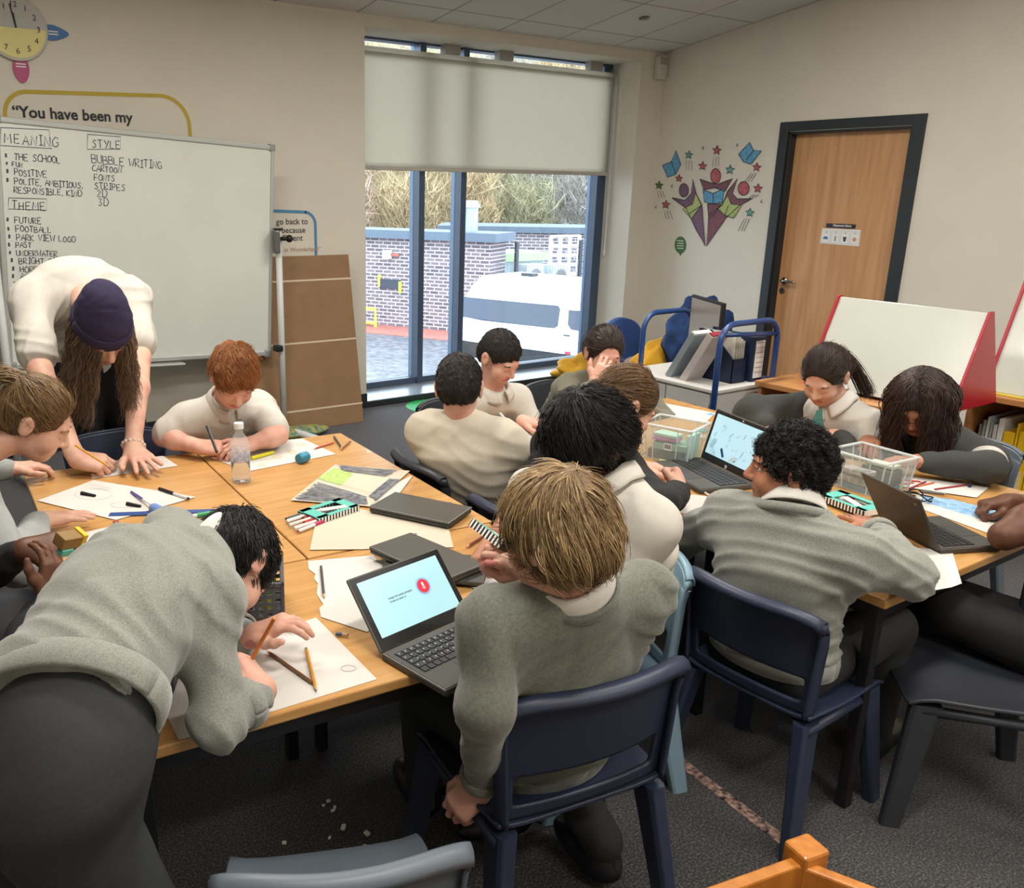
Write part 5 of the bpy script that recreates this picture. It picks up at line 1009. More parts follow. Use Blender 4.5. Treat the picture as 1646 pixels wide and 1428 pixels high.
    if style == 'pony':
        tie = np.array(kw.get('tie', (0, -.10, .055))); tl = kw.get('tail', .24); out0 = np.array(kw.get('tdir', (0, -.8, .25))); n_ = 520; st = tie+rr.normal(0, .009, (n_, 3)); d = nrm(W.R.T@np.array(kw['tw']) if 'tw' in kw else out0)+rr.normal(0, .10, (n_, 3)); Gv = nrm(W.R.T@V(*kw.get('gw', (0, 0, -1)))); pts = [st]; q = st.copy()
        for k in range(15):
            d = d*(.86)+Gv*.15+rr.normal(0, .025, (n_, 3)); d /= np.linalg.norm(d, axis=1)[:, None]; q = q+d*tl/15*rr.uniform(.8, 1.15, (n_, 1)); q = on_skull(q, .014); pts.append(q+((tie-q)*.0)); 
        parts.append((np.stack(pts, 1), rr.uniform(.0009, .0016, n_)))
        MB().tube([W(tie+np.array([.016*math.cos(g), .0, .016*math.sin(g)])@I3) for g in np.linspace(0, 6.28, 14)], .005*hs, 8).build('hair_tie', mat('hair_tie_dark', '#22242c', .6), root, smooth=True)
    if style in ('long', 'beanie'):
        n_ = kw.get('n', 1500); th = rr.uniform(-1, 1, n_); side = np.where(rr.uniform(0, 1, n_) < kw.get('lr', .5), -1, 1); ang = rr.uniform(kw.get('a0', -.45), kw.get('a1', 1.05), n_)*math.pi/2     # angle behind the ear line
        zz = kw.get('z0', .10); st = np.stack([side*(rr.uniform(0, 1, n_)**1.25*.062-.001), .016-.10*rr.uniform(0, 1, n_), np.full(n_, .12)], 1) if style == 'long' else np.stack([side*RX*np.cos(ang)*1.04, -.012-RY*np.sin(ang)*1.04, rr.uniform(-.02, .03, n_)], 1)
        if style == 'long': q0 = 1-(st[:, 0]/RX)**2-((st[:, 1]+.012)/RY)**2; st[:, 2] = .033+RZ_*np.sqrt(np.maximum(q0, .02))
        st = on_skull(st*1.0, .012); Gv = nrm(W.R.T@V(*kw.get('gw', (0, 0, -1)))); q = st.copy(); pts = [q]; LN = rr.uniform(kw.get('l0', .38), kw.get('l1', .52), n_); d = np.stack([side*.7, -.40+0*side, -.35+0*side], 1) if style == 'long' else np.stack([side*.3, -.1+0*side, -.9+0*side], 1); ph = rr.uniform(0, 6.28, n_)
        for k in range(22):
            wv = kw.get('wavy', .10)*np.stack([np.sin(k*.8+ph), np.cos(k*.8+ph), 0*ph], 1); d = d*.72+Gv*.30+wv+rr.normal(0, .03, (n_, 3)); d /= np.linalg.norm(d, axis=1)[:, None]; q = q+d*(LN/22)[:, None]; q = on_skull(q, .012+.010*rr.uniform(0, 1, (n_, 1))); pts.append(q)
            if kw.get('pull') is not None:
                pz = np.array(kw['pull']); q = q+np.stack([side*pz[0], 0*side+pz[1], 0*side+pz[2]], 1)*(k/22)
        parts.append((np.stack(pts, 1), rr.uniform(.0010, .0020, n_)))
    VV, FF, o = [], [], 0
    for pa, w0 in parts:
        a, b = strands(W(pa.reshape(-1, 3)).reshape(pa.shape), w0*hs); VV.append(a); FF.append(b+o); o += len(a)
    if VV: mesh_obj('hair_strands', np.vstack(VV)-np.array(root.location), np.vstack(FF), hm, root, True)

def garment(root, name, prims, m, h=.006, cuts=(), seed=2, amp=.005, fr=30):
    w1 = wave(seed, fr, amp); v, f = surf(prims, h, cuts, lambda P: w1(P)); return mesh_obj(name, v-np.array(root.location), f, m, root, True)
def glasses(root, W, hs, m):
    mb = MB()
    for sx in (-1, 1): mb.tube([W(V(sx*.031+.021*math.cos(t), .104-.012*abs(math.cos(t)), -.001+.018*math.sin(t))) for t in np.linspace(0, 6.283, 20)], .0016*hs, 6); mb.tube([W(V(sx*.052, .096, .002)), W(V(sx*.072, .07, .003)), W(V(sx*.079, .0, .004))], .0016*hs, 6)
    mb.tube([W(V(-.010, .106, .002)), W(V(0, .109, .004)), W(V(.010, .106, .002))], .0016*hs, 6); mb.build('glasses', m, root, smooth=True)
# ================================================================ THE PEOPLE
m_heather = mat('heather_grey_fleece', '#8f9088', .9, col2='#797a73', nscale=330, bump=.25, bscale=420, sheen=.3)
m_olive = mat('olive_grey_fleece', '#6f7166', .9, col2='#5e6057', nscale=160, bump=.25, bscale=420, sheen=.3)
m_moss = mat('moss_grey_fleece', '#6d6a58', .9, col2='#5e5b4b', nscale=160, bump=.2, bscale=420, sheen=.2)
m_white = mat('white_cotton', '#c6c1b8', .85, noise=.05, nscale=60, bump=.12, bscale=600)
m_cream = mat('cream_cotton', '#c3baa9', .85, noise=.05, nscale=60, bump=.12, bscale=600)
m_dgrey = mat('dark_grey_knit', '#3d3e3c', .9, noise=.2, nscale=220, bump=.25, bscale=500)
m_mgrey = mat('mid_grey_knit', '#9a9d9b', .9, noise=.1, nscale=220, bump=.2, bscale=500)
m_blackc = mat('black_cotton', '#151517', .85, bump=.1, bscale=400)
m_trou = mat('charcoal_trousers', '#26282a', .85, noise=.2, nscale=120, bump=.15, bscale=500)
col_w = (mat('white_collar', '#d2cec8', .8), 1)
UPV = UZ
WX = V(1, 0, 0)
# --- near blond boy, back to us
PV1 = V(1.160, 1.250, .44)
per, W1, *_ = person('person with a blond bowl cut and olive grey sweatshirt, back turned', atd(893, 863, 1.60), (-.15, .93, -.28), (.02, .25, 1), atd(922, 948, 1.64), PV1, (.985, -.17, 0), 'blond', 'bowl', 'pink', 'sweat', m_olive, legm=m_trou, s=1.0, hs=1.0, sw=.168, bulk=1.12, mid=(1.125, 1.185, .66), collar=col_w, seed=3,
    arms={'L': (atd(778, 1135, 1.60), atz(775, 1262, .42), V(-.55, .25, -.62), V(-.45, -.35, .75), 'drape'), 'R': (('ik', V(.3, 0, -1)), atd(850, 915, 1.80), V(-.75, .25, .55), V(.25, -.75, .55), 'grip')},
    legs={'L': (V(1.08, 1.60, .43), V(1.10, 1.62, .09)), 'R': (V(1.28, 1.56, .43), V(1.33, 1.20, .09))})
glasses(per, W1, 1.0, mat('near_black', ''))
# --- standing boy bent over the front table
person('person in a heather grey sweatshirt standing bent over the front table, drawing, black hair', atd(374, 908, 1.79), (.30, .0, -.95), (.75, .60, .25), atd(318, 886, 1.76), atz(72, 1198, .80), (-.10, -.99, 0), 'black', 'short', 'pink', 'sweat', m_heather, legm=m_trou, stand=True, slw=.90, bulk=1.04, s=1.04, hs=.93, sw=.145, mid=(.28, 1.42, .915), collar=col_w, rib=False, seed=5,
    arms={'R': (atz(352, 1160, .70), atz(424, 1112, .705), V(-.20, .80, .50), V(.75, -.45, .35), 'fist', None), 'L': (('ik', V(-.2, .8, -.3)), atz(404, 1024, .685), V(.55, -.4, .35), V(.3, -.2, .8), 'relax', None)},
    legs={'R': (V(.255, 1.17, .42), V(.20, 1.08, .09)), 'L': (V(.12, 1.42, .42), V(.04, 1.36, .09))}, capk={'fwdflow': .04})
# --- adult with beanie
per, W2, S2, A2, sp2 = person('person in a white tee shirt and purple beanie, long hair hanging, leaning on the table', atd(165, 530, 3.06), (.08, -.66, -.74), (.02, -.74, .66), atd(130, 465, 3.38), V(.86, 3.80, .93), (-.98, -.10, 0), 'long', 'beanie', 'fair', 'tee', m_white, 'short', m_blackc, s=1.20, hs=1.06, sw=.168, mid=(.76, 3.66, 1.27), seed=8, fold=.7,
    arms={'R': (('ik', V(-.9, .2, -.3)), atz(122, 738, .70), V(.85, -.45, -.20), V(.25, -.55, .8), 'pen'), 'L': (('ik', V(.6, .5, 0)), atz(214, 724, .700), V(.10, -1, -.16), V(0, -.16, 1), 'spread')},
    legs={'R': (V(.78, 3.78, .50), V(.78, 3.92, .09)), 'L': (V(.98, 3.78, .50), V(.98, 3.9, .09))},
    capk=dict(n=1700, l0=.14, l1=.31, a0=-.75, a1=.35, wavy=.30, pull=(.0026, 0, 0)))
tm = MB(); wv_, wf_ = surf([ell(W2(V(0, -.018, .048)), V(.088, .104, .092)*1.08, W2.R), ell(W2(V(0, -.045, .115)), V(.055, .06, .05)*1.08, W2.R, .05)], .005, [ell(W2(V(0, .02, -.095)), V(.14, .16, .105)*1.08, W2.R, .01)], wave(4, 60, .003))
mesh_obj('beanie', wv_-np.array(per.location), wf_, mat('purple_knit', '#2f2445', .9, noise=.25, nscale=260, bump=.4, bscale=420), per, True)
n = 48; Pz = np.zeros((n+1, 7, 3))
for i in range(n+1):
    t = 2*math.pi*i/n; base = V(.086*math.cos(t), -.016+.102*math.sin(t), .022+.012*math.sin(t))
    for j, (o, z) in enumerate(((0, -.026), (.006, -.024), (.009, -.012), (.0095, .004), (.008, .018), (.004, .024), (0, .022))): Pz[i, j] = W2(base*V(1+o/.09, 1+o/.09, 1)+V(0, 0, z))
MB().grid(Pz).build('beanie_cuff', mat('purple_knit', ''), per, smooth=True, solid=.004)
wr = A2['L'][1]; dd = nrm(A2['L'][1]-A2['L'][0]); xx = nrm(np.cross(dd, WX)); yy = np.cross(dd, xx); bm = MB()
br_o = None
for k in range(15):
    t = 2*math.pi*k/15; bm.sphere(wr-dd*.022+(xx*math.cos(t)*.027+yy*math.sin(t)*.033)*1.15, .0065, 10, 8)
bm.build('bead_bracelet', mat('bead_pearl', '#d8c4b4', .3), per, smooth=True)
m_tat = mat('tattoo_ink', '#4a4748', .6, alpha=.8, col2='#a98877', nscale=46)
for q, f0, f1 in (('R', .80, .93), ('L', .80, .96)): E_, sR = A2[q][0], S2[q]; a_, b_ = sR+(E_-sR)*f0, sR+(E_-sR)*f1; MB().cyl(a_, b_, (.040-.006*f0)*1.2+.0012, (.040-.006*f1)*1.2+.0012, seg=28).build('tattoo', m_tat, per, smooth=True)
# --- ginger haired boy
per, W3, S3, A3, _ = person('person with short ginger hair in a white polo shirt, drawing behind the water bottle', atd(376, 606, 3.22), (-.12, -.72, -.68), (-.04, -.68, .72), atd(362, 650, 3.36), V(1.24, 3.38, .46), (-.99, -.10, 0), 'ginger', 'short', 'pink', 'polo', m_white, 'short', m_trou, s=1.02, hs=1.0, sw=.152, collar=(m_white, 1), seed=12, bulk=1.05, fold=.5,
    arms={'R': (atz(262, 702, .70), atz(318, 718, .690), V(.9, -.35, -.12), V(.1, -.5, .85), 'pen'), 'L': (atz(447, 700, .70), atz(405, 713, .690), V(-.95, -.2, -.05), V(0, -.4, .9), 'relax')},
    legs={'R': (V(1.14, 2.98, .46), V(1.12, 2.98, .09)), 'L': (V(1.32, 2.98, .46), V(1.34, 2.98, .09))}, capk={'crown': (0, -.06, .10), 'fwdflow': .03})
# --- girl at the left edge
per, W4, S4, A4, _ = person('person with a fair ponytail at the left edge leaning over the table in light grey', atd(58, 676, 2.50), (.80, -.28, -.55), (.45, -.12, .88), V(.235, 2.64, .875), V(.08, 2.66, .46), (0, -1, 0), 'mouse', 'pony', 'fair', 'cardigan', m_mgrey, 'long', m_blackc, s=1.0, hs=.98, sw=.145, collar=col_w, seed=14, fold=.7,
    arms={'R': (('ik', V(-.3, -.9, -.3)), atz(66, 836, .690), V(1, -.10, -.03), V(0, 0, 1), 'flat'), 'L': (('ik', V(-.2, .8, -.3)), atz(22, 754, .69), V(1, 0, .0), V(0, 0, 1), 'relax')}, capk=dict(tie=(0, -.085, .085), tdir=(-.1, -.9, .1), tail=.20))
garment(per, 'pinafore', [cap(V(.08, 2.66, .46), V(.17, 2.65, .70), .104, .108, (0, 1, 0), 1.42, .04)], m_blackc)
# --- person at the left edge, lower
per, W5, S5, A5, _ = person('person in a black top at the left edge, brown hands holding a small yellow box', V(.02, 2.02, 1.03), (.9, .1, -.3), (.2, 0, 1), V(.0, 2.02, .86), V(-.08, 2.0, .46), (0, -1, 0), 'black', 'short', 'brown', 'black', m_blackc, 'long', m_blackc, s=1.02, seed=16,
    arms={'R': (('ik', V(-.2, -.7, -.6)), atd(82, 962, 1.93), V(.22, .35, .9), V(.6, -.75, .1), 'relax'), 'L': (('ik', V(-.2, .6, -.6)), atd(36, 884, 2.08), V(.95, -.25, .10), V(-.1, -.35, .9), 'relax')})
# --- boy in the cream shirt, back to us
per, W6, *_ = person('person in a cream shirt with cropped brown hair, back turned, between the two table groups', atd(738, 624, 3.08), (.60, .70, -.38), (.22, .30, .93), atd(737, 676, 3.10), V(1.91, 2.42, .44), (.60, -.80, 0), 'cropped', 'crop', 'pink', 'shirt', m_cream, 'long', m_trou, s=1.03, hs=1.0, sw=.142, bulk=1.06, hunch=.07, seed=18, fold=.5,
    arms={'R': (('ik', V(.3, -.7, -.5)), V(2.24, 2.34, .69), V(.7, .7, -.1), V(0, 0, 1), 'flat'), 'L': (('ik', V(-.3, .8, -.3)), V(2.12, 2.66, .69), V(.9, .3, -.1), V(0, 0, 1), 'flat')},
    legs={'R': (V(2.22, 2.30, .44), V(2.2, 2.26, .09)), 'L': (V(2.22, 2.52, .44), V(2.2, 2.56, .09))})
# --- boy facing us
per, W7, *_ = person('person in a white polo shirt with cropped black hair, facing the camera by the window', atd(803, 574, 3.66), (.14, -.83, -.50), (.05, -.45, .88), atd(795, 634, 3.76), V(2.31, 3.10, .46), (-.99, .05, 0), 'cropped', 'crop', 'pink', 'polo', m_white, 'short', m_trou, s=1.0, hs=.95, sw=.145, collar=(m_white, 1), seed=20, fold=.5,
    arms={'R': (('ik', V(-.7, .3, -.5)), atz(792, 682, .695), V(.80, -.55, -.15), V(.1, -.4, .9), 'pen'), 'L': (('ik', V(.7, .3, -.5)), atz(838, 676, .695), V(.65, -.75, -.12), V(.1, -.3, .95), 'relax')},
    legs={'R': (V(2.2, 2.74, .46), V(2.2, 2.74, .09)), 'L': (V(2.38, 2.74, .46), V(2.4, 2.74, .09))}, capk={'fwdflow': .05})
# --- girl with her hand on her face
per, W8, *_ = person('person in a moss grey sweatshirt with dark tied hair covering her mouth with her hand', atd(971, 568, 3.94), (-.42, -.86, -.28), (-.10, -.25, .96), atd(976, 614, 4.02), V(2.97, 3.14, .45), (-.97, .22, 0), 'dark', 'pony', 'pink', 'sweat', m_moss, 'long', m_trou, s=1.10, hs=1.0, sw=.165, bulk=1.12, collar=col_w, seed=22, eyes=True,
    arms={'R': (atz(924, 662, .70), atd(958, 618, 3.78), RT*.45+UP*.85, -FW+UP*.2, 'relax'), 'L': (('ik', V(.8, .0, -.4)), atz(1020, 655, .70), V(-.9, -.3, 0), V(0, 0, 1), 'flat')},
    legs={'R': (V(2.86, 2.78, .45), V(2.86, 2.78, .09)), 'L': (V(3.05, 2.78, .45), V(3.06, 2.78, .09))}, capk=dict(tie=(0, -.10, .03), tail=.18))
# --- girl in the black top
per, W9, *_ = person('person with smooth brown hair and a black top writing beside the laptop showing brushes', atd(1006, 650, 2.80), (.78, -.28, -.56), (.50, -.16, .85), atd(952, 706, 2.80), V(1.80, 1.98, .46), (0.05, -1, 0), 'brown', 'pony', 'fair', 'black', m_blackc, 'long', m_blackc, s=1.02, hs=1.0, sw=.150, seed=24,
    arms={'R': (atd(1060, 812, 2.46), atz(1092, 790, .70), V(.55, .55, .35), V(.4, -.8, .3), 'fist'), 'L': (('ik', V(-.2, .8, -.3)), V(2.22, 1.98, .69), V(.9, -.3, -.1), V(0, 0, 1), 'relax')}, capk=dict(tie=(0, -.10, .0), tail=.05))
# --- black haired boy in white
per, W10, *_ = person('person with thick black hair in a white polo shirt on the light blue chair', atd(944, 712, 2.05), (-.72, .16, -.66), (-.52, .05, .84), atd(988, 786, 2.07), V(1.63, 1.56, .45), (.17, .98, 0), 'black', 'thick', 'tan', 'polo', m_white, 'drape', m_trou, s=1.0, hs=.98, sw=.150, bulk=1.08, collar=(m_white, 1), seed=26, fold=.5,
    arms={'L': (atd(1008, 900, 2.0), V(1.42, 1.52, .69), V(-.3, .2, -.1), V(0, 0, 1), 'relax'), 'R': (('ik', V(.2, .9, -.3)), V(1.36, 1.70, .69), V(-.3, -.2, -.1), V(0, 0, 1), 'relax')},
    legs={'L': (V(1.28, 1.44, .44), V(1.26, 1.44, .09)), 'R': (V(1.28, 1.64, .44), V(1.26, 1.64, .09))})
# --- curly haired boy
per, W11, *_ = person('person with tight black curls in a heather grey sweatshirt resting an arm on the table', atd(1268, 752, 2.26), (-.62, .78, -.04), (.02, .05, 1), atd(1272, 826, 2.24), V(1.96, 1.235, .45), (.06, -.998, 0), 'black', 'curly', 'tan', 'sweat', m_heather, legm=m_trou, s=1.05, hs=.95, sw=.168, bulk=1.08, hunch=.02, collar=col_w, seed=28, eyes=True,
    arms={'R': (atz(1462, 925, .705), V(2.36, 1.22, .69), V(.5, .8, -.05), V(0, 0, 1), 'flat'), 'L': (('ik', V(-.1, .7, -.6)), V(2.20, 1.52, .69), V(.95, .1, -.1), V(0, 0, 1), 'flat')},
    legs={'R': (V(2.32, 1.12, .44), V(2.34, 1.12, .09)), 'L': (V(2.32, 1.34, .44), V(2.34, 1.34, .09))})
# --- girl with the tie
per, W12, S12, A12, sp12 = person('person with a brown ponytail in a white shirt and green tie behind the laptops', atd(1326, 604, 3.46), (-.80, -.16, -.56), (-.40, -.10, .90), atd(1350, 655, 3.50), V(3.44, 2.02, .46), (.10, .99, 0), 'dark', 'pony', 'fair', 'shirt', m_white, 'long', m_trou, s=1.02, hs=.99, sw=.150, collar=col_w, seed=30, fold=.5,
    arms={'R': (atz(1212, 668, .72), atz(1232, 690, .695), V(.2, -.95, -.1), V(-.2, 0, 1), 'relax'), 'L': (('ik', V(.3, -.8, -.4)), atz(1345, 700, .70), V(-.6, .7, -.05), V(0, 0, 1), 'relax')}, capk=dict(tie=(0, -.104, .050), tail=.24, tw=tuple(RT*.75-UP*.35+FW*.1), gw=tuple(RT*.35-UP*.95)))
garment(per, 'cardigan', [cap(S12['R']+V(0, .0, .0), A12['R'][0], .072, .084, k=.03), cap(A12['R'][0], A12['R'][1]-nrm(A12['R'][1]-A12['R'][0])*.03, .084, .050, k=.02), cap(S12['R'], sp12[2]+V(.02, .06, 0), .062, .075, k=.05), cap(sp12[2]+V(.05, .03, -.02), sp12[1]+V(.05, .0, 0), .10, .11, (0, 1, 0), 1.35, .05)], m_dgrey, seed=33, amp=.006)
garment(per, 'cardigan_sleeve', [cap(A12['L'][0], A12['L'][1]-nrm(A12['L'][1]-A12['L'][0])*.03, .064, .048, k=.02)], m_dgrey, seed=34)
def tie_strip(root, pts, w, m):
    P = np.array(pts, float); t = np.gradient(P, axis=0); n = np.cross(t, np.array([-.8, -.1, .2])); n /= np.linalg.norm(n, axis=1)[:, None]; G = np.stack([P-n*np.array(w)[:, None], P+n*np.array(w)[:, None]], 1); MB().grid(G).build('tie', m, root, solid=.006)
n12 = W12(V(0, -.02, -.055)); nb = atd(1350, 655, 3.50); tie_strip(per, [atd(1317, 660, 3.37), atd(1316, 666, 3.355), atd(1314, 675, 3.335), atd(1313, 690, 3.32), atd(1314, 708, 3.32)], [.012, .013, .020, .026, .028], mat('green_tie', '#12443d', .7, col2='#1d5b4f', nscale=30))
# --- girl with long loose dark hair
per, W13, S13, A13, sp13 = person('person with long loose dark hair and glasses in a dark grey cardigan, head bowed', atd(1478, 648, 3.22), (-.80, -.22, -.58), (-.55, -.12, .80), atd(1508, 700, 3.28), V(3.46, 1.47, .46), (.12, .99, 0), 'dark', 'long', 'tan', 'cardigan', m_dgrey, 'long', m_trou, s=1.04, hs=1.0, sw=.155, bulk=1.05, seed=36,
    arms={'L': (atz(1590, 752, .71), atz(1478, 742, .70), V(-.8, .6, -.05), V(0, 0, 1), 'relax'), 'R': (('ik', V(.1, .9, -.3)), atz(1400, 705, .70), V(-.8, -.4, 0), V(0, 0, 1), 'relax')}, capk=dict(n=3600, l0=.26, l1=.42, wavy=.30, gw=(.06, -.10, -.98)))
glasses(per, W13, 1.0, mat('near_black', ''))
garment(per, 'shirt_sleeve', [cap(S13['L']+V(0, .0, .0), S13['L']*.5+A13['L'][0]*.5, .066, .064, k=.03)], m_white, seed=38)
# --- person cut off at the right edge
per, W14, S14, A14, sp14 = person('person in a white polo shirt cut off at the right edge, bare brown arms', V(2.98, .95, 1.02), (-.3, .8, -.4), (-.1, .3, .9), V(2.92, .88, .86), V(2.66, .74, .45), (.80, .60, 0), 'black', 'pony', 'brown', 'polo', m_white, 'cap', m_blackc, s=1.02, hs=1.0, sw=.15, seed=40,
    arms={'L': (atz(1614, 862, .70), atd(1700, 790, 2.45), V(.4, .5, .4), V(0, 0, 1), 'relax'), 'R': (('ik', V(.8, .2, -.5)), atz(1622, 806, .695), V(-.75, .45, -.15), V(.1, .2, .95), 'pen')},
    legs={'L': (atz(1530, 985, .46), atz(1478, 1005, .10)), 'R': (V(2.62, 1.18, .45), V(2.62, 1.25, .09))})

pb = bpy.data.objects['person.001']; MB().tube([atd(218, 1166, 1.36), atd(234, 1180, 1.35), atd(238, 1195, 1.35), atd(230, 1215, 1.35), atd(220, 1228, 1.355)], .0035, 6).build('pocket_trim', mat('pale_piping', '#b9b9b4', .6), pb, smooth=True)
# ================================================================ THINGS ON THE TABLES
ZT = TZ+.0006
_pz = [0]
def T_(px, py, z=ZT): return atz(px, py, z)
def sheet(label, px, m=None, name='paper_sheet', cat='paper', marks=(), th=.0008, lift=None):
    _pz[0] += 1; z = TZ+.0012+.0009*(_pz[0] % 4) if lift is None else TZ+lift
    P = np.array([atz(a, b, z) for a, b in px]); c = P.mean(0); t = thing(name, label, cat, (c[0], c[1], z))
    if np.cross(P[1]-P[0], P[2]-P[1])[2] < 0: P = P[::-1]
    n = len(P); v = np.vstack([P, P-UZ*th]); MB().add(v, [tuple(range(n)), tuple(range(2*n-1, n-1, -1))]+[(i, n+i, n+(i+1) % n, (i+1) % n) for i in range(n)]).build('sheet', m or m_wht2, t)
    k = 0
    for nm, mm, polys, wd in marks:
        mb = MB()
        for q in polys:
            k += 1; Q = np.array([atz(a, b, z) for a, b in q])[:, :2]
            if wd: ribbon(mb, Q, wd, V(0, 0, z), V(1, 0, 0), V(0, 1, 0), .0006+.00004*k)
            else:
                Q3 = [V(x, y, z+.0004+.00004*k) for x, y in Q]; a_ = sum(Q[i][0]*Q[(i+1) % len(Q)][1]-Q[(i+1) % len(Q)][0]*Q[i][1] for i in range(len(Q))); mb.add(Q3 if a_ > 0 else Q3[::-1], [tuple(range(len(Q3)))])
        mb.build(nm, mm, t)
    return t
m_wht2 = mat('drawing_paper', '#cdc9c3', .8); m_cpap = mat('cream_paper', '#c6bca9', .8); m_graph = mat('graphite_shading', '#50535c', .8, col2='#85868c', nscale=60); m_sm = mat('faint_pencil', '#a5a2a6', .8); m_lime = mat('lime_crayon', '#93b354', .8, col2='#b9cc85', nscale=70); m_bcr = mat('blue_crayon', '#6f9cc4', .8, col2='#a3c2da', nscale=40); m_yc = mat('yellow_crayon', '#cfc25a', .8)
def hatch(poly, n, rnd):          # pencil hatching between two long edges
    a, b, c, d = map(np.array, poly); out = []
    for i in range(n):
        t = (i+.5)/n+rnd.uniform(-.4, .4)/n; u = rnd.uniform(0, .08); w = rnd.uniform(.92, 1); p, q = a+(b-a)*t, d+(c-d)*t; out.append([p+(q-p)*u, p+(q-p)*(.5)+rnd.uniform(-.8, .8), p+(q-p)*w])
    return out
RH = random.Random(21)
sheet('white sheet under the hands of the adult in the beanie', [(146, 770), (286, 749), (262, 733), (168, 742)])
sheet('large white sheet at the left back with two black stubs on it', [(60, 805), (150, 772), (315, 799), (186, 836)], marks=[('pencil_marks', m_sm, [oval(150, 795, 30, 9), oval(200, 812, 22, 5)], .0015)])
sheet('white sheet corner between the brown hands and the standing boy', [(126, 858), (180, 846), (215, 852), (150, 880)])
sheet('large white drawing sheet under the standing boy and his loose pencils', [(288, 1190), (606, 1092), (508, 993), (232, 1082)], marks=[('pencil_marks', m_sm, [oval(475, 1015, 14, 6), oval(560, 1075, 12, 5), [(440, 1010), (470, 1006), (500, 1012)]], .0015)])
sheet('white sheet with a torn ragged left edge behind the open laptop', [(495, 902), (600, 893), (668, 962), (590, 1016), (516, 992), (513, 978), (520, 972), (509, 955), (511, 938), (505, 931), (507, 923), (496, 915)])
sheet('cream sheet lying between the two closed laptops', [(498, 884), (506, 845), (560, 815), (720, 845), (729, 880), (640, 880), (585, 883)], m_cpap)
sheet('bare white sheet poking out beneath the green and black drawing', [(590, 815), (618, 785), (664, 764), (640, 796)])
sheet('drawing with black shading and a lime green patch by the pen box', [(467, 804), (538, 747), (659, 757), (594, 814)], m_cpap, 'crayon_drawing', 'drawing', lift=.006, marks=[
    ('green_patch', m_lime, [[(510, 770), (537, 752), (568, 762), (548, 781)]], 0), ('black_shading', m_graph, hatch([(470, 803), (508, 775), (590, 800), (592, 812)], 46, RH)+hatch([(540, 748), (548, 757), (625, 768), (640, 757)], 26, RH)+hatch([(628, 770), (643, 772), (604, 806), (592, 800)], 26, RH), .0028), ('outline', m_graph, [[(548, 781), (600, 795), (628, 770)], [(510, 770), (548, 781)]], .002)])
sheet('white sheet with small yellow doodles in front of the ginger boy', [(343, 737), (398, 758), (540, 730), (486, 705), (405, 712)], marks=[('yellow_doodles', m_yc, [oval(413, 719, 6, 2), oval(445, 735, 7, 2), oval(420, 748, 6, 2), oval(485, 715, 7, 2), oval(470, 727, 6, 2)], .003)])
sheet('sketch with blue flower shapes beside the blond boy', [(743, 936), (806, 970), (870, 945), (812, 905)], marks=[('blue_sketch', mat('blue_sketch', '#6d7f9c', .8), [oval(800, 925, 9, 5), oval(790, 940, 10, 5), oval(815, 938, 8, 4), oval(800, 952, 9, 4), [(795, 930), (810, 945)], oval(800, 925, 4, 2)], .0022)])
sheet('white sheet under the hands of the boy facing the camera', [(818, 716), (846, 690), (925, 700), (905, 748)], marks=[('yellow_green_patch', m_yc, [[(845, 704), (880, 706), (878, 709), (843, 707)]], 0)])
sheet('white sheet lying behind the clear box by the drawer unit', [(1038, 664), (1062, 647), (1150, 664), (1132, 681)], marks=[('blue_spot', m_bcr, [oval(1143, 666, 7, 2)], 0)])
sheet('drawing of a blue fish on the right table', [(1448, 806), (1476, 792), (1640, 832), (1612, 866)], marks=[('blue_fish', m_bcr, [[(1480, 797), (1530, 803), (1605, 822), (1625, 822), (1612, 832), (1622, 842), (1598, 838), (1580, 836), (1520, 818), (1485, 808)]], 0), ('fish_lines', mat('blue_line', '#5f8db8', .8), hatch([(1482, 799), (1600, 826), (1590, 834), (1484, 806)], 24, RH)+[[(1480, 797), (1530, 803), (1605, 822)]], .0012)])
sheet('white sheet with a curled corner overhanging the front of the right table', [(1452, 890), (1458, 880), (1530, 884), (1546, 938), (1530, 944), (1486, 952)], lift=.004, marks=[('pencil_marks', m_graph, [[(1490, 925), (1520, 932)], [(1495, 930), (1498, 936)], [(1505, 932), (1508, 938)]], .0015)])
sheet('pale sheet under the red and orange pencils on the right table', [(1448, 782), (1452, 765), (1590, 783), (1570, 800)])
sheet('open notebook page under the hand of the girl in the black top', [(1086, 822), (1112, 795), (1152, 800), (1128, 834)])
def stick(name, label, cat, p0, p1, r, segs, z0=None, z1=None, grp=None, pts=None, seg=8):
    "pen or pencil: segs = [(part, fraction_from, fraction_to, material, r0, r1)]"
    z0 = TZ+r+.0022 if z0 is None else z0; z1 = z0 if z1 is None else z1
    a, b = (atz(*p0, z0), atz(*p1, z1)) if pts is None else pts; t = thing(name, label, cat, (a+b)/2-UZ*r, group=grp)
    for pn, f0, f1, m, k0, k1 in segs: MB().cyl(a+(b-a)*f0, a+(b-a)*f1, r*k0, r*k1, seg).build(pn, m, t)
    return t
m_tipw = mat('bare_pencil_wood', '#c9a478', .7); m_lead = mat('pencil_lead', '#26262a', .5); m_silv = mat('eraser_ferrule', '#a9a9a5', .3, metal=.8)
def pencil(label, p0, p1, col, lead=None, pts=None, z0=None, z1=None, name='pencil', ferrule=False):
    m = mat('pencil_'+col.strip('#'), col, .4); s_ = [('barrel', .04 if ferrule else 0, .9, m, 1, 1), ('sharpened_wood', .9, .975, m_tipw, 1, .35), ('lead', .975, 1, lead or m_lead, .35, .08)]
    if ferrule: s_.insert(0, ('ferrule', 0, .04, m_silv, 1, 1))
    return stick(name, label, 'pencil', p0, p1, .0038, s_, z0, z1, pts=pts, seg=6)
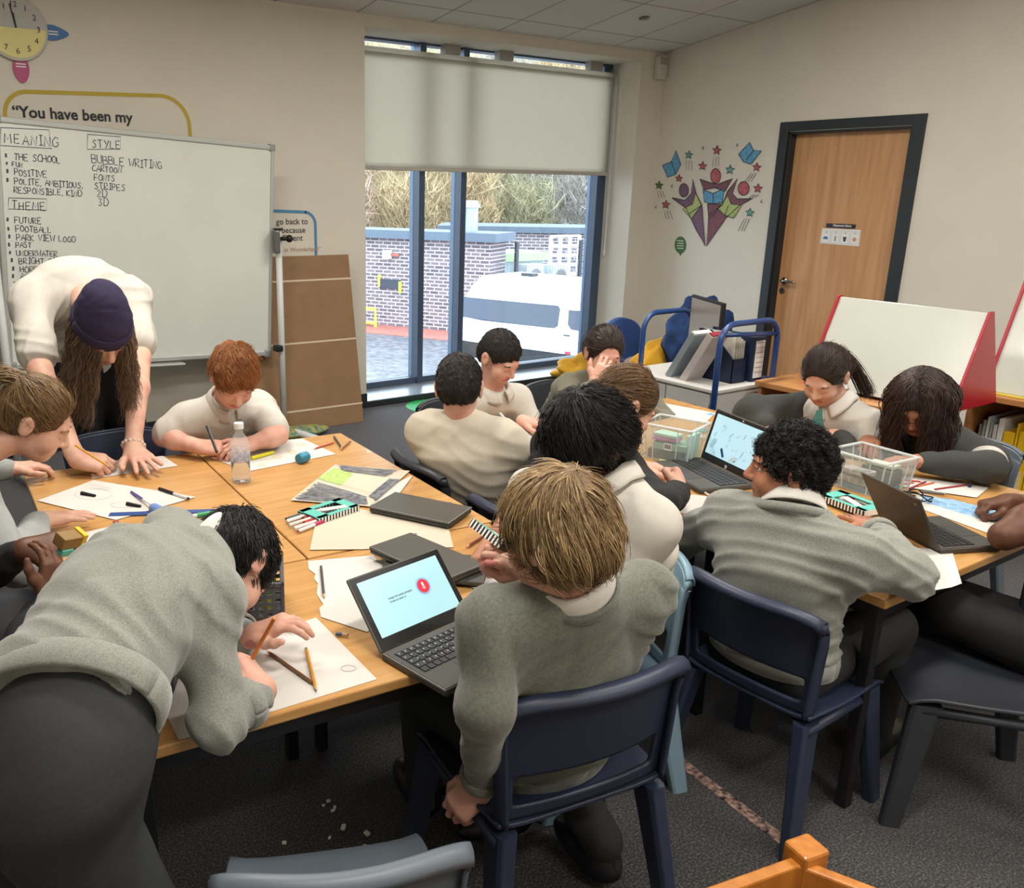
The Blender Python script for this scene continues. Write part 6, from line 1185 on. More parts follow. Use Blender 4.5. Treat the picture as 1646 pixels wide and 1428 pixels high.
def marker(label, p0, p1, capc, bodyc, r=.0055, capf=.42, **k):
    return stick('felt_tip_pen', label, 'pen', p0, p1, r, [('cap', 0, capf, mat('pen_'+capc.strip('#'), capc, .4), 1.08, 1.08), ('barrel', capf, .96, mat('pen_'+bodyc.strip('#'), bodyc, .4), 1, 1), ('end_plug', .96, 1, mat('pen_'+capc.strip('#'), capc, .4), .8, .6)], **k)
pencil('brown pencil lying diagonally on the standing boy\'s sheet', (502, 1098), (428, 1046), '#6f4a30', ); pencil('yellow pencil crossing the brown one on the standing boy\'s sheet', (492, 1043), (509, 1112), '#c98f2e', ferrule=True)
pencil('orange pencil held upright in the standing boy\'s right hand', None, None, '#c9741f', pts=(atd(441, 994, 1.60), atd(398, 1072, 1.66)))
pencil('coral pencil lying at the left end of the front table beside the black pen', (246, 1184), (276, 1112), '#b8694a'); marker('slim black pen beside the coral pencil near the standing boy\'s hip', (285, 1083), (264, 1150), '#1c1a1c', '#1c1a1c', .005)
pencil('dark grey pencil lying on the torn white sheet', (516, 911), (521, 962), '#4c4247'); marker('blue tipped pencil stub poking out between the front sheets', (540, 1019), (560, 1021), '#3f4a68', '#c19a6b', .004, .5)
pencil('yellow pencil lying on the flower sketch', (812, 910), (768, 926), '#c58f35'); pencil('dark red pencil lying behind the held pen tin', (793, 853), (749, 880), '#7a3526')
pencil('yellow pencil held by the adult in the beanie', None, None, '#d2962c', pts=(atd(121, 716, 2.93), atd(178, 752, 2.86)))
marker('black pen held by the ginger haired boy', None, None, '#19191b', '#19191b', .0055, .12, pts=(atd(333, 685, 3.02), atd(349, 728, 2.97))); marker('black pen lying flat under the ginger boy\'s hands', (350, 735), (378, 729), '#19191b', '#19191b', .005)
marker('yellow highlighter pen lying on the doodle sheet beside the water bottle', (404, 737), (440, 727), '#d8cf2a', '#d8cf2a', .007, .3); pencil('red pencil pointing at the doodle sheet', (536, 712), (504, 722), '#a8412c'); pencil('dark pencil at the back corner of the left table', (537, 702), (550, 721), '#3c332f'); pencil('short brown pencil at the back right corner of the left table', (563, 710), (547, 723), '#8d5a3c')
marker('slim purple and white pen crossing the blue ruler', (211, 791), (268, 828), '#5b4f9c', '#d9d8e2', .004, .35, z1=TZ+.028); marker('black capped white pen on the left back sheet', (256, 786), (304, 802), '#1b1b1d', '#d5d3d3', .0055, .5); marker('green capped white pen beside the blue ruler', (361, 821), (283, 835), '#2f9a5a', '#d5d9d6', .0065, .58)
o = thing('ruler', 'dark blue flat ruler lying behind the standing boy\'s back', 'ruler', T_(255, 826)); a, b = T_(176, 829), T_(342, 823); d = nrm(b-a); MB().box((a+b)/2+UZ*.003, (np.linalg.norm(b-a), .028, .003), np.stack([d, np.cross(UZ, d), UZ], 1)).build('blade', mat('ruler_blue', '#34518c', .3), o)
a, b = atz(247, 817, TZ+.02), atz(283, 836, TZ+.02); o = thing('glue_stick', 'thick pale blue glue stick lying across the blue ruler', 'glue stick', (a+b)/2-UZ*.017); MB().cyl(a, b, .0165, seg=20).build('barrel', mat('glue_blue', '#6f8fc9', .35), o, bevel=.003); MB().cyl(a-(b-a)*.04, a+(b-a)*.02, .014, seg=20).build('end_cap', mat('glue_orange', '#c99c5a', .5), o)
for i, (px, py, l_) in enumerate(((142, 795, 'left'), (215, 812, 'right'))): a, b = T_(px-11, py-2, TZ+.008), T_(px+11, py+2, TZ+.008); tag(MB().cyl(a, b, .0065, .004, 10).build('charcoal_stub', m_blackc), f'small black charcoal stub lying on the left back sheet, the {l_} of two', 'charcoal')
a = T_(183, 841, TZ+.006); tag(MB().cyl(a, T_(190, 839, TZ+.006), .006, seg=10).build('red_crayon', mat('cap_red', '#a3281f', .4)), 'small red crayon peeking out behind the standing boy\'s back', 'crayon')
# blue rubber / sharpener
p = T_(487, 744); o = thing('pencil_sharpener', 'small teal blue barrel sharpener beside the doodle sheet', 'sharpener', p); Rz = rotm(0, 0, .4); MB().lathe([(.001, -.024), (.017, -.024), (.019, -.018), (.019, .018), (.017, .024), (.001, .024)], p+UZ*.0195, Rz@rotm(0, math.pi/2), 20).build('body', mat('teal_blue', '#2f7f9c', .35), o, smooth=False); MB().box(p+UZ*.034, (.024, .018, .010), Rz).build('lid', mat('teal_light', '#5aa6b8', .35), o, bevel=.003)
# water bottle
p = T_(388, 774); o = thing('water_bottle', 'clear plastic water bottle half full on the left table', 'bottle', p); m_pet = mat('clear_plastic_bottle', '#f2f6fa', .05, trans=.0, alpha=.22, spec=.8); m_pet.node_tree.nodes['Principled BSDF'].inputs['IOR'].default_value = 1.4
prof = [(.029, 0), (.033, .004), (.0335, .02), (.032, .03), (.0335, .045), (.0335, .072), (.032, .078), (.0335, .085), (.0335, .12), (.032, .135), (.024, .155), (.0135, .172), (.0125, .178), (.015, .182), (.015, .200)]
def shell(prof, c, seg=28):
    mb = MB(); vs_ = [(c[0]+r*math.cos(2*math.pi*k/seg), c[1]+r*math.sin(2*math.pi*k/seg), c[2]+z) for r, z in prof for k in range(seg)]; n = len(prof)
    return mb.add(vs_, [(i*seg+k, i*seg+(k+1) % seg, (i+1)*seg+(k+1) % seg, (i+1)*seg+k) for i in range(n-1) for k in range(seg)]+[tuple(range(seg-1, -1, -1))])
shell(prof, p).build('bottle_wall', m_pet, o, smooth=True); m_wat = bpy.data.materials.new('water'); m_wat.use_nodes = True; _b = m_wat.node_tree.nodes['Principled BSDF']; _b.inputs['Transmission Weight'].default_value = 1; _b.inputs['Roughness'].default_value = .0; _b.inputs['IOR'].default_value = 1.2; _b.inputs['Base Color'].default_value = (.93, .96, .98, 1)
MB().lathe([(.001, .002), (.030, .004), (.031, .02), (.031, .075), (.001, .0755)], p, None, 28).build('water', m_wat, o, smooth=True)
shell([(.0338, .075), (.0340, .076), (.0340, .118), (.0338, .119)], p).build('label_print', mat('label_blue_print', '#7f93c4', .3, alpha=.38, col2='#e8edf5', nscale=90), o, smooth=True)
MB().lathe([(.001, .199), (.0155, .199), (.0165, .187), (.0165, .203), (.0155, .206), (.001, .206)], p, None, 24).build('cap', mat('cap_clear_white', '#dfe3e4', .3), o)
# pen boxes with black and white striped sides
m_teal = mat('teal_card', '#5fb8ab', .5)
def stripmat():
    m = mat('striped_card', '#ece9e4', .5); n = m.node_tree.nodes; L = m.node_tree.links; tc = n.new('ShaderNodeTexCoord'); w = n.new('ShaderNodeTexWave'); w.inputs['Scale'].default_value = 26; w.bands_direction = 'X'; r = n.new('ShaderNodeValToRGB'); r.color_ramp.interpolation = 'CONSTANT'; r.color_ramp.elements[1].position = .5; r.color_ramp.elements[0].color = lin('#161616'); r.color_ramp.elements[1].color = lin('#ece9e4')
    L.new(tc.outputs['Object'], w.inputs[0]); L.new(w.outputs[0], r.inputs[0]); L.new(r.outputs[0], n['Principled BSDF'].inputs['Base Color']); return m
m_strip = stripmat()
def penbox(label, c, ang, L, Wd, Hh, pens, lab2, Rt=None, capc=None):
    t = thing('pen_box', label, 'pen box', c, 0); Rz = rotm(0, 0, ang) if Rt is None else Rt; t.rotation_euler = Matrix(Rz.tolist()).to_euler()
    a = MB().box((0, 0, .001), (L, Wd, .002))
    for sy in (-1, 1): a.box((0, sy*Wd/2, Hh/2), (L, .002, Hh))
    a.box((L/2, 0, Hh/2), (.002, Wd, Hh)); a.build('striped_tray', m_strip, t, local=True)
    MB().box((-L*.36, 0, Hh), (L*.24, Wd+.001, .002)).box((L*.40, 0, Hh), (L*.2, Wd+.001, .002)).box((0, Wd*.40, Hh), (L, Wd*.2, .002)).box((0, -Wd*.42, Hh), (L, Wd*.16, .002)).build('teal_lid', m_teal, t, local=True)
    MB().box((.01, -.012, Hh+.0018), (L*.5, .024, .0008), rotm(0, 0, -.35)).build('paper_band', m_wht2, t, local=True)
    rnd = random.Random(len(label))
    for i, (c2, ln, off) in enumerate(pens):
        x1 = L*.42-.005*(i % 3); y = -Wd/2+.010+(Wd-.02)*i/max(1, len(pens)-1); x0 = x1-ln-off
        R2 = rotm(0, 0, math.pi+rnd.uniform(-.05, .05)*(off > .02)); q = thing('felt_tip_pen', lab2 % c2[1], 'pen', group=None); M4 = Matrix.Translation(Vector(c)) @ Matrix(Rz.tolist()).to_4x4() @ Matrix.Translation(Vector((x1-off, y, .0095))); q.matrix_basis = M4
        R3 = rotm(0, -math.pi/2, 0); MB().add(*cylv((0, 0, 0), (-ln*.62, 0, 0), .0052)).build('barrel', mat('pen_d9d7d2', '#d9d7d2', .4), q, local=True); MB().add(*cylv((-ln*.62, 0, 0), (-ln, 0, 0), .0056)).build('cap', mat('pen_'+c2[0].strip('#'), c2[0], .4), q, local=True)
    return t
def cylv(a, b, r, seg=10):
    m = MB().cyl(V(*a), V(*b), r, seg=seg); return np.vstack(m.v), m.f
A0, B0 = T_(505, 846), T_(582, 820); dL = nrm(B0-A0); C1 = (A0+B0)/2+np.cross(UZ, dL)*.045
penbox('teal and striped pen box spilling white felt tips on the left table', C1, math.atan2(dL[1], dL[0]), .165, .095, .019, [(('#d9d7d2', 'white capped'), .135, .10), (('#b3312c', 'red capped'), .135, .045), (('#c8c6c1', 'pale grey capped'), .135, .085), (('#8e2323', 'dark red capped'), .135, .03), (('#e1dfdb', 'ivory capped'), .135, .075), (('#4a4a4c', 'dark grey capped'), .135, .06)], '%s felt tip sliding out of the striped pen box on the left table')
A0, B0 = T_(1312, 803, TZ+.008), T_(1388, 832, TZ+.008); dL = nrm(B0-A0); C2 = (A0+B0)/2+np.cross(UZ, dL)*.052
penbox('teal and striped pen box beside the clear box near the curly haired boy', C2, math.atan2(dL[1], dL[0]), .175, .10, .019, [(('#c98f2e', 'amber capped'), .13, 0), (('#d9d7d2', 'white capped'), .13, 0), (('#b3312c', 'red capped'), .13, 0)], '%s felt tip inside the striped pen box by the curly haired boy')
marker('stray pink capped pen lying in front of the striped pen box on the left table', (520, 838), (478, 855), '#b8315f', '#dddbd6', .0052, .35)
a, b = atd(765, 852, 1.88), atd(826, 898, 1.76); dL = nrm(b-a); up_ = nrm(np.cross(np.cross(dL, UZ), dL)*.75+nrm(np.cross(UZ, dL))*.55); ry_ = nrm(np.cross(up_, dL))
penbox('striped pen tin held up beside the blond boy\'s face', (a+b)/2, 0, .12, .07, .018, [(('#8b2f33', 'maroon capped'), .10, 0), (('#c8c6c1', 'pale grey capped'), .10, 0)], '%s felt tip inside the held striped pen tin', Rt=np.stack([dL, ry_, np.cross(dL, ry_)], 1))
# ---------------------------------------------------------------- laptops
m_lap = mat('charcoal_laptop_shell', '#4a4842', .45, bump=.08, bscale=700); m_lapd = mat('dark_laptop_deck', '#413f3b', .5); m_key = mat('black_keycap', '#1b1b1d', .5); m_bez = mat('black_bezel', '#141416', .35); m_pad = mat('touchpad_grey', '#3b3b3b', .4)
def laptop(label, ha, hb, fr_hint, depth, lidh, angle, scr=None, shell_=None, deck=None, zb=TZ, logo=None, keycol=None):
    h = nrm(hb-ha); w = np.linalg.norm(hb-ha); fdir = nrm(np.cross(UZ, h)); fdir = fdir if fdir@fr_hint > 0 else -fdir
    if np.cross(fdir, h)@UZ < 0: ha, hb = hb, ha; h = -h           # now x=h, y=-fdir: right handed seen by the typist
    c = (ha+hb)/2; t = thing('laptop', label, 'laptop', (c[0], c[1], zb)); X = nrm(np.cross(-fdir, UZ)); Rz = np.stack([X, -fdir, UZ], 1); O = V(c[0], c[1], zb)
    P = lambda x, y, z: O+Rz@V(x, y, z)
    MB().box(P(0, -depth/2, .009), (w, depth, .016), Rz).build('base', shell_ or m_lap, t, bevel=.004); MB().box(P(0, -depth/2, .0175), (w-.008, depth-.008, .0012), Rz).build('deck', deck or m_lapd, t)
    mb = MB(); kw, kd = (w-.03)/14, depth*.52/5.2
    for r in range(5):
        x = -w/2+.015
        row = [1]*14 if r < 4 else [1, 1, 1, 1, 5.2, 1, 1, 1, 1.4]; sc_ = 14/sum(row)
        if r in (1, 2, 3): row = [1+.25*r]+[1]*11+[14-12-.25*r]; sc_ = 14/sum(row)
        for u in row: mb.box(P(x+u*sc_*kw/2, -.022-kd*(r+.5), .0192), (u*sc_*kw-.0028, kd-.003, .0022), Rz); x += u*sc_*kw
    mb.build('keyboard', keycol or m_key, t)
    if keycol is None:
        mk = MB()
        for r in range(4):
            for k in range(13): mk.box(P(-w/2+.015+(k+.45)*kw, -.022-kd*(r+.45), .0205), (.0028, .0036, .0003), Rz)
        mk.build('key_legends', mat('key_legend', '#bdbdbb', .6), t)
    MB().box(P(0, -depth*.80, .0183), (w*.36, depth*.30, .0008), Rz).build('touchpad', m_pad, t)
    th = math.radians(angle); ldir = -fdir*0+(UZ*math.sin(th)+fdir*math.cos(th)); ln = nrm(np.cross(X, ldir)); ln = ln if ln@fdir > 0 else -ln; Rl = np.stack([X, ldir, np.cross(X, ldir)], 1); lc = O+UZ*.016+ldir*lidh/2+fdir*.0
    lid = MB().box(lc-ln*.004, (w, lidh, .008), Rl).build('lid', shell_ or m_lap, t, bevel=.005); MB().box(lc+ln*.0003, (w-.008, lidh-.008, .001), Rl).build('bezel', m_bez, t)
    S = lambda x, y, lift=.0013: lc+X*x+ldir*y+ln*lift
    MB().box(S(0, .006, .0009), (w-.036, lidh-.044, .0006), Rl).build('screen', scr, t)
    return t, S, (w-.036, lidh-.044), X, ldir, ln, O
def scrmat(name, col, k=.55): return mat(name, col, .25, emit=k)
# near open laptop
ha, hb = atz(613, 1055, TZ+.01), atz(757, 991, TZ+.01); t, S, (sw_, sh_), X, ld, ln, O = laptop('open laptop with a pale blue screen and red microphone circle, in front', ha, hb, V(.3, -1, 0), .195, .174, 132, scrmat('screen_pale_blue', '#9cc6cf'))
def disc_at(S, x, y, r, lift, X, ld, n=32): return [S(x+r*math.cos(2*math.pi*k/n), y+r*math.sin(2*math.pi*k/n), lift) for k in range(n)]
def face(mb, P, ln):
    P = np.array(P); w = np.cross(P[1]-P[0], P[2]-P[1]); mb.add(P if w@ln > 0 else P[::-1], [tuple(range(len(P)))]); return mb
face(MB(), disc_at(S, .045, .014, .0205, .0018, X, ld), ln).build('microphone_halo', scrmat('screen_halo', '#7fa6cf', .5), t); face(MB(), disc_at(S, .045, .014, .0165, .0021, X, ld), ln).build('microphone_circle', scrmat('screen_red', '#c3343f', .55), t)
mb = MB(); q0 = lambda pts: face(mb, [S(.045+a, .014+b, .0024) for a, b in pts], ln); q0([(-.0025, -.001), (.0025, -.001), (.0025, .009), (-.0025, .009)]); q0([(-.0007, -.008), (.0007, -.008), (.0007, -.004), (-.0007, -.004)]); q0([(-.005, -.001), (-.004, -.0035), (.004, -.0035), (.005, -.001), (.004, -.005), (-.004, -.005)]); mb.build('microphone_icon', scrmat('screen_white', '#e8eaf0', .5), t)
mb = MB(); put_text(mb, 'Assign the avatar prompts', S(-.060, .013, .0018), X, ld, .0066, .0001); put_text(mb, 'Create an avatar to', S(-.060, .005, .0018), X, ld, .0060, .0001); mb.build('screen_text', mat('screen_text_dark', '#3f4a52', .5), t)
# laptop showing brushes
ha, hb = atz(1125, 738, TZ+.01), atz(1214, 782, TZ+.01); dl = nrm(hb-ha); hb = ha+dl*.325; t, S, (sw_, sh_), X, ld, ln, O = laptop('open laptop showing a page of drawn brushes and pens, on the right tables', ha, hb, V(-1, -.4, 0), .215, .192, 105, scrmat('screen_page_blue', '#9fc2d0'), m_lapd, keycol=m_key)
mb = MB(); rs = random.Random(5)
for k in range(34):
    x, y = rs.uniform(-.45, .45)*sw_, rs.uniform(-.42, .40)*sh_; a = rs.uniform(.6, 1.4); ln_ = rs.uniform(.008, .02); p, q = np.array([x, y]), np.array([x+ln_*math.cos(a), y+ln_*math.sin(a)]); ribbon(mb, [p, q], rs.uniform(.0008, .002), S(0, 0, .0018), X, ld, .0002)
for k in range(5): ribbon(mb, [(-.45*sw_+.004*k, -.3*sh_), (-.41*sw_+.004*k, -.05*sh_)], .0009, S(0, 0, .0018), X, ld, .0002)
mb.build('drawn_brushes', mat('screen_slate', '#4f6678', .5), t); mb = MB(); ribbon(mb, [(-.22*sw_, -.22*sh_), (-.14*sw_, -.40*sh_)], .012, S(0, 0, .0018), X, ld, .0004); mb.build('drawn_marker', scrmat('screen_navy', '#1f3f6b', .2), t)
mb = MB()
for k in range(4): ribbon(mb, [(-.02*sw_+.006*k, -.42*sh_), (.05*sw_+.008*k, -.28*sh_)], .0012, S(0, 0, .0018), X, ld, .0004)
mb.build('drawn_pencils', scrmat('screen_tan', '#a08a5a', .3), t)
face(MB(), disc_at(S, -.01, -.086, .0065, .0016, X, ld), ln).build('round_logo', mat('logo_silver', '#c9cdd2', .3), t); mb = MB(); put_text(mb, 'hp', S(-.0145, -.0885, .0018), X, ld, .0085, .0001); mb.build('logo_letters', m_bez, t); face(MB(), disc_at(S, .0, .087, .003, .0016, X, ld), ln).build('webcam', mat('webcam_white', '#e5e5e5', .4), t)
# laptop seen from behind
ha, hb = atz(1418, 838, TZ+.01), atz(1512, 888, TZ+.01); t, S, (sw_, sh_), X, ld, ln, O = laptop('open laptop seen from behind on the right table, dark brown lid', ha, hb, V(.9, .4, 0), .20, .182, 121, mat('screen_off', '#101214', .2), mat('brown_laptop_shell', '#3a332b', .5, bump=.08, bscale=700), keycol=m_key)
face(MB(), disc_at(S, -.10, .07, .004, -.0092, X, ld), -ln).build('lid_logo', m_silv, t)
def closed_laptop(label, px, z, th, logo):
    P = [atz(a, b, z+th) for a, b in px]; c = sum(P)/4; t = thing('laptop', label, 'laptop', (c[0], c[1], z)); X = nrm((P[1]-P[0]+P[2]-P[3])*V(1, 1, 0)); Y = nrm(np.cross(UZ, X)); w = (np.linalg.norm(P[1]-P[0])+np.linalg.norm(P[2]-P[3]))/2; d = (np.linalg.norm(P[3]-P[0])+np.linalg.norm(P[2]-P[1]))/2; R3 = np.stack([X, Y, UZ], 1)
    MB().box(c*V(1, 1, 0)+UZ*(z+th*.3), (w-.004, d-.004, th*.6), R3).build('base', m_lapd, t, bevel=.004); MB().box(c*V(1, 1, 0)+UZ*(z+th*.8), (w, d, th*.42), R3).build('lid', mat('closed_lid', '#4e4b45', .38, bump=.06, bscale=700), t, bevel=.004)
    q = atz(*logo, z+th+.0006); MB().lathe([(.001, .0006), (.006, .0006), (.006, 0), (.001, 0)], q, None, 20).build('round_logo', m_silv, t)
closed_laptop('closed grey laptop at the right edge of the left table, further from us', [(593, 813), (637, 790), (758, 815), (721, 843)], TZ+.006, .019, (723, 808))
closed_laptop('closed grey laptop behind the open one with the blue screen', [(583, 881), (664, 855), (777, 906), (722, 930)], TZ+.022, .020, (667, 859))
p = atz(700, 915, TZ+.008); tag(MB().box(p+UZ*.006, (.27, .17, .012), rotm(0, 0, -.75)).build('dark_folder', m_lapd, bevel=.004), 'flat dark folder lying under the closed laptop behind the blue screen', 'folder')
# ---------------------------------------------------------------- clear storage boxes and contents
m_clear = bpy.data.materials.new('clear_storage_plastic'); m_clear.use_nodes = True; _nt = m_clear.node_tree; _nt.nodes.clear(); _t = _nt.nodes.new('ShaderNodeBsdfTransparent'); _t.inputs[0].default_value = (.96, .98, .98, 1); _d = _nt.nodes.new('ShaderNodeBsdfPrincipled'); _d.inputs['Base Color'].default_value = lin('#dfe4e4'); _d.inputs['Roughness'].default_value = .15; _m = _nt.nodes.new('ShaderNodeMixShader'); _m.inputs[0].default_value = .16; _o2 = _nt.nodes.new('ShaderNodeOutputMaterial'); _nt.links.new(_t.outputs[0], _m.inputs[1]); _nt.links.new(_d.outputs[0], _m.inputs[2]); _nt.links.new(_m.outputs[0], _o2.inputs[0])
m_rim = mat('clear_rim_plastic', '#dde2e3', .2, alpha=.6)
def storage(label, c, ang, L, Wd, Hh, things_):
    t = thing('storage_box', label, 'box', c); Rz = rotm(0, 0, ang); O = np.array(c, float); P = lambda x, y, z: O+Rz@V(x, y, z); mb = MB(); k = .88
    lo = [(-L/2*k, -Wd/2*k), (L/2*k, -Wd/2*k), (L/2*k, Wd/2*k), (-L/2*k, Wd/2*k)]; hi = [(-L/2, -Wd/2), (L/2, -Wd/2), (L/2, Wd/2), (-L/2, Wd/2)]
    mb.add([P(x, y, .002) for x, y in lo]+[P(x, y, Hh) for x, y in hi], [(0, 1, 2, 3)]+[(i, (i+1) % 4, 4+(i+1) % 4, 4+i) for i in range(4)]); mb.build('box_wall', m_clear, t, solid=.002)
    mb = MB()
    for i in range(4):
        a, b = V(*hi[i], Hh), V(*hi[(i+1) % 4], Hh); d = nrm(b-a); mb.box(P(*((a+b)/2)), (np.linalg.norm(b-a)+.008, .012, .007), Rz@np.stack([d, np.cross(UZ, d), UZ], 1))
    mb.build('rim', m_rim, t, bevel=.002)
    for (x, y), (x2, y2) in zip(lo, hi): MB().cyl(P(x, y, .004), P(x2, y2, Hh-.004), .003, seg=6).build('corner_rib', m_rim, t)
    mb = MB()
    for i in range(4):
        for f in (.25, .75): a = V(*lo[i], 0)*(1-f)+V(*lo[(i+1) % 4], 0)*f; b = V(*hi[i], 0)*(1-f)+V(*hi[(i+1) % 4], 0)*f; MB().cyl(P(a[0], a[1], .004), P(b[0], b[1], Hh-.004), .0022, seg=6).build('moulded_rib', m_rim, t)
    for (nm, lb, ct, x, y, z, sx, sy, sz, rz, m) in things_: o = tag(MB().box((0, 0, 0), (sx, sy, sz)).build(nm, m, bevel=.002), lb, ct); o.location = P(x, y, z); o.rotation_euler = (0, 0, ang+rz)
    return t, P, Rz
f0, f1, b0_ = T_(1032, 735), T_(1102, 750), T_(1128, 718); dL = nrm(f1-f0); ang = math.atan2(dL[1], dL[0]); L_ = .20; Wd_ = .17; cB = (f0+f1)/2+np.cross(UZ, dL)*Wd_*.44
tb1, P1_, R1_ = storage('clear plastic box of pencil tins near the girl in the black top', (cB[0], cB[1], TZ), ang, L_, Wd_, .135, [('pencil_tin', 'pink pencil tin inside the clear box near the girl in the black top', 'tin', -.02, -.02, .078, .10, .06, .012, .1, mat('pink_card', '#c07fb4', .5)), ('pencil_tin', 'pale teal pencil tin lying on the pink one in the clear box', 'tin', -.015, -.02, .092, .09, .06, .012, -.1, mat('pale_teal', '#a9cdbd', .5)), ('pencil_tin', 'dark green tin at the bottom of the clear box by the black topped girl', 'tin', -.01, .0, .02, .13, .11, .03, .0, mat('dark_green_tin', '#3c4a44', .5)), ('pencil_tin', 'mid green tin stacked in the clear box under the pink one', 'tin', .0, .0, .05, .13, .10, .025, .15, mat('mint_card', '#7fa894', .5)), ('pencil_tin', 'upright mint tin at the right of the clear box by the black topped girl', 'tin', .066, .02, .055, .018, .09, .09, 0, mat('mint_light', '#a6d0bd', .5))])
bar = MB().box(P1_(.012, -Wd_*.455, .06), (.030, .001, .026), R1_).build('label', m_wht, tb1); mb = MB()
for k in range(8): mb.box(P1_(.002+k*.003, -Wd_*.455-.001, .062), (.0012+.0008*(k % 3 == 0), .0006, .016), R1_)
mb.build('label_bars', m_bez, tb1)
f0, f1 = T_(1333, 778, TZ+.002), T_(1410, 803, TZ+.002); dL = nrm(f1-f0); ang = math.atan2(dL[1], dL[0]); cB = (f0+f1)/2+np.cross(UZ, dL)*.08
cov = [('pencil_tin', 'grey patterned tin at the front of the clear box by the curly haired boy', 'tin', -.02, -.045, .065, .11, .05, .016, .05, mat('grey_pattern', '#6d6f70', .5, col2='#bdbab2', nscale=40)), ('pencil_tin', 'dark patterned tin under the grey one in the clear box by the curly boy', 'tin', -.02, -.045, .035, .11, .05, .020, 0, mat('dark_pattern', '#4c4f4c', .5, col2='#9fa39b', nscale=40)), ('pencil_tin', 'flat teal tin at the bottom of the clear box by the curly boy', 'tin', -.0, -.0, .013, .145, .125, .018, 0, mat('teal_blue', '')), ('notepad', 'pale notepad leaning in the back of the clear box by the curly haired boy', 'notepad', .02, .04, .085, .09, .05, .010, .1, mat('pale_pad', '#b9c2ae', .6)), ('pencil_tin', 'dark green box under the notepad at the back of the clear box', 'tin', .015, .04, .05, .11, .06, .05, 0, mat('dark_green_tin', ''))]
storage('clear plastic box of pencil tins beside the curly haired boy', (cB[0], cB[1], TZ), ang, .205, .175, .125, cov)
# grey lattice basket
c4 = [atz(*q, TZ+.105) for q in ((411, 884), (458, 884), (464, 934), (412, 940))]; cB = T_(438, 985)
bx0, bx1 = atz(412, 1003, TZ), atz(458, 1000, TZ); dL = nrm(bx1-bx0); ang = math.atan2(dL[1], dL[0]); Lb, Wb, Hb = .085*1.15, .15, .095; Rz = rotm(0, 0, ang); O = (bx0+bx1)/2+np.cross(UZ, dL)*Wb/2-dL*.02; O = V(O[0], O[1], TZ)
bk = thing('plastic_basket', 'charcoal lattice basket by the standing boy\'s head', 'basket', O); m_bsk = mat('charcoal_basket', '#46464b', .5); P = lambda x, y, z: O+Rz@V(x, y, z); mb = MB()
for sx in (-1, 1):
    for z in np.linspace(.012, Hb-.012, 5): mb.box(P(sx*Lb/2, 0, z), (.003, Wb, .010), Rz)
    for y in np.linspace(-Wb/2, Wb/2, 8): mb.box(P(sx*Lb/2, y, Hb/2), (.0045, .009, Hb), Rz)
for sy in (-1, 1):
    for z in np.linspace(.012, Hb-.012, 5): mb.box(P(0, sy*Wb/2, z), (Lb, .003, .010), Rz)
    for x in np.linspace(-Lb/2, Lb/2, 6): mb.box(P(x, sy*Wb/2, Hb/2), (.009, .0045, Hb), Rz)
mb.box(P(0, 0, .003), (Lb, Wb, .004), Rz); mb.build('lattice', m_bsk, bk); mb = MB()
for sx in (-1, 1): mb.box(P(sx*Lb/2, 0, Hb), (.010, Wb+.01, .010), Rz)
for sy in (-1, 1): mb.box(P(0, sy*Wb/2, Hb), (Lb+.01, .010, .010), Rz)
mb.build('basket_rim', m_bsk, bk, bevel=.003)
q = P(.012, .0, .03); o = thing('glue_pot', 'bright green lidded pot standing in the charcoal basket', 'pot', q-UZ*.024); MB().lathe([(.001, 0), (.017, 0), (.017, .035), (.015, .04), (.001, .04)], q-UZ*.024, None, 20).build('pot_body', mat('pot_yellow', '#c9b53a', .4), o); MB().lathe([(.001, .040), (.018, .040), (.020, .066), (.018, .068), (.001, .064)], q-UZ*.024, None, 20).build('pot_lid', mat('pot_green', '#4d9a2e', .4), o)
for k, (x, y, c_, l_) in enumerate(((-.02, .045, '#3a7f4a', 'green'), (.025, .05, '#d8d6d0', 'white'), (-.025, -.03, '#222226', 'black'))): marker(f'{l_} pen standing in the charcoal basket', None, None, c_, c_, .005, pts=(P(x+.004, y+.004, .105), P(x, y, .008)))
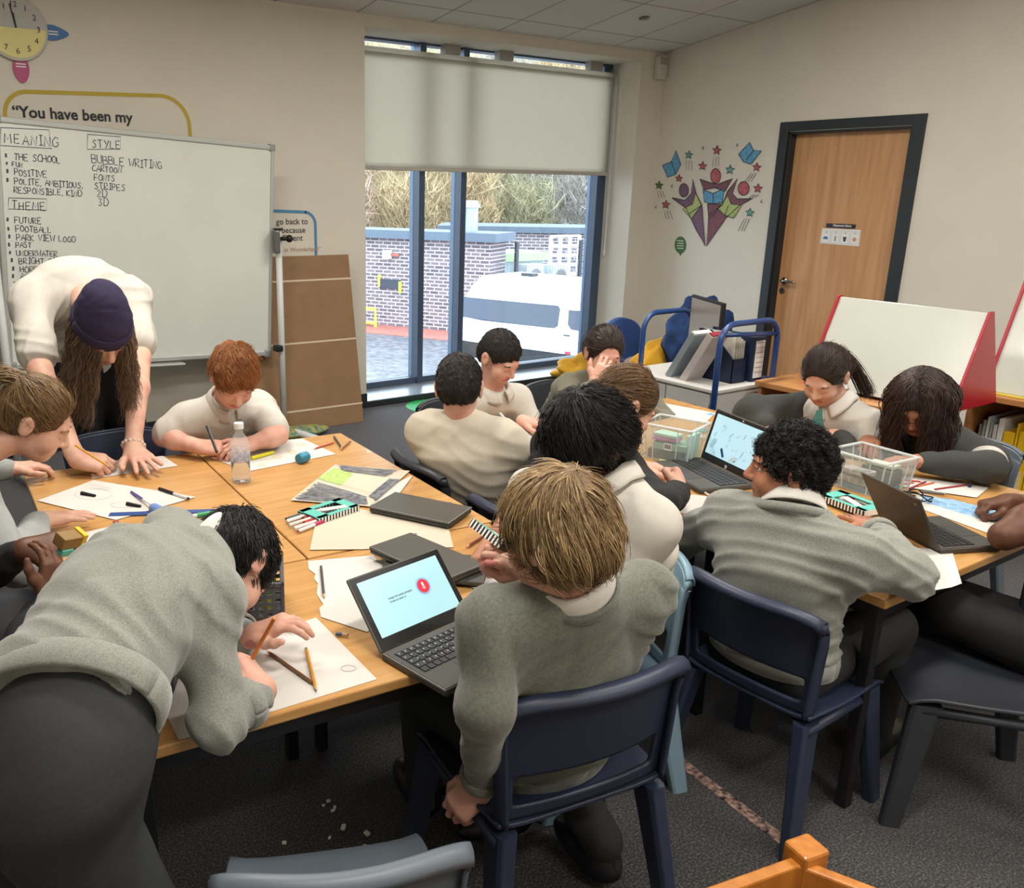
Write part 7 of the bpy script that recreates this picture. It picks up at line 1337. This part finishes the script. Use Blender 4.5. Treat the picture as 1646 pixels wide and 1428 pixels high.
# yellow box in the brown hands, loose pens at the right
c = atd(110, 868, 2.00); o = thing('sharpener_box', 'small yellow and brown box held in the brown hands at the left', 'box', c-UZ*.02); Rq = rotm(.4, .2, .5); MB().box(c, (.055, .035, .03), Rq).build('box_body', mat('kraft_brown', '#8a6b3c', .6), o, bevel=.002); MB().box(c+Rq@V(.03, 0, .002), (.012, .037, .034), Rq).build('yellow_flap', mat('flap_yellow', '#d9b72a', .5), o); MB().box(c+Rq@V(-.01, -.012, -.022), (.03, .02, .016), Rq).build('teal_insert', m_teal, o)
marker('yellow and grey pen held by the boy facing the camera', None, None, '#b9bcbe', '#d8be3c', .005, .5, pts=(atd(804, 665, 3.44), atd(826, 690, 3.36)))
for lb, a, b, c_ in (('red pencil nearest the clear box on the right table', (1452, 772), (1482, 775), '#b23a34'), ('orange pencil beside the red ones on the right table', (1475, 782), (1503, 776), '#c8683a'), ('maroon pencil in the middle of the red group on the right table', (1462, 786), (1490, 774), '#7e2f44'), ('long dark red pencil at the right of the red group', (1503, 787), (1560, 779), '#8f2a33'), ('grey pencil lying across the head of the fish drawing', (1478, 790), (1522, 795), '#55555c'), ('salmon pencil at the back of the red group', (1450, 779), (1470, 776), '#c9705c')): pencil(lb, a, b, c_)
pencil('brown pencil beside the grey pen in front of the striped box by the curly boy', (1380, 835), (1404, 852), '#9c5f3a'); marker('pale blue grey pen lying by the curly haired boy\'s sleeve', (1370, 832), (1400, 864), '#9fb2c0', '#b9c4cc', .004); pencil('dark purple pencil lying along the overhanging sheet', (1438, 868), (1478, 902), '#4b2f3a'); pencil('rust pencil touching the purple one along the overhanging sheet', (1442, 870), (1470, 893), '#8a4a3a')
marker('dark blue pen held by the person at the right edge', None, None, '#27304a', '#27304a', .005, .3, pts=(atd(1560, 778, 3.0), atd(1549, 812, 2.96))); pencil('white pencil beside the laptop showing brushes', (1124, 786), (1142, 798), '#dcd6d0'); marker('pale lime pen lying against the clear box near the black topped girl', (1060, 740), (1096, 746), '#b9c98a', '#d5dcc0', .005)
rs = random.Random(9); mb = MB(); cc_ = T_(1465, 803, TZ+.008)
for k in range(4): mb.tube([cc_+V(.07*math.cos(u+k)+.03*math.sin(2*u+k), .045*math.sin(u*1.3+k*2), .004+.006*math.sin(3*u+k)) for u in np.linspace(0, 5.5, 40)], .0022, 6)
mb.build('black_cable', m_blackc, None, smooth=True); tag(bpy.data.objects['black_cable'], 'tangled thin black cable beside the fish drawing', 'cable')
for lb, px, py, c_ in (('teal card scrap behind the laptop showing brushes', 1131, 692, '#4a9aa0'), ('small pale card lying beside the teal scrap', 1128, 702, '#c7c1b4')): p = T_(px, py, TZ+.004); tag(MB().box(p, (.05, .03, .003), rotm(0, 0, .5)).build('card_scrap', mat('scrap_'+c_.strip('#'), c_, .6)), lb, 'card')
